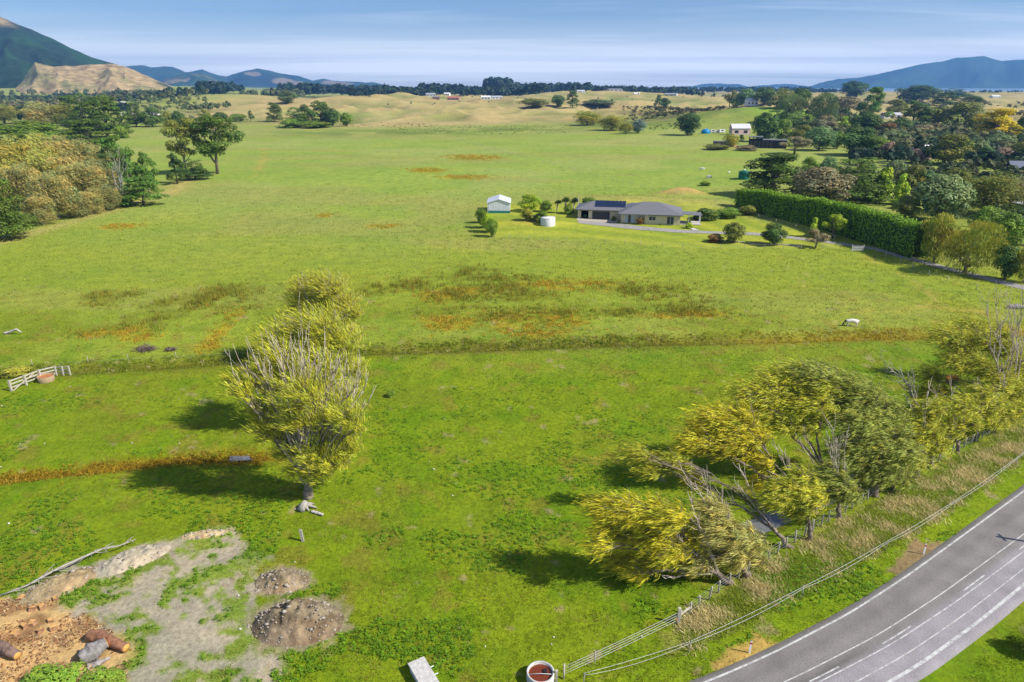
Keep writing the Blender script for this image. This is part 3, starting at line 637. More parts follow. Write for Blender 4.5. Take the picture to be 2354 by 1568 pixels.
def proto(kind, v):
    key = (kind, v)
    if key in PROTO: return PROTO[key]
    r = np.random.default_rng(hash_seed(kind) * 31 + v)
    st = None; flat = 1.0; n = 3200; leaf = 0.034; asp = 0.6; tint = 0.12; trunk_h = 0.5; up = 0.25
    if kind == 'round':
        cl = el_clumps(r, 26, 0.10, 1.0, 1.0, 0.13, 0.22); n = 5200; leaf = 0.027
    elif kind == 'open':                                   # loose crown, limbs showing
        cl = el_clumps(r, 20, 0.34, 1.0, 1.0, 0.09, 0.16, 0.62); n = 3000; leaf = 0.026; trunk_h = 0.8
    elif kind == 'macro':                                  # flat layered sprays
        cl = []
        for i in range(46):
            z = r.uniform(0.10, 0.97); wid = 0.46 * (1 - 0.62 * max(0, z - 0.35) / 0.65); a = r.uniform(0, 6.28); q = wid * r.uniform(0.25, 1) ** 0.6
            cl.append((q * math.cos(a), q * math.sin(a), z, r.uniform(0.12, 0.22) * (1.1 - 0.4 * z)))
        cl = np.array(cl); flat = 0.42; n = 7000; leaf = 0.027; asp = 0.45; up = 0.7; trunk_h = 0.85
    elif kind == 'umb':
        cl = []
        for i in range(34):
            z = r.uniform(0.38, 0.97); a = r.uniform(0, 6.28); q = 0.44 * r.uniform(0.1, 1) ** 0.6 * (1.05 - 0.5 * abs(z - .68) / .3); cl.append((q * math.cos(a), q * math.sin(a), z, r.uniform(0.10, 0.17)))
        cl = np.array(cl); flat = 0.55; n = 6500; leaf = 0.024; asp = 0.4; up = 0.5; trunk_h = 0.8
    elif kind == 'pine':
        cl = []
        for i in range(36):
            z = r.uniform(0.16, 0.97) ; wid = 0.46 * min(1, (1.02 - z) * 1.35) ** 0.8; a = r.uniform(0, 6.28); q = wid * r.uniform(0.35, 1)
            cl.append((q * math.cos(a), q * math.sin(a), z, r.uniform(0.08, 0.14) * (1.2 - 0.5 * z)))
        cl = np.array(cl); flat = 0.7; n = 4600; leaf = 0.028; asp = 0.35; trunk_h = 0.9
    elif kind == 'willow':                                 # soft billows
        cl = el_clumps(r, 30, 0.0, 1.0, 1.0, 0.13, 0.22, 0.4); n = 9500; leaf = 0.027; asp = 0.28; st = (-0.5, 0, 0.35); tint = 0.2; up = 0.1
    elif kind == 'weep':
        cl = el_clumps(r, 24, 0.06, 1.0, 1.0, 0.12, 0.2, 0.45); n = 7000; leaf = 0.034; asp = 0.2; st = (-0.15, 0, -0.95); tint = 0.18
    elif kind == 'poplar':
        cl = np.array([(r.uniform(-.25, .25) * (1.1 - z), r.uniform(-.25, .25) * (1.1 - z), z, r.uniform(0.12, 0.2) * (1.2 - 0.6 * z)) for z in np.linspace(0.1, 0.94, 22)]); n = 4200; leaf = 0.034
    elif kind == 'shrub':
        cl = el_clumps(r, 16, 0.0, 1.0, 1.0, 0.16, 0.26, 0.2); n = 3600; leaf = 0.034
    elif kind == 'shorn':                                  # wind clipped coastal dome
        cl = []
        for i in range(64):
            x, y = r.uniform(-.45, .45, 2); cl.append((x, y, r.uniform(.45, 1) * (0.30 + 0.5 * (1 - (2 * x) ** 2 * 0.9) * r.uniform(0.75, 1.05) * (1 - abs(2 * y) ** 2 * 0.6)), r.uniform(0.09, 0.15)))
        cl = np.array(cl); n = 7500; leaf = 0.022; flat = 0.8; up = 0.5; trunk_h = 0.3
    me = crown_mesh(kind + '_crown', 100 + v * 7 + hash_seed(kind), cl, n, leaf, flat, asp, up, tint, 0.5, st)
    me.materials.append(M['leaf'])
    # trunk and limbs reaching the clumps
    paths = []; th = trunk_h
    lean = r.normal(0, 0.03, 2)
    paths.append(([(0, 0, -0.03), (lean[0] * 0.4, lean[1] * 0.4, th * 0.4), (lean[0], lean[1], th)], [0.032, 0.024, 0.008]))
    for i in r.choice(len(cl), min(11, len(cl)), replace=False):
        z0 = min(th * 0.95, max(0.1, cl[i, 2] * r.uniform(0.35, 0.7))); f = z0 / th
        p0 = np.array([lean[0] * f, lean[1] * f, z0]); p2 = cl[i, :3]; p1 = (p0 + p2) / 2 + np.array([0, 0, -0.02])
        paths.append(([p0, p1, p2], [0.014, 0.009, 0.004]))
    V, F = tubes(paths, 5); tm = mesh_np(kind + '_trunk', V, F, None, True); tm.materials.append(M['bark'])
    PROTO[key] = (me, tm); return PROTO[key]
def hash_seed(k): return sum((i + 1) * ord(c) for i, c in enumerate(k)) % 997
_tree_i = [0]
def place_tree(name, kind, loc, h, w, col, label, cat='tree', group=None, bark=(0.22, 0.18, 0.14), sy=1.0, nv=3):
    _tree_i[0] += 1; i = _tree_i[0]; rr = random.Random(i * 77)
    cm, tm = proto(kind, i % nv)
    t = thing(name, label, cat, tuple(loc), 0.0, group)
    rz = rr.uniform(-0.5, 0.5) if kind in ('willow', 'shorn') else rr.uniform(0, 6.28)
    for nm, me, c in (('trunk', tm, bark), ('crown', cm, col)):
        o = link(nm, me, t); o.scale = (w, w * sy, h); o.rotation_euler = (0, 0, rz)
        v = rr.uniform(0.9, 1.1) if nm == 'crown' else 1; o.color = (c[0] * v, c[1] * v, c[2] * v, 1)
    return t
def T(name, kind, u, vb, vt, w, col, label, cat='tree', group=None, **k):
    b = hit(u, vb); y = b[1]; h = max(0.5, P3(u, vt, y)[2] - b[2]); wm = 1.2 * w / pxm(y, b[2])
    return place_tree(name, kind, b, h, wm, col, label, cat, group, **k)

# ------------------------------------------------------------------ trees
K = dict(mac=(0.111, 0.180, 0.024), macb=(0.13, 0.20, 0.025), pine=(0.084, 0.147, 0.031), pineg=(0.138, 0.262, 0.038), oli=(0.242, 0.261, 0.045), will=(0.34, 0.34, 0.045),
         wbr=(0.35, 0.32, 0.10), wyel=(0.40, 0.40, 0.05), grey=(0.231, 0.296, 0.105), yel=(0.70, 0.56, 0.012), mauve=(0.346, 0.239, 0.165), rust=(0.277, 0.148, 0.045), mid=(0.214, 0.323, 0.034),
         dk=(0.111, 0.185, 0.034), light=(0.393, 0.524, 0.030), blue=(0.231, 0.319, 0.225), brown=(0.30, 0.26, 0.125), teal=(0.174, 0.292, 0.095), shorn=(0.196, 0.296, 0.022), far=(0.174, 0.230, 0.069), wgold=(0.41, 0.385, 0.075), wdull=(0.27, 0.265, 0.085))
PALE = (0.40, 0.36, 0.31)
g = 'yellow-brown willows of the thicket by the paddock edge'
rows = [('front', [(100, 517, 446, 56, 'wbr'), (137, 503, 396, 80, 'wbr'), (173, 500, 446, 62, 'wdull'), (211, 492, 436, 52, 'wbr'), (247, 484, 428, 54, 'wdull'), (272, 474, 440, 34, 'wdull')]),
        ('middle', [(28, 470, 372, 90, 'wgold'), (72, 482, 378, 84, 'wbr'), (112, 462, 350, 84, 'wgold'), (160, 458, 352, 84, 'wbr'), (205, 470, 374, 84, 'wbr'), (237, 462, 372, 66, 'wdull')]),
        ('back', [(5, 430, 326, 90, 'wgold'), (52, 424, 316, 90, 'wgold'), (100, 420, 313, 86, 'wgold'), (146, 416, 316, 84, 'wbr'), (192, 412, 322, 80, 'wbr'), (236, 415, 338, 62, 'wbr')])]
ordw = ['first', 'second', 'third', 'fourth', 'fifth', 'sixth']
for rn, lst in rows:
    for i, (u, vb, vt, w, c) in enumerate(lst):
        T('willow_tree', 'willow', u, vb, vt, w * 1.2, K[c], f'{ordw[i]} bushy willow from the picture\'s left edge in the thicket\'s {rn} row', group=g, bark=PALE)
T('macrocarpa_tree', 'macro', 8, 548, 404, 105, K['macb'], 'ragged wind-torn conifer with bare grey branches in front of the willow thicket', bark=PALE)
T('coastal_scrub', 'shorn', 55, 322, 262, 215, K['shorn'], 'wind-clipped green scrub dome behind the yellow willow thicket', 'shrub', sy=0.5)
T('willow_tree', 'willow', 95, 292, 236, 80, K['wbr'], 'pale brown willow clump just above the clipped green scrub')
T('willow_tree', 'willow', 150, 290, 238, 90, K['oli'], 'olive-brown willow between the pale clump and the tall dark conifer')
T('willow_tree', 'willow', 12, 285, 240, 80, K['oli'], 'olive willow cut by the picture\'s left edge above the clipped scrub')
T('macrocarpa_tree', 'macro', 247, 316, 214, 92, K['mac'], 'tallest dark layered conifer left of the dry paddock')
T('macrocarpa_tree', 'macro', 198, 300, 213, 70, K['mac'], 'dark conifer joined to the left of the tallest layered conifer')
T('macrocarpa_tree', 'macro', 163, 275, 220, 52, K['mac'], 'smaller dark conifer among the brown willows below the foothill')
T('macrocarpa_tree', 'macro', 207, 336, 270, 92, K['macb'], 'bright green spreading conifer at the foot of the tall dark conifer')
T('shrub', 'shrub', 278, 318, 290, 36, K['mid'], 'low green shrub at the right foot of the tallest conifer', 'shrub')
T('pine_tree', 'macro', 275, 440, 314, 62, K['pineg'], 'green pine rising behind the dead grey tree')
T('pine_tree', 'pine', 312, 455, 338, 66, K['pineg'], 'dark green pine right of the dead grey tree')
T('pine_tree', 'pine', 345, 452, 342, 60, K['pineg'], 'rightmost green pine of the clump by the dead grey tree')
T('pine_tree', 'macro', 330, 472, 408, 84, K['pineg'], 'low spreading pine at the front of the pine clump')
T('pine_tree', 'pine', 408, 422, 352, 58, K['pine'], 'low dark pine in front of the pale forked tree')
T('pine_tree', 'macro', 449, 413, 366, 54, K['pine'], 'short spreading dark pine beside the tall single-trunk conifer')
T('gum_tree', 'umb', 428, 400, 272, 84, K['oli'], 'tall olive tree with forked pale trunk behind two low dark pines', bark=PALE)
T('old_conifer', 'umb', 500, 400, 266, 108, K['mac'], 'tall open conifer with thick bare trunk standing alone at paddock edge', bark=(0.24, 0.19, 0.15))
T('macrocarpa_tree', 'macro', 314, 291, 232, 34, K['mac'], 'tall narrow conifer at the left end of the round grove beyond the paddock')
T('macrocarpa_tree', 'round', 351, 292, 249, 56, K['dk'], 'broad round dark tree in the middle of the small grove')
T('grove_tree', 'round', 388, 290, 256, 24, K['oli'], 'narrow pale olive tree between two dark round trees of the grove')
T('grove_tree', 'round', 412, 291, 256, 34, K['dk'], 'round dark tree at the right end of the small grove')
T('umbrella_tree', 'open', 470, 288, 252, 34, K['oli'], 'thin flat-topped tree above the lone open conifer')
T('bush', 'round', 508, 280, 258, 34, K['dk'], 'round dark bush right of the thin flat-topped tree', 'bush')
T('bush', 'round', 548, 279, 262, 40, K['mid'], 'wide low green bush on the pasture before the dunes', 'bush')
T('bush', 'pine', 577, 280, 254, 18, K['dk'], 'small pointed dark bush beside the wide low bush', 'bush')
T('belt_tree', 'macro', 632, 280, 233, 34, K['mac'], 'narrow upright dark tree left of the large mid-field grove')
T('grove_tree', 'macro', 681, 292, 245, 40, K['dk'], 'dark tree at the left of the large mid-field grove')
T('grove_tree', 'round', 706, 291, 243, 40, K['mac'], 'second dark tree from left in the large mid-field grove')
T('grove_tree', 'macro', 738, 290, 229, 46, K['dk'], 'tallest crown of the large mid-field grove')
T('grove_tree', 'round', 765, 291, 250, 42, K['dk'], 'dark round tree on the right side of the large mid-field grove')
T('bush', 'shrub', 668, 294, 274, 60, K['mid'], 'low green bush along the left front of the large grove', 'bush')
T('bush', 'shrub', 730, 294, 276, 76, K['mid'], 'long low bush along the right front of the large grove', 'bush')
T('grove_tree', 'round', 797, 290, 260, 34, K['mid'], 'green round tree just right of the large mid-field grove')
T('dune_tree', 'round', 661, 238, 210, 44, K['far'], 'dark round clump of trees on a dune above the large grove')
T('dune_tree', 'round', 1228, 245, 227, 78, K['oli'], 'long low olive tree clump on the middle dunes')
T('dune_tree', 'round', 1283, 246, 219, 34, K['dk'], 'dark round tree left of the pointed dune tree')
T('dune_tree', 'macro', 1316, 247, 208, 28, K['dk'], 'tall pointed dark tree on the middle dunes')
T('dune_tree', 'round', 1376, 245, 229, 74, K['far'], 'low spreading olive clump right of the pointed dune tree')
T('dune_tree', 'pine', 1514, 248, 216, 24, K['dk'], 'dark upright tree alone on the right dunes')
T('dune_tree', 'round', 1528, 248, 226, 24, K['dk'], 'rounder dark tree touching the lone upright dune tree')
T('yellow_shrub', 'willow', 1349, 288, 257, 66, K['will'], 'largest yellow-olive shrub of the row at the foot of the dunes', 'shrub')
T('yellow_shrub', 'willow', 1406, 300, 266, 62, K['will'], 'yellow-olive shrub in the middle of the row below the dunes', 'shrub')
T('yellow_shrub', 'willow', 1438, 308, 281, 32, K['will'], 'small yellow-green shrub left of the blue-grey shrub', 'shrub')
T('grey_shrub', 'round', 1467, 306, 276, 38, K['blue'], 'round blue-grey shrub at the end of the yellow row', 'shrub')
T('conifer', 'round', 1581, 311, 261, 62, K['pine'], 'dark round conifer alone left of the pink shed')
# woods on the right, far to near
R = [('tree', 'open', 1677, 247, 209, 26, 'oli', 'slim brownish tree at the left end of the hilltop trees'),
 ('tree', 'round', 1713, 243, 205, 42, 'teal', 'grey-green round tree left of the hilltop house roof'),
 ('tree', 'round', 1757, 240, 201, 50, 'dk', 'dark round tree right of the hilltop house roof'),
 ('tree', 'round', 1692, 247, 226, 28, 'mid', 'small green tree at the foot of the slim brownish tree'),
 ('willow_tree', 'willow', 1800, 250, 205, 44, 'oli', 'olive leafy tree between two dark hilltop trees'),
 ('tree', 'round', 1838, 252, 204, 44, 'dk', 'dark round hilltop tree above the pale feathery trees'),
 ('willow_tree', 'weep', 1812, 286, 220, 62, 'grey', 'left pale grey-green feathery tree on the green hillside'),
 ('willow_tree', 'weep', 1886, 288, 218, 66, 'grey', 'right pale grey-green feathery tree on the green hillside'),
 ('pine_tree', 'round', 1961, 226, 187, 62, 'pine', 'large dark dome of trees on the skyline below the island tip'),
 ('pine_tree', 'pine', 2004, 278, 199, 66, 'pineg', 'tall broad pine right of the feathery grey-green trees'),
 ('pine_tree', 'round', 2106, 236, 197, 82, 'pine', 'wide dark clump on the skyline under the middle of the island'),
 ('tree', 'macro', 2192, 222, 203, 54, 'pine', 'flat low dark clump on the skyline right of the wide dark clump'),
 ('tree', 'macro', 2170, 248, 212, 52, 'dk', 'dark spreading tree below the flat skyline clump'),
 ('tree', 'macro', 2225, 250, 216, 50, 'dk', 'dark spreading tree at the right end of the skyline trees'),
 ('tree', 'round', 1941, 258, 222, 70, 'brown', 'brownish scrubby tree clump behind the tall broad pine'),
 ('tree', 'round', 2058, 268, 230, 42, 'oli', 'grey-olive tree between the broad pine and dark clump'),
 ('tree', 'macro', 2096, 300, 228, 56, 'dk', 'tall dark tree below the wide skyline clump'),
 ('tree', 'round', 1756, 326, 260, 60, 'dk', 'tall dark tree behind the black barn'),
 ('tree', 'round', 1792, 327, 276, 46, 'mid', 'green tree with pale top behind the black barn'),
 ('tree', 'round', 1808, 308, 262, 50, 'dk', 'dark bushy tree below the left feathery tree'),
 ('tree', 'macro', 1848, 308, 263, 52, 'dk', 'dark layered tree below the right feathery tree'),
 ('tree', 'round', 1896, 312, 268, 50, 'brown', 'brownish-green tree between dark trees under the green hillside'),
 ('tree', 'poplar', 1938, 308, 268, 34, 'light', 'yellow-green tree in the middle of the dark wood'),
 ('tree', 'round', 1984, 316, 258, 64, 'dk', 'broad dark tree at the foot of the tall broad pine'),
 ('tree', 'round', 2034, 318, 284, 46, 'rust', 'reddish-brown round tree in the middle of the wood'),
 ('tree', 'round', 2068, 312, 272, 46, 'dk', 'dark tree right of the reddish-brown tree'),
 ('tree', 'round', 2140, 300, 246, 66, 'oli', 'broad olive tree left of the largest olive crown'),
 ('tree', 'round', 2200, 302, 238, 90, 'oli', 'largest rounded olive crown in the upper wood'),
 ('tree', 'round', 2120, 318, 288, 56, 'brown', 'pale brown bushy tree below the broad olive trees'),
 ('tree', 'round', 2190, 322, 292, 70, 'brown', 'brownish hedge-like tree beside the yellow tree'),
 ('yellow_tree', 'macro', 2280, 332, 250, 84, 'yel', 'bright golden yellow tree, the only one in the wood'),
 ('tree', 'round', 2268, 330, 276, 46, 'oli', 'olive-green tree growing against the golden yellow tree'),
 ('tree', 'round', 2348, 332, 262, 44, 'dk', 'dark tree at the picture\'s right edge beside the golden tree'),
 ('tree', 'round', 1842, 336, 290, 48, 'oli', 'olive round tree right of the black barn'),
 ('tree', 'round', 1882, 346, 294, 62, 'teal', 'blue-green round tree right of the brown drive-side tree'),
 ('tree', 'round', 1924, 342, 302, 38, 'mid', 'green tree with yellow tips between two round trees'),
 ('tree', 'round', 1972, 358, 296, 88, 'dk', 'large dark green dome in front of the middle wood'),
 ('tree', 'round', 2012, 362, 316, 48, 'mid', 'green tree leaning on the right side of the large dark dome'),
 ('tree', 'round', 2056, 346, 301, 64, 'grey', 'grey-green round tree behind the mauve trees'),
 ('tree', 'open', 2044, 366, 326, 40, 'mauve', 'dark mauve tree right of the large dark dome'),
 ('tree', 'shrub', 2098, 374, 338, 54, 'mauve', 'pale mauve bare-looking bush by the pink house'),
 ('tree', 'open', 1826, 354, 316, 62, 'brown', 'pale brown spreading tree in front of the black barn'),
 ('tree', 'round', 2178, 378, 312, 88, 'oli', 'large olive tree right of the pink house'),
 ('tree', 'round', 2160, 330, 302, 52, 'teal', 'blue-green tree above the large olive tree'),
 ('tree', 'round', 2236, 376, 318, 50, 'grey', 'grey-olive tree between the large olive tree and the purple tree'),
 ('tree', 'round', 2264, 380, 338, 38, 'teal', 'dark blue-green tree left of the purple tree'),
 ('tree', 'round', 2300, 380, 340, 46, 'mauve', 'purple-leaved tree near the blue house'),
 ('tree', 'round', 2290, 356, 310, 62, 'grey', 'grey-green tree below the golden yellow tree'),
 ('tree', 'round', 2342, 378, 330, 50, 'oli', 'olive tree at the picture\'s right edge above the blue house'),
 ('bush', 'willow', 1678, 338, 308, 36, 'will', 'pale yellow-green bush behind the small brown shed'),
 ('conifer', 'pine', 1703, 325, 308, 14, 'pineg', 'tiny pointed conifer between shed and black barn'),
 ('macrocarpa_tree', 'macro', 1773, 452, 353, 122, 'mac', 'big dark layered conifer behind the far end of the hedge'),
 ('tree', 'round', 1883, 472, 387, 114, 'brown', 'broad brown-leaved tree behind the clipped hedge'),
 ('macrocarpa_tree', 'macro', 1962, 462, 360, 110, 'mac', 'second dark layered conifer behind the hedge, right of the brown tree'),
 ('tree', 'round', 1858, 410, 364, 40, 'mid', 'small green tree top between the first dark conifer and brown tree'),
 ('tree', 'round', 1902, 412, 362, 40, 'teal', 'small dark tree top behind the brown-leaved tree'),
 ('tree', 'round', 1988, 414, 370, 44, 'dk', 'dark tree top above the second layered conifer'),
 ('poplar_tree', 'poplar', 2028, 462, 386, 64, 'light', 'yellow-green feathery tree right of the second dark conifer'),
 ('poplar_tree', 'poplar', 2066, 470, 400, 44, 'light', 'smaller yellow-green tree beside the feathery one'),
 ('tree', 'round', 2052, 418, 369, 46, 'grey', 'pale grey-green tree top behind the feathery yellow-green tree'),
 ('tree', 'round', 2090, 440, 382, 56, 'oli', 'olive tree left of the big grey-green ball tree'),
 ('tree', 'round', 2154, 508, 404, 108, 'grey', 'big grey-green ball tree standing behind the hedge'),
 ('tree', 'round', 2128, 440, 392, 48, 'teal', 'blue-green tree directly above the big grey-green ball tree'),
 ('tree', 'willow', 2262, 494, 398, 128, 'oli', 'very wide soft olive willow right of the ball tree'),
 ('tree', 'willow', 2330, 480, 412, 70, 'brown', 'brownish willow at the right edge of the wide olive willow'),
 ('tree', 'round', 2196, 432, 386, 50, 'oli', 'olive tree above the wide soft willow'),
 ('tree', 'round', 2082, 506, 456, 58, 'oli', 'low olive bush between hedge and yellow-green tree', ),
 ('tree', 'round', 2265, 548, 478, 70, 'mid', 'mid-green bushy tree behind the near yellow willow'),
 ('tree', 'round', 2306, 580, 490, 84, 'mid', 'deep green leafy tree beside the track near the right edge'),
 ('willow_tree', 'weep', 2146, 604, 500, 86, 'wyel', 'yellow willow at the near end of the clipped hedge'),
 ('willow_tree', 'weep', 2218, 628, 514, 120, 'wyel', 'larger yellow willow beside the gravel track'),
 ('tree', 'round', 2308, 642, 566, 56, 'dk', 'dark ivy-like tree between two yellow willows by the track'),
 ('willow_tree', 'weep', 2352, 650, 574, 60, 'wyel', 'yellow willow cut by the right edge beside the track'),
 ('tree', 'round', 2336, 560, 500, 50, 'grey', 'grey tree at the right edge behind the deep green tree')]
for q in R:
    n, k, u, vb, vt, w, c, lab = q[:8]
    T(n, k, u, vb, vt, w * 1.1, K[c], lab, 'bush' if n == 'bush' else 'tree')
# garden trees by the house
Rg = [('orchard_tree', 'round', 1106, 512, 480, 26, 'mid', 'first small orchard tree from the white shed'), ('orchard_tree', 'round', 1114, 524, 486, 30, 'mid', 'second small orchard tree from the white shed'),
 ('orchard_tree', 'round', 1123, 534, 494, 32, 'light', 'third small orchard tree from the white shed'), ('orchard_tree', 'round', 1131, 545, 504, 30, 'mid', 'last orchard tree at the lawn corner, farthest from the shed'),
 ('garden_tree', 'round', 1217, 486, 449, 54, 'light', 'broad round-topped tree between the white shed and house'), ('garden_tree', 'round', 1254, 487, 462, 30, 'mid', 'small tree at the right of the broad round-topped tree'),
 ('garden_shrub', 'round', 1211, 506, 480, 32, 'wyel', 'yellowish shrub behind the white water tank'), ('garden_shrub', 'round', 1246, 511, 486, 30, 'mid', 'dark green shrub touching the white water tank'),
 ('garden_shrub', 'shrub', 1226, 507, 490, 26, 'oli', 'olive shrub between the yellowish and dark shrubs'),
 ('garden_tree', 'round', 1686, 558, 512, 54, 'oli', 'round olive tree on the stone garden edge by the drive'), ('garden_tree', 'round', 1777, 563, 517, 58, 'dk', 'dark round tree near the farm gate'),
 ('garden_tree', 'poplar', 1868, 545, 500, 34, 'light', 'fresh green small tree in front of the dark hedge'), ('garden_tree', 'open', 1914, 548, 496, 52, 'light', 'feathery pale green tree in front of the dark hedge'),
 ('garden_tree', 'open', 1874, 570, 530, 56, 'brown', 'brownish spreading small tree left of the farm gate'), ('garden_shrub', 'shrub', 1772, 498, 472, 34, 'mid', 'green shrub by the drive below the hedge'),
 ('garden_shrub', 'shrub', 1622, 505, 480, 60, 'dk', 'dark shrub mass right of the house pergola'), ('garden_shrub', 'shrub', 1670, 500, 478, 56, 'mid', 'green shrub row between pergola and hedge'),
 ('garden_shrub', 'shrub', 1716, 494, 468, 40, 'oli', 'olive shrub at the far foot of the hedge'), ('garden_shrub', 'shrub', 1584, 525, 512, 20, 'light', 'bright green ball shrub at the house\'s right corner'),
 ('garden_shrub', 'shrub', 1641, 556, 538, 40, 'rust', 'reddish low shrub on the stone garden edge'), ('paddock_bush', 'shrub', 1622, 427, 415, 26, 'mid', 'dark green bush alone in the paddock beyond the house'),
 ('garden_shrub', 'shrub', 1306, 492, 470, 22, 'mid', 'low shrub against the left end of the house'), ('garden_shrub', 'round', 1352, 486, 455, 44, 'mid', 'green tree top behind the garage roof'),
 ('scrub_bush', 'shrub', 1650, 344, 330, 60, 'oli', 'long low scrub in front of the small brown shed'), ('scrub_bush', 'shrub', 1715, 346, 334, 50, 'brown', 'brownish low scrub in front of the black barn')]
for q in Rg:
    n, k, u, vb, vt, w, c, lab = q
    T(n, k, u, vb, vt, w, K[c], lab, 'shrub' if 'shrub' in n or 'bush' in n else 'tree')

def cabbage(u, vb, vt, label):
    b = hit(u, vb); h = P3(u, vt, b[1])[2] - b[2]; r = np.random.default_rng(int(u)); t = thing('cabbage_tree', label, 'tree', tuple(b))
    heads = [(r.uniform(-.3, .3) * h * 0.5, r.uniform(-.3, .3) * h * 0.4, h * r.uniform(0.72, 0.9)) for _ in range(4)]
    o = tube_obj('trunk', [([(0, 0, -0.1), (0, 0, h * 0.35), np.array(q) * [.6, .6, .85], q], [0.16, 0.13, 0.1, 0.08]) for q in heads], M['bark'], t); o.color = (*PALE, 1)
    C, A, B, cs = [], [], [], []
    for q in heads:
        d = rvec(r, 90); d[:, 2] = np.abs(d[:, 2]) * 0.9 - 0.25; d = nrm(d); L = h * 0.16
        C.append(np.array(q) + d * L * 0.8); A.append(d * L); B.append(nrm(np.cross(d, rvec(r, 90))) * L * 0.09); cs.append(np.clip(r.normal(1, .2, (90, 1)), .5, 1.6) * np.ones((1, 3)))
    V, F, c = diamonds(*(np.concatenate(q) for q in (C, A, B, cs))); o = link('crown', mesh_np('spiky_head', V, F, c), t, M['leaf']); o.color = (0.07, 0.11, 0.02, 1)
cabbage(1280, 490, 462, 'first spiky palm-like tree from the broad garden tree'); cabbage(1299, 490, 456, 'middle spiky palm-like tree left of the house')
cabbage(1318, 490, 456, 'spiky palm-like tree nearest the garage end of the house'); cabbage(2247, 955, 905, 'spiky palm-like tree among the roadside willows')

def dead_tree(u, vb, tips, label, name='dead_tree', seed=1, rad=0.16, dys=None, nt=16):
    b = hit(u, vb); r = np.random.default_rng(seed); t = thing(name, label, 'tree', tuple(b)); paths = []
    for i, (tu, tv) in enumerate(tips):
        e = P3(tu, tv, b[1] + r.uniform(-0.6, 0.8)) - b; mdl = e * 0.5 + np.array([0, 0, 0.12 * np.linalg.norm(e)]) + r.normal(0, 0.3, 3)
        s_ = np.linspace(0, 1, 9)[:, None]; P = (1 - s_) ** 2 * np.array([[0, 0, -0.2]]) + 2 * s_ * (1 - s_) * mdl + s_ ** 2 * e
        P[1:] += r.normal(0, 0.015 * np.linalg.norm(e), P[1:].shape)
        paths.append((P, np.linspace(rad, 0.02, 9))); L = np.linalg.norm(e)
        for _ in range(nt):
            k = r.integers(3, 9); d = nrm(P[min(k, 8)] - P[k - 1] + r.normal(0, 0.6, 3)); l = L * r.uniform(0.10, 0.28)
            q = np.array([P[k], P[k] + d * l * 0.5 + r.normal(0, .05, 3) * l, P[k] + nrm(d + [0, 0, .3]) * l]); paths.append((q, [0.03, 0.02, 0.008]))
    o = tube_obj('branches', paths, M['deadwood'], t, 5); return t
dead_tree(283, 466, [(262, 358), (272, 352), (285, 372), (254, 384), (300, 440), (262, 420), (296, 410)], 'bare grey dead tree in front of the green pines', seed=4, rad=0.25, nt=22)
dead_tree(2117, 968, [(2040, 836), (2068, 848), (2100, 872), (2078, 905)], 'leafless forked dead tree among the roadside willows', seed=6, rad=0.13)

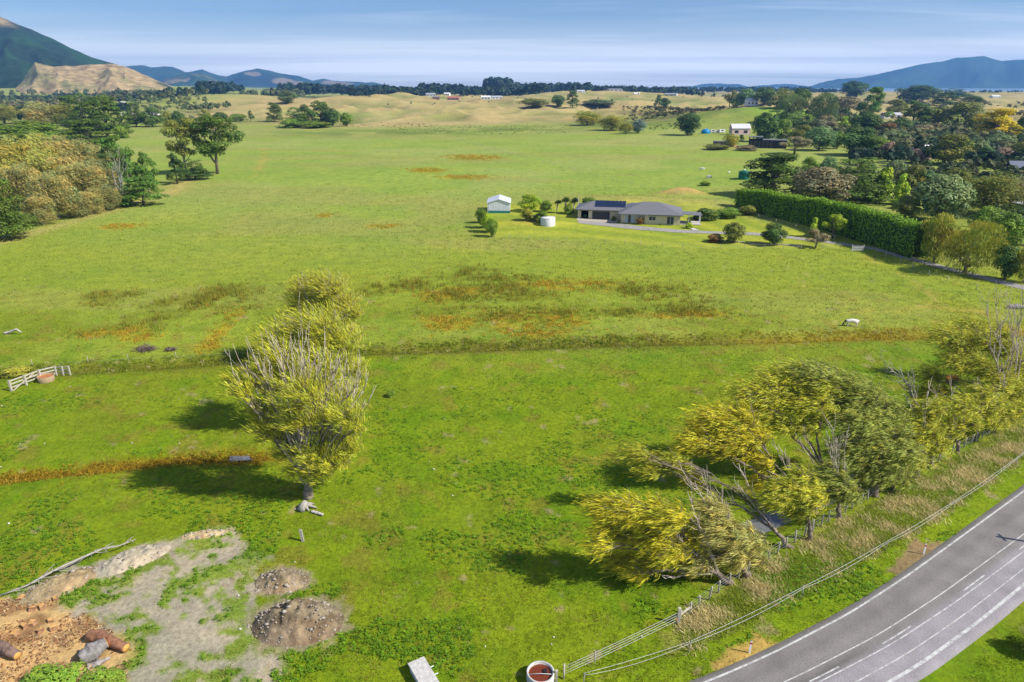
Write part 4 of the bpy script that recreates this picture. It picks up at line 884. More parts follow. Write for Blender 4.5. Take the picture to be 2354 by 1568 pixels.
# ---- near willows: limbs reach the leaf masses
def near_willow(u, vb, blobs, bare, col, label, seed, rad=0.3, wind=(-1.0, 0.15, -0.12), dens=1.0, fork=0.3, spread=1.2, bark=PALE, leafk=1.0):
    b = hit(u, vb); r = np.random.default_rng(seed); t = thing('willow_tree', label, 'tree', tuple(b), 0, 'willows growing along the ditch and road fence')
    cen = []; 
    for q in blobs:
        dy = q[3] if len(q) > 3 else r.uniform(-spread, spread)
        cen.append(np.r_[P3(q[0], q[1], b[1] + dy) - b, q[2] / pxm(b[1], 4) * 0.95])
    cen = np.array(cen); mean = cen[:, :3].mean(0)
    fk = np.array([mean[0] * fork * 0.8, mean[1] * fork * 0.6, max(0.9, mean[2] * fork)])
    paths = []; s6 = np.linspace(0, 1, 6)[:, None]
    tp = (1 - s6) * np.array([[0, 0, -0.3]]) + s6 * fk; tp[1:-1] += r.normal(0, 0.06, (4, 3)); paths.append((tp, np.linspace(rad * 1.25, rad * 0.8, 6)))
    def limb(a, e, r0, r1, n=9, wob=0.03, curve=0.16):
        L = np.linalg.norm(e - a); s_ = np.linspace(0, 1, n)[:, None]; m = (a + e) / 2 + np.array([0, 0, curve * L]) + r.normal(0, 0.05 * L, 3)
        P = (1 - s_) ** 2 * a + 2 * s_ * (1 - s_) * m + s_ ** 2 * e; P[1:-1] += r.normal(0, wob * L * 0.5, (n - 2, 3)); paths.append((P, np.linspace(r0, r1, n))); return P
    k = max(2, min(5, len(cen) // 3)); order = np.argsort(np.arctan2(cen[:, 2] - fk[2], cen[:, 0] - fk[0])); groups = np.array_split(order, k)
    C, A, B, cs, twigs = [], [], [], [], []
    W = nrm(np.array(wind))
    for gi in groups:
        gm = cen[gi, :3].mean(0); hub = fk + (gm - fk) * 0.5 + r.normal(0, 0.15, 3); limb(fk, hub, rad * 0.55, rad * 0.3, 7)
        for i in gi:
            c, R_ = cen[i, :3], cen[i, 3]; P = limb(hub, c, rad * 0.28, 0.03, 8)
            for _ in range(10):
                e = c + rvec(r, 1)[0] * R_ * 0.9 + np.array([0, 0, 0.2 * R_]); a = P[r.integers(3, 8)]
                q = np.array([a, (a + e) / 2 + r.normal(0, .08, 3) * R_, e, e + (W * 0.3 + np.array([0, 0, 0.25])) * R_ * 0.5]); paths.append((q, [0.035, 0.025, 0.014, 0.006]))
            nt = int(76 * R_ * R_ * dens) + 16; d = rvec(r, nt); o = c + d * (R_ * (0.45 + 0.75 * r.random(nt) ** 0.8))[:, None] * np.array([1.3, 1.0, 0.8]) + W * 0.3 * R_
            a0 = P[r.integers(4, 8, nt)] * 0.5 + (c + d * R_ * 0.25) * 0.5; mid_ = (a0 + o) / 2 + r.normal(0, .06, (nt, 3)) * R_
            for q in range(0, nt, 3): twigs.append((np.array([a0[q], mid_[q], o[q]]), [0.018, 0.012, 0.005]))
            per = 13; n = nt * per; f_ = r.uniform(0.30, 1.12, n)[:, None]; A0 = np.repeat(a0, per, 0); O_ = np.repeat(o, per, 0); M_ = np.repeat(mid_, per, 0)
            tb = (1 - f_) ** 2 * A0 + 2 * f_ * (1 - f_) * M_ + f_ ** 2 * O_; tw = nrm(O_ - A0)
            dirv = nrm(W * 1.1 + tw * 0.8 + r.normal(0, 0.27, (n, 3)) + np.array([0, 0, -0.06])); ln = (0.15 + 0.21 * r.random(n)) * leafk; off = r.normal(0, 0.085, (n, 3)) + dirv * (r.random(n) * 0.15)[:, None]
            C.append(tb + off); A.append(dirv * ln[:, None]); B.append(nrm(np.cross(dirv, rvec(r, n))) * (0.016 + 0.016 * r.random(n))[:, None] * leafk)
            tv = np.repeat(np.clip(r.normal(1, 0.2, nt), .5, 1.5), per) * np.clip(r.normal(1, .15, n), .6, 1.4); hu = np.repeat(r.normal(0, 0.07, nt), per)
            cs.append(np.clip(np.stack([tv * (1 + hu), tv, tv * (1 - hu)], -1), .2, 2.2))
    V, F = tubes(paths, 5); o = link('trunk', mesh_np('willow_limbs', V, F, None, True), t, M['bark']); o.color = (*bark, 1)
    o = tube_obj('twigs', twigs, M['bark'], t, 3); o.color = (bark[0] * 1.25, bark[1] * 1.2, bark[2] * 1.15, 1); o['kind'] = 'stuff'
    V, F, c = diamonds(*(np.concatenate(q) for q in (C, A, B, cs))); o = link('crown', mesh_np('willow_leaves', V, F, c), t, M['leaf']); o.color = (*col, 1)
    if bare:
        paths = []
        for i, q in enumerate(bare):
            dy = q[2] if len(q) > 2 else r.uniform(-1.0, 0.3)
            e = P3(q[0], q[1], b[1] + dy) - b; a = fk * r.uniform(0.5, 1.0); P = limb(a, e, rad * 0.2, 0.022, 11, 0.02, 0.02); L = np.linalg.norm(e - a)
            for _ in range(15):
                j = r.integers(4, 11); d = nrm(nrm(P[-1] - P[5]) + r.normal(0, 0.35, 3) + [0, 0, 0.25]); l = L * r.uniform(0.08, 0.24)
                paths.append((np.array([P[j], P[j] + d * l * .5 + r.normal(0, .03, 3) * l, P[j] + nrm(d + [0, 0, .2]) * l]), [0.028, 0.02, 0.009]))
        o = tube_obj('branches', paths, M['bark'], t, 5); o.color = (0.50, 0.42, 0.35, 1)
    return t
YW = (0.60, 0.545, 0.035); YG = (0.50, 0.50, 0.042); OG = (0.33, 0.37, 0.06); ST = (0.52, 0.47, 0.12); BK = (0.21, 0.165, 0.125)
near_willow(710, 1143, [(720, 1048, 52, -.8), (768, 1070, 40, -.6), (690, 1085, 30, -.2), (735, 1095, 30, -.6), (560, 895, 38), (605, 945, 45), (640, 870, 52), (700, 905, 58), (688, 965, 50), (758, 905, 55), (800, 955, 45), (822, 985, 28), (740, 845, 50), (655, 825, 42), (590, 865, 34), (772, 1005, 40), (540, 880, 22), (630, 1000, 30), (605, 990, 28), (655, 1045, 30), (675, 1010, 34), (812, 1030, 32), (790, 1062, 28), (745, 960, 40)],
    [(538 + 9.6 * i, 985 - 165 * math.sin(math.pi * (0.22 + 0.60 * i / 32)) ** 1.2 + 20 * ((i * 7) % 5 - 2) * 0.5, -1.6 + 0.25 * ((i * 5) % 7)) for i in range(33)], YG, 'big pale-branched willow with half bare crown in the near paddock', 11, 0.42, (-0.4, 0.1, 0.35), 0.5, 0.22, 2.0, bark=(0.23, 0.185, 0.145))
near_willow(705, 992, [(640, 792, 45), (682, 765, 52), (740, 752, 58), (795, 790, 42), (650, 842, 42), (722, 812, 55), (782, 832, 42), (622, 836, 32), (690, 860, 45), (820, 850, 30), (815, 900, 28)],
    [(610, 800), (650, 735), (690, 730), (720, 745), (770, 760), (640, 770)], YG, 'middle willow standing right behind the half bare willow', 12, 0.36, (-0.4, 0.1, 0.3), 0.75, 0.25, 2.0)
near_willow(770, 848, [(738, 690, 58), (790, 702, 45), (700, 672, 34), (758, 662, 42), (815, 722, 24), (690, 722, 36), (762, 742, 48), (680, 765, 36), (800, 765, 32), (720, 655, 30)], [(700, 690), (690, 655)], (0.46, 0.44, 0.04), 'farthest willow of the paddock row, with dense rounded top', 13, 0.36, (-0.3, 0.1, 0.2), 0.85, 0.3, 2.2)
near_willow(1683, 1342, [(1395, 1165, 42), (1440, 1172, 48), (1498, 1172, 48), (1550, 1190, 42), (1395, 1212, 36), (1440, 1232, 45), (1500, 1235, 42), (1378, 1255, 30), (1425, 1288, 42), (1488, 1290, 42), (1540, 1268, 42), (1590, 1240, 42), (1570, 1305, 30), (1468, 1322, 22)], [(1560, 1240), (1600, 1190), (1590, 1160), (1530, 1330)], YW, 'nearest willow, blown flat to the left over its dark shadow', 21, 0.26, (-1, 0.15, -0.25), dens=1.0, fork=0.22, bark=BK)
near_willow(1721, 1327, [(1640, 1165, 32), (1660, 1210, 42), (1702, 1228, 42), (1738, 1250, 36), (1690, 1280, 38), (1640, 1262, 42), (1615, 1205, 32), (1748, 1290, 22), (1612, 1300, 26)], [(1600, 1130), (1625, 1120), (1585, 1105), (1660, 1150)], ST, 'straw-coloured willow leaning over the nearest stretch of road fence', 22, 0.24, bark=BK)
near_willow(1829, 1262, [(1470, 1042, 32, 5), (1500, 1075, 36, 5), (1545, 1060, 36, 5), (1580, 1082, 28, 4.5), (1605, 1112, 26, 4), (1790, 1150, 34, 0), (1800, 1118, 28, 0.5), (1640, 1150, 26, 3)], [(1690, 1110, 2.5), (1705, 1085, 3), (1640, 1125, 3)], YG, 'long-limbed willow whose bare trunk arches far to the left', 23, 0.19, bark=BK, dens=0.95)
near_willow(1862, 1241, [(1830, 1118, 38), (1860, 1150, 38), (1838, 1172, 32), (1882, 1128, 28), (1845, 1090, 28)], [], YG, 'small bushy willow by the fence where the stream shows', 24, 0.2, bark=BK)
near_willow(1880, 1180, [(1600, 1010, 42, 3), (1640, 962, 48, 4), (1700, 958, 52, 4), (1738, 1000, 42, 3), (1662, 1022, 42, 3), (1578, 1032, 28, 3), (1720, 1042, 34, 3), (1618, 985, 28, 4), (1690, 1010, 46, 3), (1760, 1060, 30, 2), (1745, 1110, 28, 2)], [(1780, 1020, 2), (1800, 1040, 2)], YW, 'tall golden willow reaching farthest into the paddock behind the front trees', 25, 0.28, bark=BK, spread=1.5)
near_willow(1930, 1190, [(1900, 1132, 34), (1930, 1108, 38), (1958, 1138, 34), (1920, 1075, 30), (1885, 1100, 26)], [(1925, 1020), (1905, 1000), (1945, 1010), (1915, 985)], OG, 'olive willow with bare grey top beside the fence', 26, 0.22, bark=BK)
near_willow(1915, 1150, [(1738, 902, 46, 3), (1788, 872, 46, 4), (1838, 862, 42, 4), (1780, 930, 46, 3), (1838, 922, 48, 3), (1888, 930, 42, 2), (1758, 962, 34, 3), (1900, 892, 38, 3), (1808, 972, 38, 2), (1868, 980, 34, 2)], [(1850, 1000, 1), (1830, 1010, 1)], YG, 'tall yellow willow in front of the dark green crown', 27, 0.3, bark=BK, spread=1.5)
near_willow(2014, 1140, [(1852, 852, 34, 4), (1890, 862, 44, 4), (1940, 882, 50, 4), (1990, 902, 52, 3), (2040, 942, 52, 3), (1980, 962, 56, 2), (1930, 942, 48, 3), (2060, 1000, 48, 1), (2010, 1022, 56, 1), (1960, 1032, 48, 1), (2090, 1042, 42, 0), (2040, 1062, 42, 0), (1990, 1082, 36, 0)], [], (0.37, 0.41, 0.07), 'largest dark green willow in the middle of the roadside row', 28, 0.34, bark=BK, dens=1.15)
near_willow(2054, 1124, [(2030, 1090, 36), (2070, 1080, 34), (2000, 1108, 28), (2085, 1105, 22)], [], OG, 'small olive willow at the foot of the dark green crown', 29, 0.2, bark=BK)
near_willow(2143, 1074, [(2120, 1010, 38), (2160, 1020, 38), (2140, 988, 34), (2100, 1032, 28)], [(2090, 985)], YG, 'yellow-green willow just right of the dark crown', 30, 0.2, bark=BK)
near_willow(2200, 1043, [(2180, 942, 38), (2220, 932, 34), (2200, 982, 38), (2160, 962, 28), (2240, 972, 28)], [(2150, 905), (2185, 890)], YG, 'yellow-green willow left of the spiky palm-like tree', 31, 0.2, bark=BK, dens=0.8)
near_willow(2241, 1013, [(2262, 902, 34), (2290, 932, 32), (2262, 960, 32), (2300, 970, 28), (2232, 930, 24), (2310, 930, 24)], [(2300, 880), (2240, 880)], YG, 'open willow right of the spiky palm-like tree', 32, 0.2, bark=BK, dens=0.8)
near_willow(2334, 973, [(2178, 772, 38, 3), (2220, 792, 42, 3), (2260, 772, 34, 3), (2200, 832, 38, 2), (2250, 842, 38, 2), (2300, 852, 34, 1), (2140, 862, 32, 3), (2122, 902, 28, 3), (2310, 902, 34, 0), (2170, 902, 28, 2), (2342, 882, 28, 0)], [(2268, 700, 1), (2290, 705, 1), (2312, 690, 1), (2350, 672, 1), (2340, 730, 0), (2292, 742, 0), (2370, 690, 0)], YG, 'tallest open willow with bare grey spires at the right edge', 33, 0.32, bark=BK, dens=0.75)

near_willow(2105, 1100, [(2095, 1002, 40, 1), (2132, 962, 36, 2), (2080, 1052, 34, 0), (2155, 935, 32, 2), (2110, 1060, 30, 0)], [(2135, 900, 2)], YG, 'slender yellow-green willow filling the row right of the dark crown', 41, 0.2, bark=BK)
near_willow(2292, 993, [(2292, 928, 40, 1), (2330, 902, 40, 1), (2322, 950, 34, 0), (2262, 962, 30, 0), (2348, 940, 30, 0), (2300, 875, 30, 2)], [(2310, 840, 1)], YG, 'bushy willow beside the tallest spired willow at the right edge', 42, 0.22, bark=BK)
near_willow(2352, 905, [(2330, 800, 34, 2), (2362, 830, 40, 1), (2290, 800, 34, 3), (2345, 860, 36, 0), (2240, 745, 30, 4), (2300, 765, 30, 3)], [(2330, 720, 1)], YG, 'background willow behind the bare grey spires at the right edge', 43, 0.25, bark=BK)

# ---- distant woods that read as one mass, and scrub
def distant(name, label, specs, seed, leaves=36):
    r = np.random.default_rng(seed); C, A, B, cs = [], [], [], []
    for (u0, u1, Y0, Y1, h0, h1, n, col, wf) in specs:
        for _ in range(n):
            Y = r.uniform(Y0, Y1); u = r.uniform(u0, u1); x = Xat(u, Y); z = float(terr(x, Y)); h = r.uniform(h0, h1); w = h * r.uniform(0.5, 0.8) * wf
            d = rvec(r, leaves); d[:, 2] = np.where(d[:, 2] < -.2, -d[:, 2], d[:, 2]); k = 0.55 + 0.45 * r.random(leaves)
            pos = np.array([x, Y, z + h * 0.5]) + d * k[:, None] * np.array([w / 2, w / 2, h * 0.5]); sz = h * 0.15 * (0.6 + 0.8 * r.random(leaves))
            nv = nrm(d + rvec(r, leaves) * 0.5); a, b_ = leaf_axes(r, nv, 0.7, sz); C.append(pos); A.append(a); B.append(b_)
            tv = r.uniform(0.75, 1.25) * r.normal(1, .2, leaves); cs.append(np.clip(tv, .3, 1.8)[:, None] * np.array(col) * np.array([1 + r.normal(0, .12), 1, 1]))
    V, F, c = diamonds(*(np.concatenate(q) for q in (C, A, B, cs))); o = link(name, mesh_np(name, V, F, c), None, M['grassblade']); tag(o, label, kind='stuff'); return o
PN = (0.035, 0.065, 0.03); OLV = (0.14, 0.165, 0.06); BRN = (0.21, 0.18, 0.09)
distant('distant_pine_belt', 'dark pine belts along the skyline beyond the dunes', [(780, 900, 2000, 2150, 20.125, 33, 125, PN, .8), (890, 1000, 1900, 2050, 17.25, 27, 70, PN, .9), (965, 1065, 1800, 1900, 23, 36, 98, PN, .9), (1060, 1130, 2100, 2250, 20.125, 33, 56, PN, .9), (1115, 1175, 2100, 2200, 37.375, 51, 84, PN, .8), (1165, 1330, 2100, 2300, 25.875, 39, 168, PN, .8), (1315, 1352, 1900, 1950, 25.875, 36, 30, PN, .9), (1350, 1480, 2100, 2300, 20.125, 30, 98, PN, .9), (1390, 1425, 1950, 2000, 20.125, 30, 22, PN, 1), (1480, 1600, 2200, 2500, 17.25, 27, 84, PN, 1), (1515, 1545, 1900, 1950, 17.25, 26.4, 16, PN, 1), (1560, 1860, 2400, 3200, 17.25, 27, 168, PN, 1), (640, 800, 2050, 2300, 23, 39, 140, PN, .8), (800, 1000, 1500, 1560, 17.25, 26.4, 84, PN, 1.2), (880, 970, 1650, 1700, 17.25, 27, 56, PN, 1.0), (1060, 1260, 1560, 1640, 17.25, 26.4, 112, PN, 1.1), (1120, 1240, 1750, 1850, 17.25, 26.4, 84, OLV, 1.2), (1330, 1600, 1750, 1850, 17.25, 26.4, 84, PN, 1.2), (560, 700, 1500, 1600, 17.25, 26.4, 42, OLV, 1.2), (700, 1600, 1000, 1700, 2.5, 5, 70, OLV, 1.4), (1600, 1780, 1300, 1800, 5, 10, 50, PN, 1.2), (690, 740, 1900, 2000, 25.875, 39, 56, PN, .8), (460, 560, 1900, 2100, 20.125, 33, 70, PN, .9), (470, 512, 1650, 1720, 25.875, 39, 36, PN, 1), (1820, 1925, 2500, 2700, 14, 20, 90, PN, 1), (2100, 2354, 2700, 3400, 7, 12, 60, PN, 1.4), (2240, 2290, 2000, 2100, 8, 14, 14, PN, 1.2)], 5)
distant('distant_farm_trees', 'scattered trees and shelter belts over the far plain below the foothill', [(-60, 480, 1000, 1900, 8, 15, 330, OLV, 1.1), (250, 470, 1150, 1400, 10, 18, 90, PN, 1.0), (255, 420, 1500, 1750, 12, 20, 100, OLV, 1.1), (0, 120, 1500, 1580, 9, 11, 120, PN, 1.2), (120, 260, 1700, 1760, 7, 9, 90, PN, 1.3), (-40, 150, 900, 1200, 8, 14, 70, BRN, 1.2), (40, 170, 650, 800, 9, 15, 40, PN, 1.1), (260, 300, 850, 900, 9, 14, 26, PN, 1.1), (440, 530, 880, 930, 7, 10, 26, OLV, 1.2), (420, 560, 650, 720, 4, 7, 24, OLV, 1.5), (385, 400, 1300, 1330, 18, 24, 8, PN, .9), (300, 480, 900, 1150, 5, 9, 70, OLV, 1.3)], 6)
distant('distant_wood_undergrowth', 'bushes filling the gaps of the wood behind the hedge', [(1760, 2000, 430, 640, 5, 9, 190, OLV, 1.4), (2000, 2400, 340, 560, 5, 10, 320, OLV, 1.4), (1950, 2400, 300, 420, 5, 9, 130, PN, 1.3), (2060, 2400, 200, 300, 3, 6, 140, (0.08, 0.10, 0.03), 1.5), (2260, 2420, 150, 200, 3, 5, 60, (0.09, 0.12, 0.03), 1.5), (1830, 2060, 225, 270, 3, 6, 60, OLV, 1.4), (1900, 2380, 700, 1300, 3, 8, 110, BRN, 1.4)], 7, 46)
distant('dune_scrub', 'low brown and olive scrub on the dune slope', [(1430, 1690, 640, 860, 1.5, 4, 300, (0.12, 0.10, 0.045), 1.8), (1480, 1660, 640, 760, 2, 4.5, 120, (0.06, 0.075, 0.03), 1.7), (1480, 1620, 560, 600, 1.0, 2.2, 26, (0.07, 0.09, 0.03), 1.8), (900, 1300, 520, 640, 0.4, 1.0, 260, (0.08, 0.10, 0.03), 3.0), (640, 1000, 600, 660, 0.4, 1.2, 120, (0.08, 0.10, 0.03), 3.0)], 8, 34)

# ------------------------------------------------------------------ clipped hedge
def build_hedge():
    pts = np.array([G(1700, 482)[:2], G(1790, 500)[:2], G(1900, 525)[:2], G(2010, 558)[:2], G(2112, 594)[:2]]); P, q = smooth_line(pts, 1.0)
    Tn = nrm(np.gradient(P, axis=0)); Nn = np.stack([Tn[:, 1], -Tn[:, 0]], -1); n = len(P); r = np.random.default_rng(3)
    hh = np.interp(np.linspace(0, 1, n), [0, .1, .5, 1], [6.0, 6.3, 6.6, 7.2]) + (fbm(P[:, 0], P[:, 1], 6, 3, 8) - .5) * 1.8
    root = thing('clipped_hedge', 'long tall clipped hedge with bright top and shaded face', 'hedge', (P[0, 0], P[0, 1], 0)); o0 = np.array([P[0, 0], P[0, 1], 0])
    W = 2.0; prof = [(-W, 0), (-W, 0.55), (-W * .9, .9), (-W * .5, 1.0), (W * .5, 1.0), (W * .9, .9), (W, .55), (W, 0)]
    V = np.stack([np.c_[P + Nn * a, hh * b * 0.97] for a, b in prof], 1); m = len(prof)
    V = V + r.normal(0, 0.12, V.shape); i = np.arange(n - 1)[:, None] * m; j = np.arange(m - 1)[None]
    F = np.stack([i + j, i + j + 1, i + m + j + 1, i + m + j], -1).reshape(-1, 4); Vf = V.reshape(-1, 3) - o0
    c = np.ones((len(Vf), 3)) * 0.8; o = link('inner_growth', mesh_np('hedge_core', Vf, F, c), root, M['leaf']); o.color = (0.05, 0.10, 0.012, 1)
    N_ = 30000; k = r.integers(0, n, N_); s_ = r.random(N_); side = np.where(r.random(N_) < 0.5, -1.0, 1.0); zf = r.random(N_)
    top = r.random(N_) < 0.36
    a = np.where(top, r.uniform(-1, 1, N_) * W * 0.95, side * W * (1.0 - 0.1 * zf ** 3)); z = np.where(top, 1.0 - 0.06 * np.abs(r.normal(0, 1, N_)), zf * 0.98)
    xy = P[k] + Tn[k] * (s_ - .5)[:, None] + Nn[k] * a[:, None]; C = np.c_[xy, hh[k] * z] + r.normal(0, 0.22, (N_, 3)) - o0
    nv = np.where(top[:, None], np.array([[0, 0, 1.0]]), np.c_[Nn[k] * side[:, None], np.full(N_, 0.3)]); nv = nrm(nv + rvec(r, N_) * 0.7)
    A, B = leaf_axes(r, nv, 0.5, 0.16 + 0.16 * r.random(N_)); tv = np.clip(r.normal(1, .22, (N_, 1)), .4, 1.7)
    V, F, c = diamonds(C, A, B, tv * np.array([[1, 1, 1]])); o = link('foliage', mesh_np('hedge_leaves', V, F, c), root, M['leaf']); o.color = (0.21, 0.36, 0.02, 1)
build_hedge()

# ------------------------------------------------------------------ house
def hip_roof(mb, x0, x1, y0, y1, z, pitch, t=0.16):
    dx, dy = x1 - x0, y1 - y0; h = math.tan(math.radians(pitch)) * min(dx, dy) / 2; k = min(dx, dy) / 2
    if dx >= dy: r0, r1 = (x0 + k, (y0 + y1) / 2, z + h), (x1 - k, (y0 + y1) / 2, z + h)
    else: r0, r1 = ((x0 + x1) / 2, y0 + k, z + h), ((x0 + x1) / 2, y1 - k, z + h)
    c = [(x0, y0, z), (x1, y0, z), (x1, y1, z), (x0, y1, z)]; b = [(p[0], p[1], p[2] - t) for p in c]
    f = [(0, 1, 9, 8), (1, 2, 9), (2, 3, 8, 9), (3, 0, 8)] if dx >= dy else [(0, 1, 8), (1, 2, 9, 8), (2, 3, 9), (3, 0, 8, 9)]
    mb.add(c + b + [r0, r1], f + [(4, 5, 1, 0), (5, 6, 2, 1), (6, 7, 3, 2), (7, 4, 0, 3), (7, 6, 5, 4)]); return h
def window(parent, x, y, z0, z1, w, panes=2, mat='glass', name='window', tint=None):
    fr = MB(); fr.box((x, y - 0.03, (z0 + z1) / 2), (w, 0.06, z1 - z0)); o = fr.build(name, M['frame'], parent)
    for i in range(panes):
        pw = (w - 0.08 * (panes + 1)) / panes; cx = x - w / 2 + 0.08 + pw / 2 + i * (pw + 0.08)
        MB().box((cx, y - 0.065, (z0 + z1) / 2), (pw, 0.02, z1 - z0 - 0.16)).build('pane', M[tint[i] if tint else mat], o)
    return o
def build_house():
    b = G(1328, 503.5); t = thing('farmhouse', 'long cream single-storey farmhouse with charcoal hip roof and solar panels', 'house', (b[0], b[1], 0.12), -math.radians(11))
    E = 2.42
    w = MB()                                                     # walls: garage wing with carport, main wing standing forward
    w.box((0.42, 0.15, E / 2), (0.84, 0.3, E)); w.box((3.4, 0.15, E / 2), (0.9, 0.3, E)); w.box((9.9, 0.15, E / 2), (2.7, 0.3, E))
    w.box((6.2, 0.15, E - 0.12), (4.7, 0.3, 0.24)); w.box((1.9, 0.15, E - 0.1), (2.1, 0.3, 0.2))
    w.box((0.15, 4.2, E / 2), (0.3, 7.8, E)); w.box((6, 7.95, E / 2), (12, 0.3, E)); w.box((2.9, 4.2, E / 2), (0.2, 7.6, E)); w.box((11.4, 0.6, E / 2), (0.3, 1.2, E)); w.box((11.1, 3, E/2), (0.3, 4, E))
    w.build('garage_wall', M['cream'], t)
    w = MB(); w.box((14.75, 0.4, E / 2), (6.1, 8.4, E)); w.box((22.3, 0.8, E / 2), (9.0, 10.6, E)); w.build('wall', M['cream'], t)
    g = MB(); g.box((6.2, 0.10, 1.09), (4.66, 0.08, 2.18)); gd = g.build('garage_door', M['charcoal'], t)
    for i in range(4): MB().box((6.2, 0.052, 0.28 + i * 0.53), (4.6, 0.03, 0.46)).build('door_panel', M['charcoal'], gd)
    r = MB(); hip_roof(r, -0.75, 14.5, -0.75, 8.9, E + 0.16, 20); r.build('garage_roof', M['roofgrey'], t)
    r = MB(); hip_roof(r, 11.0, 27.5, -5.2, 7.6, E + 0.165, 20); ro = r.build('main_roof', M['roofgrey'], t)
    r = MB(); hip_roof(r, 10.9, 18.5, -4.5, 9.0, E + 0.17, 20); r.build('front_roof', M['roofgrey'], t)
    gut = obmat('gutter_dark', (0.04, 0.04, 0.045), rough=0.4)
    for a, q in (((-0.8, -0.8, E + .07), (10.85, -0.8, E + .07)), ((10.95, -4.58, E + .07), (18.5, -4.58, E + .07)), ((18.5, -5.28, E + .07), (27.55, -5.28, E + .07))): MB().bar(a, q, 0.11, 0.13).build('gutter', gut, t)
    # solar panels on the garage roof slope
    sl = math.radians(20); cs, sn = math.cos(sl), math.sin(sl)
    for row in range(2):
        for i in range(8):
            x = 4.4 + i * 1.03; d = 1.75 + row * 1.75; y0 = -0.75 + d * cs; z0 = E + 0.16 + d * sn + 0.1
            y1 = -0.75 + (d + 1.66) * cs; z1 = E + 0.16 + (d + 1.66) * sn + 0.1
            MB().add([(x, y0, z0), (x + 0.98, y0, z0), (x + 0.98, y1, z1), (x, y1, z1), (x, y0, z0 - .05), (x + 0.98, y0, z0 - .05), (x + 0.98, y1, z1 - .05), (x, y1, z1 - .05)], [(0, 1, 2, 3), (7, 6, 5, 4), (0, 4, 5, 1), (1, 5, 6, 2), (2, 6, 7, 3), (3, 7, 4, 0)]).build('solar_panel', M['solar'], t)
    for x, y, z, h in ((15.2, 2.6, E + 1.9, 0.7), (22.0, 2.2, E + 2.3, 0.8), (18.6, -1.5, E + 1.4, 0.5)):
        V, F = lathe([(0.0, z + h), (0.13, z + h), (0.13, z + h - .12), (0.08, z + h - .12), (0.08, z - 0.2)], 10); link('roof_flue', mesh_np('flue', V, F, None, True), t, M['white'])
    # glazing
    window(t, 13.9, -3.8, 0.05, 2.15, 2.5, 3, tint=['curtain', 'glass', 'curtain'], name='sliding_door'); window(t, 16.6, -3.8, 1.1, 2.1, 1.1, 1, tint=['curtain'])
    window(t, 19.7, -4.5, 0.95, 2.1, 1.8, 2); window(t, 24.3, -4.5, 0.1, 2.15, 1.85, 2, name='french_window')
    MB().bar((18.15, -4.1, 0), (18.15, -4.1, E), 0.09, 0.09).build('downpipe', M['frame'], t)
    MB().box((11.6, -1.6, 1.05), (0.06, 0.95, 2.1)).build('front_door', M['white'], t)
    # side verandah on the right
    v = MB(); v.add([(27.0, -3.4, E + 0.32), (32.2, -3.4, E + 0.05), (32.2, 1.6, E + 0.05), (27.0, 1.6, E + 0.32), (27.0, -3.4, E + 0.22), (32.2, -3.4, E - .05), (32.2, 1.6, E - .05), (27.0, 1.6, E + 0.22)], [(0, 1, 2, 3), (7, 6, 5, 4), (0, 4, 5, 1), (1, 5, 6, 2), (2, 6, 7, 3), (3, 7, 4, 0)]); v.build('verandah_roof', M['roofgrey'], t)
    for x, y in ((29.0, -3.2), (31.9, -3.2), (31.9, -0.9), (31.9, 1.4)): MB().bar((x, y, -0.1), (x, y, E + .03), 0.14, 0.14).build('verandah_post', M['frame'], t)
    MB().box((29.4, -1.0, 0.08), (5.4, 5.0, 0.16)).build('verandah_floor', M['concrete'], t)
    MB().add([(28.0, -5.6, 0.04), (29.4, -5.9, 0.04), (31.4, -10.2, 0.0), (29.8, -10.2, 0.0)], [(0, 1, 2, 3)]).build('path', M['concrete'], t)
    for i, yy in enumerate((-2.6, -1.0, 0.6)): 
        f = MB(); f.box((26.83, yy, 1.1), (0.06, 1.2, 2.0)); f.build('side_door', M['frame'], t)
    # vehicle under the carport
    q = thing('garden_tractor', 'small green ride-on tractor parked in the dim carport', 'tractor', (0, 0, 0)); q.parent = None
    q.location = t.matrix_basis @ Vector((1.9, 1.6, 0.05)); q.rotation_euler = t.rotation_euler
    gm = obmat('tractor_green', (0.01, 0.12, 0.05), rough=0.4)
    MB().box((0, 0, 0.6), (0.7, 1.7, 0.5)).box((0, -0.55, 0.85), (0.6, 0.7, 0.3)).build('body', gm, q); MB().box((0, 0.45, 1.0), (0.5, 0.45, 0.12)).box((0, .68, 1.25), (.5, .1, .5)).build('seat', M['dark'], q)
    for sx in (-1, 1):
        for yy, rr in ((-0.6, 0.28), (0.6, 0.42)):
            V, F = lathe([(0, -.11), (rr * .9, -.11), (rr, -.07), (rr, .07), (rr * .9, .11), (0, .11)], 14); o = link('wheel', mesh_np('wheel', V, F, None, True), q, M['dark']); o.rotation_euler = (0, math.pi / 2, 0); o.location = (sx * 0.45, yy, rr)
    # flax bush and small plants along the front
    for (x, y, w_, h_, c, lab) in ((16.6, -4.9, 2.2, 1.9, 'rust', 'dark flax bush in front of the house wing'), (22.0, -5.3, 0.7, 0.7, 'mid', 'tiny green plant under the house wall'), (9.7, -1.2, 1.6, 1.3, 'oli', 'potted shrub beside the garage door')):
        p = t.matrix_basis @ Vector((x, y, -0.1)); place_tree('garden_shrub', 'shrub', p, h_, w_, K[c], lab, 'shrub')
    bpy.context.view_layer.update()
build_house()

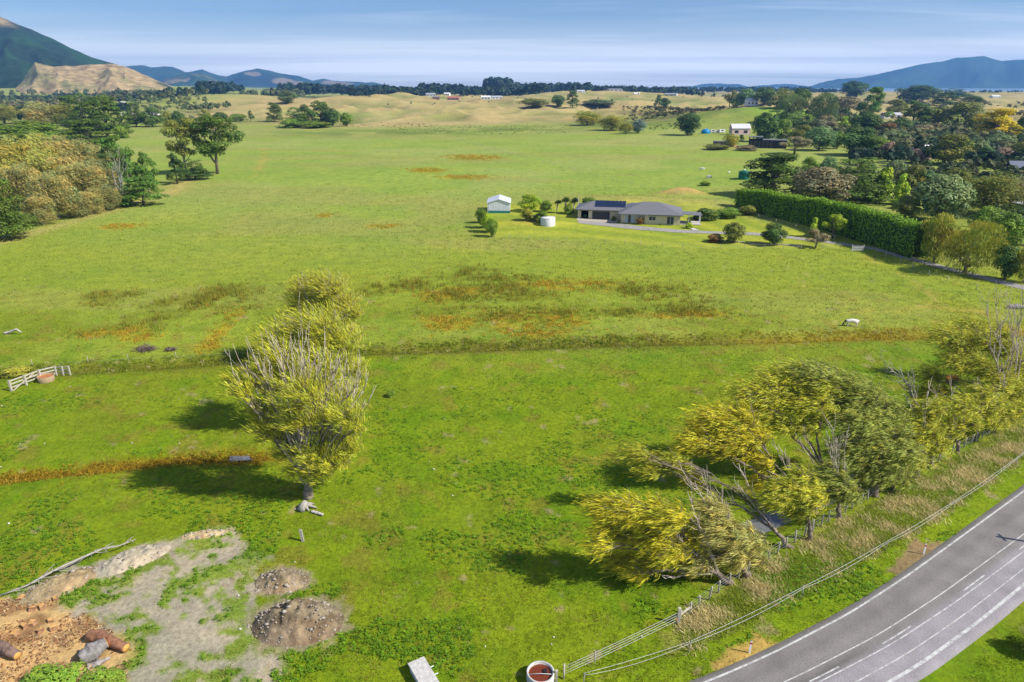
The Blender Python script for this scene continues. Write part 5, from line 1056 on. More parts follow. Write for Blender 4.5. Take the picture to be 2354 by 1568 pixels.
def build_shed():
    A = G(1121, 491); B = G(1172, 492); L = np.hypot(*(B - A)[:2]); ang = math.atan2(B[1] - A[1], B[0] - A[0])
    z = float(terr(A[0], A[1])); t = thing('white_shed', 'white steel shed with pale gable roof left of the house', 'shed', (A[0], A[1], z - 0.15), ang + 0.10)
    D, Hh = 8.5, 2.9
    MB().box((L / 2, D / 2, Hh / 2), (L, D, Hh)).build('wall', M['shedwhite'], t)
    MB().add([(0, 0, Hh), (L, 0, Hh), (L / 2, 0, Hh + 0.95), (0, D, Hh), (L, D, Hh), (L / 2, D, Hh + 0.95)], [(0, 1, 2), (4, 3, 5), (0, 2, 5, 3), (1, 4, 5, 2)]).build('gable', M['shedwhite'], t)
    rf = MB(); e = 0.25
    for sx in (0, 1):
        x0, x1 = (-e, L / 2) if sx == 0 else (L + e, L / 2); zz = Hh - 0.13
        rf.add([(x0, -e, zz + .08), (x1, -e, Hh + 1.06), (x1, D + e, Hh + 1.06), (x0, D + e, zz + .08), (x0, -e, zz), (x1, -e, Hh + .98), (x1, D + e, Hh + .98), (x0, D + e, zz)], [(0, 1, 2, 3), (7, 6, 5, 4), (0, 4, 5, 1), (2, 6, 7, 3), (3, 7, 4, 0)])
    rf.build('roof', obmat('pale_roof_steel', (0.62, 0.64, 0.67), rough=0.35, var=0.04), t)
    for i in range(9): MB().box((0.4 + i * (L - 0.8) / 8, -0.02, Hh / 2), (0.05, 0.05, Hh - 0.1)).build('cladding_rib', M['shedwhite'], t)
    q = thing('garden_net', 'low teal shade-cloth fence in front of the white shed', 'fence', (A[0], A[1], z), ang)
    MB().box((3.4, -1.2, 0.4), (6.2, 0.05, 0.8)).build('cloth', obmat('teal_cloth', (0.03, 0.22, 0.22), rough=0.8), q)
    for i in range(5): MB().bar((0.35 + i * 1.52, -1.15, -0.1), (0.35 + i * 1.52, -1.15, 0.95), 0.07, 0.07).build('post', M['post'], q)
build_shed()
def cyl_tank(name, label, c, rad, h, mat, ribs, cone=0.25, lid=None, roofmat=None):
    t = thing(name, label, 'water tank', tuple(c)); prof = [(rad * .985, -0.3)]
    for i in range(ribs):
        z0 = h * i / ribs; prof += [(rad, z0 + .03), (rad, z0 + h / ribs - .05), (rad * .985, z0 + h / ribs - .01)]
    V, F = lathe(prof, 32); link('wall', mesh_np('tank_wall', V, F), t, mat)
    V, F = lathe([(rad * 1.02, h - .04), (rad * 1.02, h + .04), (rad * 0.6, h + cone * .55), (0.02, h + cone)], 32); link('roof', mesh_np('tank_roof', V, F), t, roofmat or mat)
    if lid: V, F = lathe([(0.35, h + cone * .8), (0.35, h + cone + .18), (0.0, h + cone + .2)], 14); link('hatch', mesh_np('hatch', V, F), t, M['white'])
    return t
b = hit(1260, 521); cyl_tank('water_tank', 'white round concrete water tank on the lawn', b + [0, 1.6, 0], 1.85, 2.0, M['tank'], 1, 0.12, roofmat=obmat('tank_lid', (0.62, 0.62, 0.6), rough=0.8))
b = hit(1712, 413); cyl_tank('water_tank', 'green ribbed plastic water tank at the end of the hedge', b + [0, 1.5, -0.2], 1.95, 2.9, M['greentank'], 7, 0.7, True)

# ------------------------------------------------------------------ other buildings
def gable_house(name, label, u, vb, wpx, hpx, wall, roof, ang=0.0, dep=0.6, cat='house', win=3, y=None, pitch=22):
    b = hit(u, vb) if y is None else on(Xat(u, y), y); k = pxm(b[1], b[2]); L = wpx / k; Hh = hpx / k; D = L * dep
    t = thing(name, label, cat, (b[0], b[1], b[2] - 0.3), ang); wm, rm = obmat('wall_' + '_'.join('%d' % (q * 100) for q in wall), wall), obmat('roof_' + '_'.join('%d' % (q * 100) for q in roof), roof, rough=0.5)
    Hw = Hh * 0.62 + 0.3; rh = Hh * 0.38
    MB().add([(-L/2, 0, 0), (L/2, 0, 0), (L/2, D, 0), (-L/2, D, 0), (-L/2, 0, Hw), (L/2, 0, Hw), (L/2, D, Hw), (-L/2, D, Hw), (-L/2, D/2, Hw + rh), (L/2, D/2, Hw + rh)], [(0, 1, 5, 4), (1, 2, 6, 9, 5), (2, 3, 7, 6), (3, 0, 4, 8, 7)]).build('wall', wm, t)
    e = 0.35; MB().add([(-L/2 - e, -e, Hw - .05), (L/2 + e, -e, Hw - .05), (L/2 + e, D/2, Hw + rh + .1), (-L/2 - e, D/2, Hw + rh + .1), (-L/2 - e, D + e, Hw - .05), (L/2 + e, D + e, Hw - .05), (-L/2 - e, -e, Hw + .07), (L/2 + e, -e, Hw + .07), (L/2 + e, D/2, Hw + rh + .24), (-L/2 - e, D/2, Hw + rh + .24), (-L/2 - e, D + e, Hw + .07), (L/2 + e, D + e, Hw + .07)],
        [(6, 7, 8, 9), (9, 8, 11, 10), (0, 3, 2, 1), (3, 4, 5, 2), (0, 1, 7, 6), (4, 10, 11, 5), (0, 6, 9, 3), (3, 9, 10, 4), (1, 2, 8, 7), (2, 5, 11, 8)]).build('roof', rm, t)
    for i in range(win): MB().box((-L/2 + L * (i + .5) / win, -0.04, Hw * 0.55), (L / win * 0.42, 0.08, Hw * 0.38)).build('window', M['glass'], t)
    return t
WH = (0.72, 0.72, 0.70); GR = (0.30, 0.31, 0.33)
gable_house('pink_workshop', 'pink workshop with pale roof and two large windows beyond the black barn', 1703, 311, 42, 24, (0.62, 0.45, 0.45), (0.60, 0.60, 0.62), 0.05, 0.5, 'workshop', 2)
gable_house('hilltop_house', 'house with blue-grey roof half hidden by hilltop trees', 1730, 243, 26, 16, WH, (0.45, 0.50, 0.55), 0.1)
gable_house('pink_house', 'pink and white house among the trees on the right', 2140, 366, 26, 30, (0.62, 0.42, 0.42), (0.62, 0.58, 0.58), 0.3, 0.9)
gable_house('white_house', 'low white-roofed house left of the pink house', 2112, 362, 34, 20, WH, (0.62, 0.62, 0.62), 0.1)
gable_house('blue_house', 'dark blue house with grey roof at the right edge', 2346, 408, 46, 34, (0.015, 0.035, 0.07), (0.16, 0.18, 0.24), -0.25, 0.7)
gable_house('pale_shed', 'pale flat shed behind the dark blue house', 2346, 382, 30, 12, WH, (0.6, 0.6, 0.6), 0.0, 0.5, 'shed', 2)
gable_house('roof_house', 'house roof showing between trees below the wide skyline clump', 2052, 272, 40, 12, WH, (0.5, 0.5, 0.52), 0.0, 0.5)
for (u, y, w, h, wc, rc, lab) in ((83, 1150, 22, 7, WH, WH, 'white long farm building on the far plain below the foothill'), (98, 1170, 12, 6, (0.6, 0.3, 0.25), (0.5, 0.2, 0.15), 'small reddish farm building next to the white long one'),
    (345, 820, 36, 9, WH, (0.62, 0.64, 0.66), 'white long-roofed building beyond the small grove'), (292, 830, 24, 8, WH, WH, 'white house left of the long-roofed building'), (252, 1050, 28, 6, WH, WH, 'pale low building above the small grove'), (283, 1250, 12, 5, WH, WH, 'tiny white house on the far plain right of the tall conifer'),
    (992, 1290, 22, 7, (0.4, 0.4, 0.4), (0.30, 0.30, 0.32), 'grey-roofed house on the green dune saddle'), (1027, 1330, 14, 7, WH, WH, 'small white house on the dune beside the grey-roofed one'), (1042, 1200, 28, 8, (0.4, 0.25, 0.2), (0.42, 0.14, 0.11), 'red-roofed house on the middle dunes'), (1003, 1180, 16, 6, (0.3, 0.15, 0.12), (0.25, 0.2, 0.18), 'brown-roofed house left of the red-roofed house'),
    (1117, 1170, 22, 8, WH, WH, 'brightest white house in the dune hollow'), (1143, 1190, 24, 7, WH, (0.4, 0.42, 0.44), 'grey and white house right of the brightest white one'), (1335, 1480, 18, 6, WH, (0.5, 0.5, 0.52), 'white house on the dune skyline left of centre-right'), (1415, 1560, 34, 6, (0.4, 0.38, 0.34), (0.2, 0.2, 0.21), 'long dark-roofed house on the dune skyline'),
    (1463, 1420, 14, 6, WH, WH, 'small pale house on the right dune skyline'), (1540, 1500, 28, 6, WH, (0.3, 0.31, 0.33), 'long low house above the lone dune trees'), (2290, 1700, 20, 6, WH, WH, 'white house on the flat land before the sea')):
    gable_house('far_house', lab, u, 0, w, h, wc, rc, random.Random(u).uniform(-.4, .4), 0.55, 'house', 3, y)
def barn():
    b = hit(1720, 340); k = pxm(b[1]); t = thing('black_barn', 'black open-fronted barn with a row of bays', 'barn', (b[0], b[1], b[2] - .2), -0.32); L = 80 / k * 1.02; m = obmat('black_steel', (0.03, 0.028, 0.03), rough=0.6); rm = obmat('barn_roof', (0.17, 0.17, 0.18), rough=0.5)
    D = 9; H1 = 6.2; H2 = 4.7; L1 = L * 0.36
    MB().box((L / 2, D, H2 / 2), (L, .15, H2)).box((.08, D / 2, H1 / 2), (.15, D, H1)).box((L - .08, D / 2, H2 / 2), (.15, D, H2)).box((L * .82, 0.1, H2 / 2), (L * .36, .15, H2)).box((L1, D/2, H1 - .8), (.15, D, 1.6)).build('wall', m, t)
    for i in range(6): MB().box((L * .64 * i / 6 + .15, 0.08, (H1 if i < 3 else H2) / 2), (.5, .3, H1 if i < 3 else H2)).build('bay_post', m, t)
    for i in range(6): MB().box((L * .64 * (i + .5) / 6 + .2, 0.5, (H2 - .3) / 2), (L * .64 / 6 - .5, .08, H2 - .3)).build('bay_door', obmat('bay_brown', (0.085, 0.075, 0.07), rough=0.7), t)
    MB().box((L1 / 2, D / 2, H1 + .06), (L1 + .3, D + .8, .14)).build('roof', rm, t); MB().box(((L + L1) / 2, D / 2, H2 + .06), (L - L1 + .2, D + .8, .14)).build('roof', rm, t)
barn()
def small_shed():
    b = hit(1642, 335); k = pxm(b[1]); L = 40 / k; t = thing('brown_shed', 'small weathered flat-roofed shed left of the black barn', 'shed', (b[0], b[1], b[2] - .1), -0.08); D = 4.5; Hh = 2.5; m = obmat('weathered_ply', (0.22, 0.19, 0.16), rough=0.9, var=0.3, scale=1.0)
    MB().box((L / 2, D / 2, Hh / 2), (L, D, Hh)).build('wall', m, t); MB().box((L / 2, D / 2, Hh + .08), (L + .5, D + .5, .14)).build('roof', obmat('barn_roof', (0.17, 0.17, 0.18)), t)
    for f, w_, mm in ((.05, .5, 'dark'), (.38, .6, 'dark'), (.55, .5, 'dark')): MB().box((L * f + .3, -0.04, Hh * .45), (w_, .1, Hh * .85)).build('door', M[mm], t)
    MB().box((L * .82, -.04, Hh * .5), (1.6, .08, 1.6)).build('panel', M['frame'], t)
    p = hit(1680, 337); q = thing('clay_heap', 'orange clay heap beside the small weathered shed', 'heap', tuple(p)); V, F = lathe([(3.6, -.3), (3.0, .3), (1.8, .9), (.7, 1.3), (0.02, 1.45)], 18); V[:, 0] *= 1.5; V = V + rng.normal(0, .12, V.shape); link('earth', mesh_np('clay', V, F, None, True), q, obmat('orange_clay', (0.45, 0.27, 0.13), rough=0.95))
small_shed()
def tarp():
    b = hit(1622, 307); t = thing('blue_tarp_stack', 'bright blue tarpaulin-covered stack in the yard left of the pink workshop', 'tarpaulin', tuple(b)); V, F = lathe([(2.6, -.2), (2.7, .8), (2.5, 2.0), (1.7, 2.9), (.6, 3.3), (0.02, 3.35)], 20); V[:, 0] *= 1.25; V = V + rng.normal(0, .1, V.shape)
    link('cover', mesh_np('tarp', V, F, None, True), t, obmat('blue_tarp', (0.01, 0.22, 0.45), rough=0.5))
    for i, (du, w_, h_, c) in enumerate(((16, 3.2, 2.0, WH), (26, 4.0, 1.6, (0.6, 0.6, 0.58)), (37, 4.5, 2.2, WH))):
        p = hit(1622 + du, 306); q = thing('yard_trailer', ['white trailer next to the blue tarpaulin', 'grey trailer second from the blue tarpaulin', 'white caravan nearest the pink workshop'][i], 'trailer', tuple(p), 0.1 * i)
        m = obmat('trailer_%d' % i, c); MB().box((0, 0, .5 + h_ / 2), (w_, 1.9, h_)).build('body', m, q); MB().box((0, -.97, .7 + h_ * .6), (w_ * .4, .06, h_ * .35)).build('window', M['glass'], q)
        for sx in (-.5, .5): V, F = lathe([(0, -.1), (.35, -.1), (.35, .1), (0, .1)], 12); o = link('wheel', mesh_np('wheel', V, F), q, M['dark']); o.rotation_euler = (math.pi / 2, 0, 0); o.location = (sx, -.9, .35)
tarp()
b = hit(2338, 492); t = thing('carport_roof', 'grey flat pergola roof at the right edge behind the trees', 'pergola', tuple(b))
MB().box((1.5, 1.5, 2.9), (5, 4, .15)).build('roof', obmat('pergola_grey', (0.4, 0.41, 0.42)), t)
for x, y in ((-.8, -.3), (3.8, -.3), (-.8, 3.3), (3.8, 3.3)): MB().bar((x, y, -.2), (x, y, 2.84), .12, .12).build('post', M['frame'], t)

# ------------------------------------------------------------------ fences, posts, gates
def poly_at(P, step, jit=0.0, seed=0):
    P = np.asarray(P, float); s_ = np.concatenate([[0], np.cumsum(np.hypot(*np.diff(P, axis=0).T))]); r = np.random.default_rng(seed); q = np.arange(0, s_[-1], step) + 0
    q = np.clip(q + r.uniform(-jit, jit, len(q)), 0, s_[-1]); return np.c_[np.interp(q, s_, P[:, 0]), np.interp(q, s_, P[:, 1])]
def post_mesh(w, h, k=8, name='post'):
    V, F = lathe([(0.0, -0.3), (w, -0.3), (w, h - 0.03), (w * 0.8, h), (0.0, h)], k); return mesh_np(name, V, F)
def wire_fence(name, label, P, step, h, w, wires, seed, wirer=0.006, mat='post', tops=0.0):
    pts = poly_at(P, step, step * 0.12, seed); b = on(*pts[0]); t = thing(name, label, 'fence', tuple(b)); r = np.random.default_rng(seed); me = post_mesh(w, h); me.materials.append(M[mat])
    for p in pts:
        o = link('post', me, t); q = on(*p) - b; o.location = tuple(q); o.rotation_euler = (r.normal(0, .05), r.normal(0, .05), r.uniform(0, 6)); o.scale = (1, 1, r.uniform(0.9, 1.08))
    Z = np.array([on(*p)[2] for p in pts])
    for i in range(wires):
        hh = h * (0.25 + 0.68 * i / max(1, wires - 1)); V = np.c_[pts, Z + hh] - b; tube_obj('wire', [(V, np.full(len(V), wirer))], M['wire'], t, 4)
    return t
rf = wire_fence('roadside_fence', 'post and wire fence between the willows and the rough verge', FENCE, 1.18, 1.15, 0.065, 4, 5)
rf_b = np.array(rf.location)
def local_child(root, name, mb, mat): return mb.build(name, M[mat], root)
MB().bar(np.array((11.2, 36.4, -0.3)) - rf_b + [0, 0, rf_b[2]], np.array((11.2, 36.4, 1.3)) - rf_b + [0, 0, rf_b[2]], 0.2, 0.2).build('strainer_post', M['post'], rf)
MB().bar(np.array((11.3, 36.5, 0.62)) - rf_b + [0, 0, rf_b[2]], np.array((12.25, 37.3, 0.62)) - rf_b + [0, 0, rf_b[2]], 0.1, 0.1).build('stay', M['post'], rf)
def tape_fence():
    pts = TAPE; b = on(*pts[1]); t = thing('tape_fence', 'sagging white electric tape strung along the road verge', 'fence', tuple(b)); me = post_mesh(0.035, 0.95); me.materials.append(M['post'])
    P3d = [on(*p) for p in pts]
    for p in P3d: o = link('post', me, t); o.location = tuple(p - b); o.rotation_euler = (rng.normal(0, .06), rng.normal(0, .06), 0)
    for k, (h, sag) in enumerate(((0.88, 0.10), (0.72, 0.34))):
        V = []
        for a, q in zip(P3d[:-1], P3d[1:]):
            for f in np.linspace(0, 1, 9)[:-1]: V.append(a * (1 - f) + q * f + [0, 0, h - sag * 4 * f * (1 - f)])
        V = np.array(V) - b; tube_obj('tape', [(V, np.full(len(V), 0.012))], M['tape'], t, 4)
tape_fence()
def tape_gate():
    a = on(11.0, 36.2); e = G(1296, 1560); b = e; t = thing('tape_gate', 'white tape gate strung from the strainer post to the round trough', 'gate', tuple(b))
    for i, h in enumerate((0.4, 0.62, 0.84, 1.05)):
        f = np.linspace(0, 1, 10)[:, None]; V = (1 - f) * (e + [0, 0, h * 0.9]) + f * (a + [0, 0, h]); V[:, 2] -= 0.05 * np.sin(np.pi * f[:, 0]); tube_obj('tape', [(V - b, np.full(10, 0.011))], M['tape'], t, 4)
    m = G(1368, 1528); tube_obj('pole', [([m - b + [0, 0, -.1], m - b + [0, 0, 1.1]], [0.02, 0.02])], M['tape'], t, 5)
    for p in (e, a): 
        V, F = lathe([(0, -.08), (.035, -.06), (.05, 0), (.035, .06), (0, .08)], 8); o = link('handle', mesh_np('handle', V, F), t, obmat('orange_handle', (0.7, 0.16, 0.01), rough=0.4)); o.location = tuple(p - b + [0, 0, 0.5])
    tube_obj('end_post', [([[0, 0, -.2], [0, 0, 1.15]], [0.06, 0.055])], M['post'], t, 8)
tape_gate()
wire_fence('boundary_fence', 'thin paddock fence running from the far paddock corner toward the hedge', [G(u, v)[:2] for u, v in [(1047, 320), (1150, 347), (1300, 386), (1450, 425), (1560, 455), (1660, 480), (1760, 508), (1860, 535), (1950, 560)]], 7.0, 1.15, 0.06, 2, 8, 0.012)
wire_fence('lawn_fence', 'thin fence between the lawn and the front paddock', [G(u, v)[:2] for u, v in [(1133, 546), (1300, 556), (1500, 567), (1620, 573), (1800, 572), (1945, 571)]], 4.4, 1.1, 0.05, 3, 9, 0.008)
wire_fence('track_fence', 'short fence between the gravel track and the paddock', [G(u, v)[:2] for u, v in [(2010, 578), (2070, 605), (2150, 640), (2250, 668), (2360, 700)]], 5.0, 1.1, 0.06, 3, 10, 0.008)
wire_fence('ditch_fence', 'low fence along the overgrown ditch', [(-62, 81.5), (-38, 85.5), (-24, 88.6)], 6, 1.0, 0.04, 1, 12, 0.008)

def rail_section(t, b, A, Bq, n, h, mat, w=0.16, rails=3):
    for i in range(n + 1):
        f = i / n; p = A * (1 - f) + Bq * f - b; MB().bar(p + [0, 0, -.3], p + [0, 0, h + .1], w, w).build('post', M[mat], t)
    d = nrm(Bq - A); off = np.array([-d[1], d[0], 0]) * (w / 2 + 0.03)
    for k in range(rails):
        z = h * (0.3 + 0.66 * k / (rails - 1)); MB().bar(A - b + off + [0, 0, z], Bq - b + off + [0, 0, z + .003], 0.05, 0.15).build('rail', M[mat], t)
def rail_fence():
    pts = [G(u, v) for u, v in ((26, 897), (66, 884), (94, 872), (129, 857), (161, 859))]; pts = [on(p[0], p[1]) for p in pts]; b = pts[0]; M['oldpale'] = plain('pale_painted_timber', (0.47, 0.45, 0.38), 0.8, 0.15)
    t = thing('yard_rail_fence', 'old timber rail fence and stock race at the ditch end', 'fence', tuple(b)); rail_section(t, b, pts[0], pts[2], 2, 1.25, 'post', 0.2); rail_section(t, b, pts[2], pts[3], 1, 1.3, 'oldpale', 0.15); rail_section(t, b, pts[3], pts[4], 2, 1.2, 'oldpale', 0.14)
    MB().bar(pts[0] - b + [0.3, -.12, .1], pts[2] - b + [-.3, -.12, 1.2], .05, .12).build('brace', M['post'], t)
rail_fence()
def farm_gate():
    a = G(1958, 578); e = G(1984, 578); b = a; t = thing('farm_gate', 'pale timber farm gate beside the drive', 'gate', tuple(b)); L = np.linalg.norm(e - a)
    for i in range(5): MB().box((L / 2, 0, 0.22 + i * .23), (L, .05, .13)).build('rail', M['frame'] if i % 2 else M['concrete'], t)
    for x in (0, L): MB().bar((x, 0.06, -.3), (x, 0.06, 1.4), .18, .18).build('post', M['post'], t)
farm_gate()
def marker(u, v, lab):
    b = on(*G(u, v)[:2]); t = thing('road_marker_post', lab, 'marker post', tuple(b)); MB().box((0, 0, .35), (.11, .05, 1.3)).build('post', M['white'], t); MB().box((0, -.005, .80), (.114, .056, .14)).build('reflector', M['red'], t); MB().box((0, 0, .985), (.10, .045, .03)).build('cap', M['white'], t)
marker(1723, 1501, 'white road marker post on the straw-coloured bare patch'); marker(2123, 1274, 'white road marker post on the brown gravel patch farther along')
def power_pole():
    tip = G(2287, 1236); L = 8.2 / math.tan(SUN_EL); b = np.array([tip[0] + SUN_AZ.x * L, tip[1] + SUN_AZ.y * L, 0]); t = thing('power_pole', 'power pole whose shadow falls across the road', 'pole', tuple(b))
    tube_obj('pole', [([[0, 0, -.3], [0, 0, 8.2]], [.17, .12])], M['post'], t, 8); MB().box((0, 0, 7.9), (.12, .9, .12)).build('crossarm', M['post'], t)
power_pole()

# ------------------------------------------------------------------ yard: mounds, logs, troughs
def mound(name, label, c, rx, ry, h, rz, colr, col2, seed, nstone, mat_s, cat='mound'):
    r = np.random.default_rng(seed); t = thing(name, label, cat, tuple(c), rz); n = 62; a, q = np.meshgrid(np.linspace(-1.12, 1.12, n), np.linspace(-1.12, 1.12, n), indexing='ij')
    rr = np.hypot(a, q); z = h * np.clip(1 - rr ** 1.25, -0.12, 1); X = a * rx; Y = q * ry
    z = z + (fbm(X + seed, Y, 0.9, 4, seed) - 0.5) * 1.0 * h * np.clip(1.1 - rr, 0, 1) + (fbm(X, Y + seed, 0.26, 4, seed + 3) - .5) * 0.34 * np.clip(1.3 - rr, .2, 1); z = np.where(rr > 1.08, -0.2, z)
    k = sstep(.35, .65, fbm(X, Y, .8, 4, seed + 5)); c_ = np.array(colr) * (1 - k[..., None]) + np.array(col2) * k[..., None]; c_ = c_ * (0.8 + .4 * fbm(X, Y, .2, 3, 9))[..., None]
    i = np.arange(n - 1)[:, None] * n; j = np.arange(n - 1)[None]; F = np.stack([i + j, i + n + j, i + n + j + 1, i + j + 1], -1).reshape(-1, 4)
    link('earth', mesh_np('mound', np.stack([X, Y, z], -1).reshape(-1, 3), F, c_.reshape(-1, 3), True), t, M['ground'])
    if nstone:
        Vs, Fs = [], []; off = 0
        for _ in range(nstone):
            ph = r.uniform(0, 6.28); f = r.beta(3, 1.3) * 1.1; sx, sy = f * math.cos(ph), f * math.sin(ph); zz = h * max(0, 1 - f ** 1.5); sz = r.uniform(.03, .085) * (2.0 if r.random() < .12 else 1)
            V = nrm(np.array([(x, y, z_) for x in (-1, 0, 1) for y in (-1, 0, 1) for z_ in (-1, 0, 1) if (x, y, z_) != (0, 0, 0) and abs(x) + abs(y) + abs(z_) != 2], float)) 
            V = V * sz * r.uniform(.65, 1.3, (len(V), 1)) * [1.2, 1, .75]; hull = HULL; Vs.append(V + [sx * rx, sy * ry, zz - sz * .1]); Fs.append(hull + off); off += len(V)
        o = link('stones', mesh_np('stones', np.concatenate(Vs), np.concatenate(Fs)), t, mat_s); o['kind'] = 'stuff'
    return t
def _hull():
    pts = nrm(np.array([(x, y, z_) for x in (-1, 0, 1) for y in (-1, 0, 1) for z_ in (-1, 0, 1) if (x, y, z_) != (0, 0, 0) and abs(x) + abs(y) + abs(z_) != 2], float)); n = len(pts); F = []
    for i in range(n):
        for j in range(i + 1, n):
            for k in range(j + 1, n):
                nn = np.cross(pts[j] - pts[i], pts[k] - pts[i])
                if np.linalg.norm(nn) < 1e-6: continue
                d = (pts - pts[i]) @ nn
                if (d <= 1e-6).all(): F.append((i, j, k))
                elif (d >= -1e-6).all(): F.append((i, k, j))
    return np.array(F)
HULL = _hull()
M['stone'] = plain('grey_stone', (0.36, 0.31, 0.26), 0.9, 0.25, 2.0, 0.3)
mound('soil_mound', 'large stony heap of brown soil in the gravel yard', G(684, 1432), 3.1, 2.1, 1.55, 0, (0.25, 0.195, 0.125), (0.155, 0.115, 0.07), 3, 210, M['stone'])
mound('soil_mound', 'smaller stony heap of brown soil behind the large one', G(648, 1336), 1.95, 1.35, 0.75, 0, (0.28, 0.22, 0.14), (0.19, 0.145, 0.085), 7, 90, M['stone'])
A = G(215, 1318); B = G(385, 1256); mound('gravel_heap', 'pale grey gravel heap along the fallen grey branch', (A + B) / 2, np.linalg.norm(B - A) / 2 * 1.05, 1.25, 0.75, math.atan2(*(B - A)[[1, 0]]), (0.41, 0.36, 0.27), (0.35, 0.305, 0.225), 13, 60, M['stone'], 'gravel heap')
A = G(40, 1385); B = G(235, 1305); mound('gravel_heap', 'brown gravel heap left of the pale gravel heap', (A + B) / 2, np.linalg.norm(B - A) / 2, 1.3, 0.7, math.atan2(*(B - A)[[1, 0]]), (0.36, 0.275, 0.155), (0.28, 0.21, 0.12), 17, 90, M['stone'], 'gravel heap')
mound('dirt_ridge', 'low sandy ridge at the top of the gravel yard', G(470, 1228), 1.7, 0.5, 0.3, 0.2, (0.50, 0.38, 0.22), (0.40, 0.28, 0.16), 19, 50, M['stone'])
def gnarl(P, rad, seed, k=9, amp=0.24):
    r = np.random.default_rng(seed); P = np.asarray(P, float); s_ = np.linspace(0, 1, len(P)); m = 22; q = np.linspace(0, 1, m); k = 16
    Pq = np.stack([np.interp(q, s_, P[:, i]) for i in range(3)], -1); rq = np.interp(q, s_, rad) * (1 + r.normal(0, .05, m)); rq[0] *= .8; V, F = tubes([(Pq, rq)], k, True)
    a = np.tile(np.arange(k) / k * 6.283, m); z = np.repeat(q, k); lump = 1 + .16 * np.sin(2 * a + seed) * np.sin(5 * z + seed) + .30 * (fbm(np.cos(a) * 1.5 + seed, z * 6 + np.sin(a) * 1.5, 1, 4, seed) - .5) * 2 + .10 * (vnoise(a * 4, z * 2.5, seed) - .5) * 2
    c = np.repeat(Pq, k, 0); V[:m * k] = c + (V[:m * k] - c) * lump[:, None]; V[:, 2] = np.maximum(V[:, 2], -.05); return V, F
def log(name, label, P, rad, col, seed, cut=None, cat='log', k=10):
    b = np.array(P[0]); b = np.array([b[0], b[1], 0]); t = thing(name, label, cat, tuple(b)); V, F = gnarl(np.array(P) - b, rad, seed, k); m = obmat('log_%s_%d' % (name, seed), col, rough=.95, var=.4, scale=3.5, bump=.9); link('trunk', mesh_np('log', V, F, None, False), t, m)
    if cut is not None:
        P = np.array(P) - b; d = nrm(P[-1] - P[-2]); cm = obmat('fresh_cut_wood', (0.62, 0.34, 0.09), rough=.8, var=.15, scale=8)
        V, F = tubes([(np.array([P[-1] - d * .02, P[-1] + d * .035]), np.array([rad[-1] * .93, rad[-1] * .93]))], k); link('cut_face', mesh_np('cut', V, F), t, cm)
    return t
def GZ(u, v, z): return G(u, v, z)
log('grey_log', 'weathered grey log with an orange sawn face in the yard', [GZ(184, 1516, .40), GZ(205, 1502, .46), GZ(225, 1488, .52), GZ(243, 1477, .56)], [.40, .50, .48, .38], (0.22, 0.205, 0.195), 3, True, 'log', 12)
log('split_slab', 'grey split slab lying in front of the grey log', [GZ(200, 1533, .12), GZ(225, 1525, .16), GZ(253, 1512, .12)], [.14, .2, .1], (0.30, 0.27, 0.25), 4)
log('red_log', 'long reddish-brown log behind the grey log', [GZ(202, 1460, .36), GZ(228, 1462, .38), GZ(258, 1476, .36), GZ(290, 1490, .30)], [.34, .40, .36, .28], (0.27, 0.13, 0.075), 5, True, 'log', 12)
log('dark_log', 'dark split log at the left edge of the sawdust', [GZ(-18, 1480, .3), GZ(8, 1490, .34), GZ(40, 1508, .25)], [.3, .36, .26], (0.20, 0.13, 0.10), 6, True)
log('ring_cut', 'small round log end beside the grey log', [GZ(200, 1538, .14), GZ(208, 1532, .15)], [.13, .13], (0.32, 0.25, 0.2), 8, True)
chunks = [(34, 1458, .26, 'orange firewood block nearest the dark split log'), (56, 1442, .24, 'orange firewood block left in the pair of tall blocks'), (74, 1436, .24, 'orange firewood block right in the pair of tall blocks'), (92, 1453, .27, 'brown firewood block in the middle of the sawdust'), (124, 1446, .26, 'pale orange firewood block right of the brown one'), (74, 1402, .24, 'orange firewood block at the upper edge of the sawdust'), (98, 1398, .27, 'tall pale firewood block at the top of the sawdust'), (50, 1376, .27, 'orange firewood block below the brown gravel heap'), (127, 1378, .2, 'small pale firewood block on the gravel edge'), (118, 1428, .2, 'short orange firewood block above the pale orange one'), (14, 1462, .22, 'small orange firewood block near the left edge')]
for i, (u, v, q, lab) in enumerate(chunks):
    r = np.random.default_rng(40 + i); p = G(u, v); t = thing('firewood_block', lab, 'firewood', tuple(p), r.uniform(0, 6), 'firewood blocks in the sawdust'); w, d, h = q * r.uniform(.8, 1.3), q * r.uniform(.7, 1.1), q * r.uniform(.7, 1.2)
    V = np.array([(-w, -d, 0), (w, -d * .8, 0), (w * .7, d, 0), (-w * .8, d, 0), (-w * .8, -d * .6, h), (w * .9, -d * .7, h * .8), (w * .5, d * .8, h * 1.1), (-w * .9, d * .6, h)]) + r.normal(0, .03, (8, 3))
    MB().add(V, [(0, 1, 5, 4), (1, 2, 6, 5), (2, 3, 7, 6), (3, 0, 4, 7)]).build('bark', obmat('firewood_bark', (0.30, 0.17, 0.09), rough=.9, var=.4, scale=5), t); MB().add(V[4:], [(0, 1, 2, 3)]).build('split_face', obmat('fresh_split_wood', (0.60, 0.34, 0.12), rough=.8, var=.25, scale=6), t)
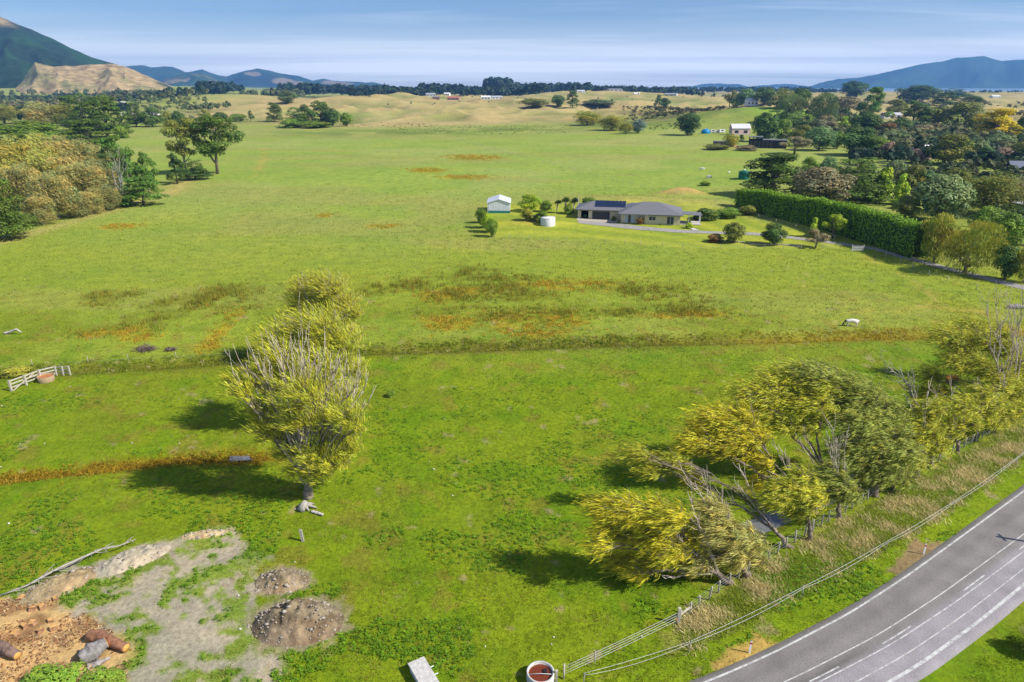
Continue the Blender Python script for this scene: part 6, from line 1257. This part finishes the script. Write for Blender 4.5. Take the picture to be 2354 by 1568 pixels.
def chips():
    r = np.random.default_rng(9); n = 2600; x0, y0 = SAWDUST.min(0); x1, y1 = SAWDUST.max(0); X = r.uniform(x0, x1, n * 3); Y = r.uniform(max(y0, 28), y1, n * 3); k = in_poly(X, Y, SAWDUST) & (fbm(X, Y, 1.2, 3, 91) > .46); X, Y = X[k][:n], Y[k][:n]; n = len(X)
    C = np.c_[X, Y, 0.03 + .04 * r.random(n)]; nv = nrm(rvec(r, n) * .5 + [0, 0, 1]); A, B = leaf_axes(r, nv, .45, .04 + .09 * r.random(n)); pal = np.array([(.55, .33, .14), (.34, .15, .07), (.20, .10, .06), (.62, .46, .26)]); V, F, c = diamonds(C, A, B, pal[r.integers(0, 4, n)] * r.uniform(.7, 1.2, (n, 1)))
    o = link('bark_chips', mesh_np('bark_chips', V, F, c), None, M['grassblade']); tag(o, 'orange and brown bark chips strewn over the sawdust', kind='stuff')
chips()
def fallen_branch():
    pth = [GZ(-8, 1372, .12), GZ(62, 1346, .25), GZ(100, 1325, .5), GZ(135, 1306, .62), GZ(195, 1279, .55), GZ(235, 1262, .5), GZ(270, 1256, .55), GZ(312, 1240, .35)]; b = np.array([pth[0][0], pth[0][1], 0]); t = thing('fallen_branch', 'long grey fallen branch lying behind the gravel heaps', 'branch', tuple(b)); r = np.random.default_rng(2); pts = np.array(pth) - b; paths = [(pts, np.linspace(.09, .05, len(pts)) * np.array([.6, .8, 1, 1.1, 1.2, 1.2, 1, .6]))]
    for i in range(34):
        k = r.integers(0, len(pts) - 1); f = r.random(); p = pts[k] * (1 - f) + pts[k + 1] * f; d = nrm(pts[k + 1] - pts[k] + r.normal(0, .7, 3) * [1, 1, .5]); l = r.uniform(.3, 1.4); paths.append((np.array([p, p + d * l * .5 + r.normal(0, .05, 3), p + d * l + [0, 0, -.1]]), [.035, .025, .01]))
    tube_obj('limbs', paths, M['deadwood'], t, 6)
fallen_branch()
def stump():
    p = G(700, 1168); t = thing('driftwood_stump', 'pale gnarled root stump below the half bare willow', 'stump', tuple(p)); r = np.random.default_rng(5); paths = [([(-.2, -.3, -.05), (0, -.1, .35), (.1, .2, .6)], [.4, .34, .2])]
    for a in np.linspace(0, 6.28, 8)[:-1]: l = r.uniform(.6, 1.2); paths.append(([(0, 0, .3), (math.cos(a) * l * .5, math.sin(a) * l * .4, .25), (math.cos(a) * l, math.sin(a) * l * .7, .02)], [.2, .13, .05]))
    tube_obj('roots', paths, M['deadwood'], t, 7)
    log('small_log', 'short pale log lying right of the gnarled stump', [GZ(716, 1175, .1), GZ(742, 1183, .1)], [.12, .11], (0.5, 0.45, 0.4), 12)
    p = G(697, 1244); t = thing('leaning_post', 'short grey leaning post stuck in the grass below the willow', 'post', tuple(p)); MB().bar((0, 0, -.2), (-.16, .12, 1.0), .2, .16).build('post', M['deadwood'], t)
    log('dry_log', 'small twisted dead log lying in the far left paddock', [GZ(8, 766, .15), GZ(22, 763, .3), GZ(38, 757, .75), GZ(44, 761, .5), GZ(50, 765, .1)], [.12, .16, .14, .1, .05], (0.5, 0.45, 0.4), 13)
    log('paddock_log', 'grey log lying near the track at the right edge', [GZ(2318, 705, .35), GZ(2335, 705, .4), GZ(2352, 706, .3)], [.35, .42, .3], (0.30, 0.27, 0.24), 14)
    for u, v, w_, lab in ((337, 806, 1.5, 'dark brush pile in the left middle paddock'), (392, 806, .8, 'smaller brush pile right of the dark brush pile')):
        p = hit(u, v); t = thing('brush_pile', lab, 'brush pile', tuple(p)); r = np.random.default_rng(int(u)); paths = []
        for _ in range(60): a = r.uniform(0, 6.28); c = r.normal(0, .35, 3) * w_ * [1, .6, .3] + [0, 0, .25]; d = np.array([math.cos(a), math.sin(a), r.normal(0, .3)]) * r.uniform(.3, .8) * w_; paths.append((np.array([c - d, c + r.normal(0, .05, 3), c + d]), [.03, .05, .02]))
        o = tube_obj('sticks', paths, M['bark'], t, 5); o.color = (.16, .12, .09, 1)
stump()
def troughs():
    c = G(1242, 1562); t = thing('round_trough', 'round concrete stock trough full of reddish water', 'trough', tuple(c)); V, F = lathe([(.84, -.1), (.86, .62), (.80, .66), (.74, .62), (.72, .2), (0.0, .2)], 36); link('rim', mesh_np('trough', V, F, None, True), t, M['concrete'])
    V, F = lathe([(.735, .46), (0.0, .46)], 36); link('water', mesh_np('trough_water', V, F), t, water_mat('rusty_water', (0.16, 0.035, 0.012), .08, .05, 2))
    tube_obj('pipe', [([(-.75, -.1, .52), (0, -.12, .6), (.8, -.1, .52)], [.02, .02, .02])], M['tape'], t, 6); MB().box((.30, .15, .5), (.22, .3, .12)).build('float_box', M['dark'], t); MB().box((.98, -.1, .35), (.14, .14, .95)).build('stub_post', M['post'], t)
    A = G(936, 1523, .62); Bq = G(975, 1511, .62); D = G(1006, 1562, .62); ux = nrm(Bq - A); L = 2.5; W = np.linalg.norm(Bq - A); dv = nrm(D - Bq); o0 = (A + Bq) / 2 + dv * L / 2; ang = math.atan2(dv[1], dv[0])
    t = thing('concrete_trough', 'long box trough with a pale concrete lid at the bottom edge', 'trough', (o0[0], o0[1], 0), ang)
    lid = MB().box((0, 0, .60), (L, W * 1.02, .09)).build('lid', M['concrete'], t); bv = lid.modifiers.new('bevel', 'BEVEL'); bv.width = .02
    MB().box((0, 0, .27), (L * .93, W * .84, .56)).build('basin', M['tank'], t)
    for x in (-.55, .1): tube_obj('pipe', [([(x, W * .3, .3), (x, W * .82, .3)], [.035, .035])], M['tape'], t, 6)
    q = G(107, 874); t = thing('half_barrel', 'round orange-brown trough beside the rail fence', 'trough', (q[0], q[1], float(terr(q[0], q[1])))); V, F = lathe([(.85, -.1), (.95, .7), (.86, .72), (.78, .35), (0, .35)], 20); link('wall', mesh_np('barrel', V, F, None, True), t, obmat('brown_trough', (.34, .24, .14), rough=.8)); V, F = lathe([(.83, .55), (0, .55)], 20); link('water', mesh_np('barrel_water', V, F), t, obmat('orange_scum', (.42, .16, .06), rough=.5))
troughs()

# ------------------------------------------------------------------ water, animals
def water_strip(name, label, pts, w, z):
    P, q = smooth_line(pts, .5); Tn = nrm(np.gradient(P, axis=0)); Nn = np.stack([Tn[:, 1], -Tn[:, 0]], -1); n = len(P); V = np.concatenate([np.c_[P + Nn * w, np.full(n, z)], np.c_[P - Nn * w, np.full(n, z)]]); i = np.arange(n - 1); o = link(name, mesh_np(name, V, np.stack([i, i + 1, i + n + 1, i + n], -1)), None, M['water']); tag(o, label, kind='structure')
water_strip('stream', 'narrow stream under the roadside willows', STREAM, 1.3, -0.42)
a_ = np.linspace(0, 6.283, 25)[:-1]; rr_ = 1 + .5 * (fbm(np.cos(a_) * 2 + 5, np.sin(a_) * 2, 1, 3, 3) - .5) * 2; pv = np.c_[-26.6 + 1.1 * rr_ * np.cos(a_), 58.55 + .55 * rr_ * np.sin(a_), np.full(24, -.235)]
pd = MB().add(pv, [tuple(range(24))]).build('puddle', M['water']); tag(pd, 'small puddle in the willow shade', kind='structure')
def quadruped(name, label, cat, u, v, scale, rz, matf, graze=True, legs=1.0):
    b = hit(u, v); t = thing(name, label, cat, tuple(b), rz)
    # +x is the head end
    vs = [(-.85, 0, 1.12, .30, .33), (-.3, 0, 1.10, .36, .40), (.3, 0, 1.10, .36, .40), (.75, 0, 1.16, .30, .34)]; ed = [(0, 1), (1, 2), (2, 3)]
    nk = [(1.08, 0, 1.05, .19, .22), (1.38, 0, .62, .15, .16), (1.52, 0, .30, .13, .14), (1.60, 0, .10, .08, .08)] if graze else [(1.05, 0, 1.45, .18, .2), (1.3, 0, 1.75, .15, .16), (1.62, 0, 1.62, .11, .12)]
    for q in nk: vs.append(q); ed.append((3 if q is nk[0] else len(vs) - 2, len(vs) - 1))
    for x, root, k in ((-.85, 0, -1), (.72, 3, 1)):
        for sy in (-.19, .19):
            i = len(vs); vs += [(x, sy, .80, .15, .17), (x + (.10 if k < 0 else -.02), sy, .48, .085, .085), (x - (.05 if k < 0 else 0), sy, .30, .06, .06), (x, sy, .03, .07, .06)]; ed += [(root, i), (i, i + 1), (i + 1, i + 2), (i + 2, i + 3)]
    i = len(vs); vs += [(-1.16, 0, 1.2, .05, .05), (-1.25, 0, .75, .04, .04)]; ed += [(0, i), (i, i + 1)]
    me = bpy.data.meshes.new(name + '_body'); me.from_pydata([(q[0] * scale, q[1] * scale, q[2] * scale) for q in vs], ed, []); o = link('body', me, t, matf); o.modifiers.new('skin', 'SKIN'); o.modifiers['skin'].use_smooth_shade = True
    for sv, q in zip(me.skin_vertices[0].data, vs): sv.radius = (q[3] * scale, q[4] * scale)
    me.skin_vertices[0].data[0].use_root = True; o.modifiers.new('sub', 'SUBSURF').render_levels = 1
    hd = np.array(nk[1 if graze else 1][:3]) * scale
    for sy in (-1, 1): V, F = lathe([(0.0, 0), (.06 * scale, .07 * scale), (.0, .2 * scale)], 6); e = link('ear', mesh_np('ear', V, F), t, matf); e.location = (hd[0] - .02, sy * .14 * scale, hd[2] + .08 * scale); e.rotation_euler = (-sy * 1.1, 0, 0)
    return t
def hide(name, body, head, x0, spots=0.0):
    m, t, bs, out = mat_new(name); tc = N(t, 'ShaderNodeTexCoord'); sp = N(t, 'ShaderNodeSeparateXYZ'); t.links.new(tc.outputs['Object'], sp.inputs[0]); f = ramp(t, mathn(t, 'SUBTRACT', sp.outputs[0], x0 - .1), [(0.05, 0.0), (.15, 1.0)]); c = mixc(t, 'MIX', f, body, head); t.links.new(c, bs.inputs['Base Color']); bs.inputs['Roughness'].default_value = .8; return m
quadruped('grazing_cow', 'white cow with a dark head grazing beside the orange weeds', 'cow', 1957, 750, 0.82, math.radians(172), hide('cow_hide', (.72, .68, .62), (.05, .035, .03), .85))
quadruped('calf', 'orange-brown calf seen through the roadside willows', 'cow', 2184, 880, 0.75, math.radians(15), hide('calf_hide', (.5, .2, .05), (.45, .17, .05), .9))
quadruped('covered_horse', 'horse in a blue and white cover in the paddock beyond the house', 'horse', 1629, 411, 0.9, math.radians(20), hide('horse_cover', (.30, .30, .42), (.06, .05, .08), .8))
quadruped('sheep', 'white sheep lying out in the far right paddock', 'sheep', 1614, 392, 0.85, math.radians(160), hide('fleece', (.7, .68, .62), (.65, .62, .58), .9))
quadruped('sheep', 'single white sheep near the green water tank', 'sheep', 1676, 399, 0.6, math.radians(40), hide('fleece_b', (.72, .7, .65), (.65, .62, .58), .9))
def edging():
    P = poly_at([G(u, v)[:2] for u, v in [(1632, 556), (1660, 553), (1690, 556), (1722, 560), (1760, 562), (1800, 562), (1835, 566)]], .55, .1, 3); b = on(*P[0]); t = thing('stone_edging', 'row of stones edging the garden bed by the drive', 'stones', tuple(b)); r = np.random.default_rng(4); pts = nrm(np.array([(x, y, z_) for x in (-1, 0, 1) for y in (-1, 0, 1) for z_ in (-1, 0, 1) if (x, y, z_) != (0, 0, 0) and abs(x) + abs(y) + abs(z_) != 2], float)); me = mesh_np('stone', pts * .4, HULL); me.materials.append(M['stone'])
    for p in P: o = link('stone', me, t); o.location = tuple(on(*p) - b); o.rotation_euler = tuple(r.uniform(0, 6, 3)); o.scale = (r.uniform(.7, 1.3), r.uniform(.6, 1.1), r.uniform(.5, .9))
edging()
for u, v, w_, h_, c, lab in ((120, 1590, 130, 45, 'mid', 'bright green leafy bush at the bottom left corner'), (235, 1598, 110, 42, 'mid', 'bright green leafy bush right of the corner bush'), (40, 866, 60, 22, 'wyel', 'low yellow-green bush behind the rail fence'), (2385, 1500, 80, 60, 'wyel', 'yellow-green roadside bush cut by the bottom right edge'), (898, 912, 22, 16, 'mid', 'small dark thistle clump right of the half bare willow'), (2182, 925, 24, 14, 'mid', 'small dark weed clump beyond the roadside willows')):
    T('bush', 'shrub', u, v, v - h_, w_, K[c], lab, 'bush')

# ------------------------------------------------------------------ grass, rushes and weeds (stuff)
def blades(name, label, X, Y, per, h, w, col, seed, wind=(0.0, 0.0), spread=0.12, lean=0.35, z0=0.0, cv=0.18, flat=0.0):
    r = np.random.default_rng(seed); n = len(X); m = n * per; Z = terr(X, Y) + z0; b = np.repeat(np.c_[X, Y, Z], per, 0); b[:, :2] += r.normal(0, spread, (m, 2)) * np.repeat(np.broadcast_to(np.asarray(h), n), per)[:, None] / 0.3
    hh = np.repeat(np.broadcast_to(np.asarray(h), n), per) * r.uniform(.6, 1.25, m); d = np.c_[r.normal(wind[0], lean, m), r.normal(wind[1], lean, m), np.full(m, 1.0 - flat)]; d = nrm(d); tip = b + d * hh[:, None]; tip[:, 2] = np.maximum(tip[:, 2], b[:, 2] + .02)
    sd = nrm(np.cross(d, rvec(r, m))) * (w * r.uniform(.6, 1.4, m))[:, None]; V = np.empty((m, 3, 3)); V[:, 0] = b - sd; V[:, 1] = b + sd; V[:, 2] = tip; c = np.repeat(col, per, 0) * np.clip(r.normal(1, cv, (m, 1)), .4, 1.7)
    o = link(name, mesh_np(name, V.reshape(-1, 3), np.arange(m * 3).reshape(m, 3), np.repeat(c, 3, 0)), None, M['grassblade']); tag(o, label, kind='stuff'); return o
def off_road(X, Y):
    ry = np.interp(X, ROADL[:, 0], ROADL[:, 1]); d = dpoly(X, Y, [tuple(p) for p in ROADL]); inside = (Y < ry + .2) & (d < 8.5); near_l = d < .35; beyond = (Y < ry) & (d > 6.7); return ((Y > ry) & (d > .35)) | beyond
def scatter_view(n, u0, u1, v0, v1, seed):
    r = np.random.default_rng(seed); u = r.uniform(u0, u1, n); v = r.uniform(v0, v1, n); dx = (u - 1177) / FPX; dy = -(v - 784) / FPX; t = CAM_H / (SP - dy * CP); return dx * t, (CP + dy * SP) * t
def pasture():
    X, Y = scatter_view(140000, -120, 2480, 430, 1640, 1); k = off_road(X, Y); X, Y = X[k], Y[k]; c, bare = ground_color(X, Y); r = np.random.default_rng(2); k = (r.random(len(X)) > bare * 1.1) & ~in_poly(X, Y, LAWN); X, Y, c = X[k], Y[k], c[k]
    tuss = sstep(.4, .65, fbm(X, Y, 1.1, 3, 81)); h = (0.05 + 0.10 * tuss) * np.clip(Y / 55, .9, 3.4); blades('pasture_grass', 'short grazed pasture grass of the paddocks', X, Y, 3, h, np.repeat(0.022 * np.clip(Y / 55, .9, 3.0), 3), np.clip(c * np.array([1.25, 1.22, 1.0]), 0, .9), 3, (-.15, 0), .20, .5)
pasture()
def patches():
    r = np.random.default_rng(12); X, Y, Xo, Yo = [], [], [], []
    for E_, xs, ys, dn in ((RUSH, X, Y, 2.4), (ORANGE, Xo, Yo, 4.6)):
        for (cx, cy, a, b_) in E_:
            n = int(min(4200, math.pi * a * b_ * dn)); q = r.normal(0, .56, (n, 2)); xs.append(cx + q[:, 0] * a); ys.append(cy + q[:, 1] * b_)
    X, Y, Xo, Yo = (np.concatenate(q) for q in (X, Y, Xo, Yo)); k = fbm(X, Y, 2.2, 4, 41) + r.normal(0, .04, len(X)) > .46; X, Y = X[k], Y[k]; k = fbm(Xo, Yo, 1.7, 4, 42) + r.normal(0, .05, len(Xo)) > .43; Xo, Yo = Xo[k], Yo[k]
    pal = np.array([(.25, .26, .03), (.20, .20, .022), (.38, .27, .035), (.28, .31, .03)]); blades('rush_clumps', 'dark green rush clumps in the damp middle paddock', X, Y, 9, r.uniform(.3, .85, len(X)) * np.clip(2.2 * fbm(X, Y, 5, 3, 88), .6, 1.6), .035, pal[r.integers(0, 4, len(X))], 4, (-.1, 0), .10, .28)
    pal = np.array([(.56, .36, .025), (.42, .36, .03), (.52, .28, .03), (.30, .33, .03)]); blades('orange_weeds', 'low orange-brown weeds spread over the damp paddock', Xo, Yo, 9, r.uniform(.15, .42, len(Xo)), .05, pal[r.integers(0, 4, len(Xo))], 5, (0, 0), .22, .7)
    n = 4200; f = np.sort(r.uniform(0, 1, n)); P = np.array(DITCH); s_ = np.concatenate([[0], np.cumsum(np.hypot(*np.diff(P, axis=0).T))]); x = np.interp(f * s_[-1], s_, P[:, 0]); y = np.interp(f * s_[-1], s_, P[:, 1]) + r.normal(0, 1.25, n) + .9; ob = sstep(10, 50, x + r.normal(0, 12, n)); col = np.array([(.20, .25, .018)]) * (1 - ob[:, None]) + np.array([(.46, .36, .03)]) * ob[:, None]; col = np.where(r.random((n, 1)) < .1, np.array([[.5, .43, .2]]), col)
    blades('ditch_growth', 'rank green and orange growth along the ditch', x, y, 11, r.uniform(.12, .38, n) * np.clip(2.2 * fbm(x, y, 4, 3, 83), .5, 1.7), .045, col, 6, (-.1, 0), .18, .5)
    n = 1500; P = np.array(WETLINE); x = r.uniform(-70, -24, n); y = np.interp(x, P[:, 0], P[:, 1]) + r.normal(0, .6, n); blades('wet_strip_weeds', 'rusty weeds along the wet strip in the near paddock', x, y, 8, r.uniform(.15, .35, n), .05, np.array([(.40, .26, .02)]) * r.uniform(.6, 1.2, (n, 1)), 7, (0, 0), .2, .6)
    n = 5200; f = r.random(n); g_ = .14 + .86 * r.random(n); s_ = np.concatenate([[0], np.cumsum(np.hypot(*np.diff(FENCE, axis=0).T))]); s2 = np.concatenate([[0], np.cumsum(np.hypot(*np.diff(TAPE[1:], axis=0).T))]); a = np.c_[np.interp(f * s_[-1], s_, FENCE[:, 0]), np.interp(f * s_[-1], s_, FENCE[:, 1])]; b_ = np.c_[np.interp(f * s2[-1], s2, TAPE[1:, 0]), np.interp(f * s2[-1], s2, TAPE[1:, 1])]; P = a * (1 - g_[:, None]) + b_ * g_[:, None]
    k = fbm(P[:, 0], P[:, 1], 1.1, 4, 44); straw = k + r.normal(0, .08, n) > .60; h = np.where(straw, r.uniform(.25, .55, n), r.uniform(.12, .30, n)); col = np.where(straw[:, None], np.array([[.66, .55, .27]]), np.array([[.30, .37, .035]])) * r.uniform(.75, 1.25, (n, 1))
    blades('verge_grass', 'long straw and green grass on the roadside verge', P[:, 0], P[:, 1], 17, h, .022, col, 8, (-.7, .15), .26, .6)
    # broad-leaved weeds
    X, Y = scatter_view(26000, -60, 2200, 860, 1600, 21); k = (fbm(X, Y, 5, 4, 85) > .56) & off_road(X, Y); X, Y = X[k], Y[k]; c, bare = ground_color(X, Y); k = bare < .3; X, Y = X[k], Y[k]; n = len(X); r = np.random.default_rng(22); per = 9; m = n * per
    b3 = np.repeat(np.c_[X, Y, terr(X, Y) + .10], per, 0); a = r.uniform(0, 6.28, m); l = r.uniform(.04, .10, m); d = np.c_[np.cos(a), np.sin(a), r.uniform(-.2, .7, m)]; d = nrm(d); sd = nrm(np.cross(d, [0, 0, 1.0])) * (l * .45)[:, None]; C = b3 + d * (l * 1.1)[:, None] + r.normal(0, .05, (m, 3)) * [1, 1, .4]
    V, F, cc = diamonds(C, d * l[:, None], sd, np.array([[.15, .29, .012]]) * np.repeat(r.uniform(.6, 1.35, (n, 1)), per, 0) * r.uniform(.8, 1.2, (m, 1))); o = link('broadleaf_weeds', mesh_np('broadleaf_weeds', V, F, cc), None, M['grassblade']); tag(o, 'patches of broad-leaved weeds in the near paddock', kind='stuff')
    # pale stones
    X, Y = scatter_view(75, -60, 1500, 880, 1500, 31); k = off_road(X, Y) & (fbm(X, Y, 8, 3, 87) > .45); X, Y = X[k], Y[k]; pts = nrm(np.array([(x, y, z_) for x in (-1, 0, 1) for y in (-1, 0, 1) for z_ in (-1, 0, 1) if (x, y, z_) != (0, 0, 0) and abs(x) + abs(y) + abs(z_) != 2], float)); Vs = [pts * r.uniform(.04, .10) * r.uniform(.7, 1.3, (len(pts), 1)) * [1.2, 1, .7] + [x, y, float(terr(x, y)) + .06] for x, y in zip(X, Y)]; Fs = [HULL + i * len(pts) for i in range(len(Vs))]
    o = link('scattered_stones', mesh_np('scattered_stones', np.concatenate(Vs), np.concatenate(Fs)), None, obmat('pale_stone', (.62, .58, .52), rough=.9)); tag(o, 'small pale stones scattered through the near paddock', kind='stuff')
patches()

def specks():
    X, Y = scatter_view(9000, -80, 2300, 800, 1620, 51); k = off_road(X, Y) & (fbm(X, Y, 6, 3, 93) > .40); X, Y = X[k], Y[k]; c, bare = ground_color(X, Y); X, Y = X[bare < .3], Y[bare < .3]; r = np.random.default_rng(52); n = len(X)
    pal = np.array([(.30, .17, .04), (.22, .20, .03), (.38, .30, .10), (.10, .19, .012), (.10, .19, .012)]); blades('weed_stalks', 'reddish seed stalks and dark tufts dotted over the near paddock', X, Y, 7, r.uniform(.10, .24, n), .02, pal[r.integers(0, 5, n)], 53, (-.1, 0), .3, .5)
    X, Y = scatter_view(3000, -80, 2450, 330, 830, 54); k = fbm(X, Y, 9, 3, 94) > .50; X, Y = X[k], Y[k]; k = ~in_poly(X, Y, LAWN); X, Y = X[k], Y[k]; n = len(X); sc = np.clip(Y / 110, .8, 2.6)
    pal = np.array([(.17, .22, .03), (.27, .27, .07), (.33, .29, .11)]); blades('rank_tussocks', 'ranker darker and straw tussocks through the middle paddocks', X, Y, 8, r.uniform(.12, .26, n) * sc, .05, pal[r.integers(0, 3, n)], 55, (-.15, 0), .35, .5)
specks()
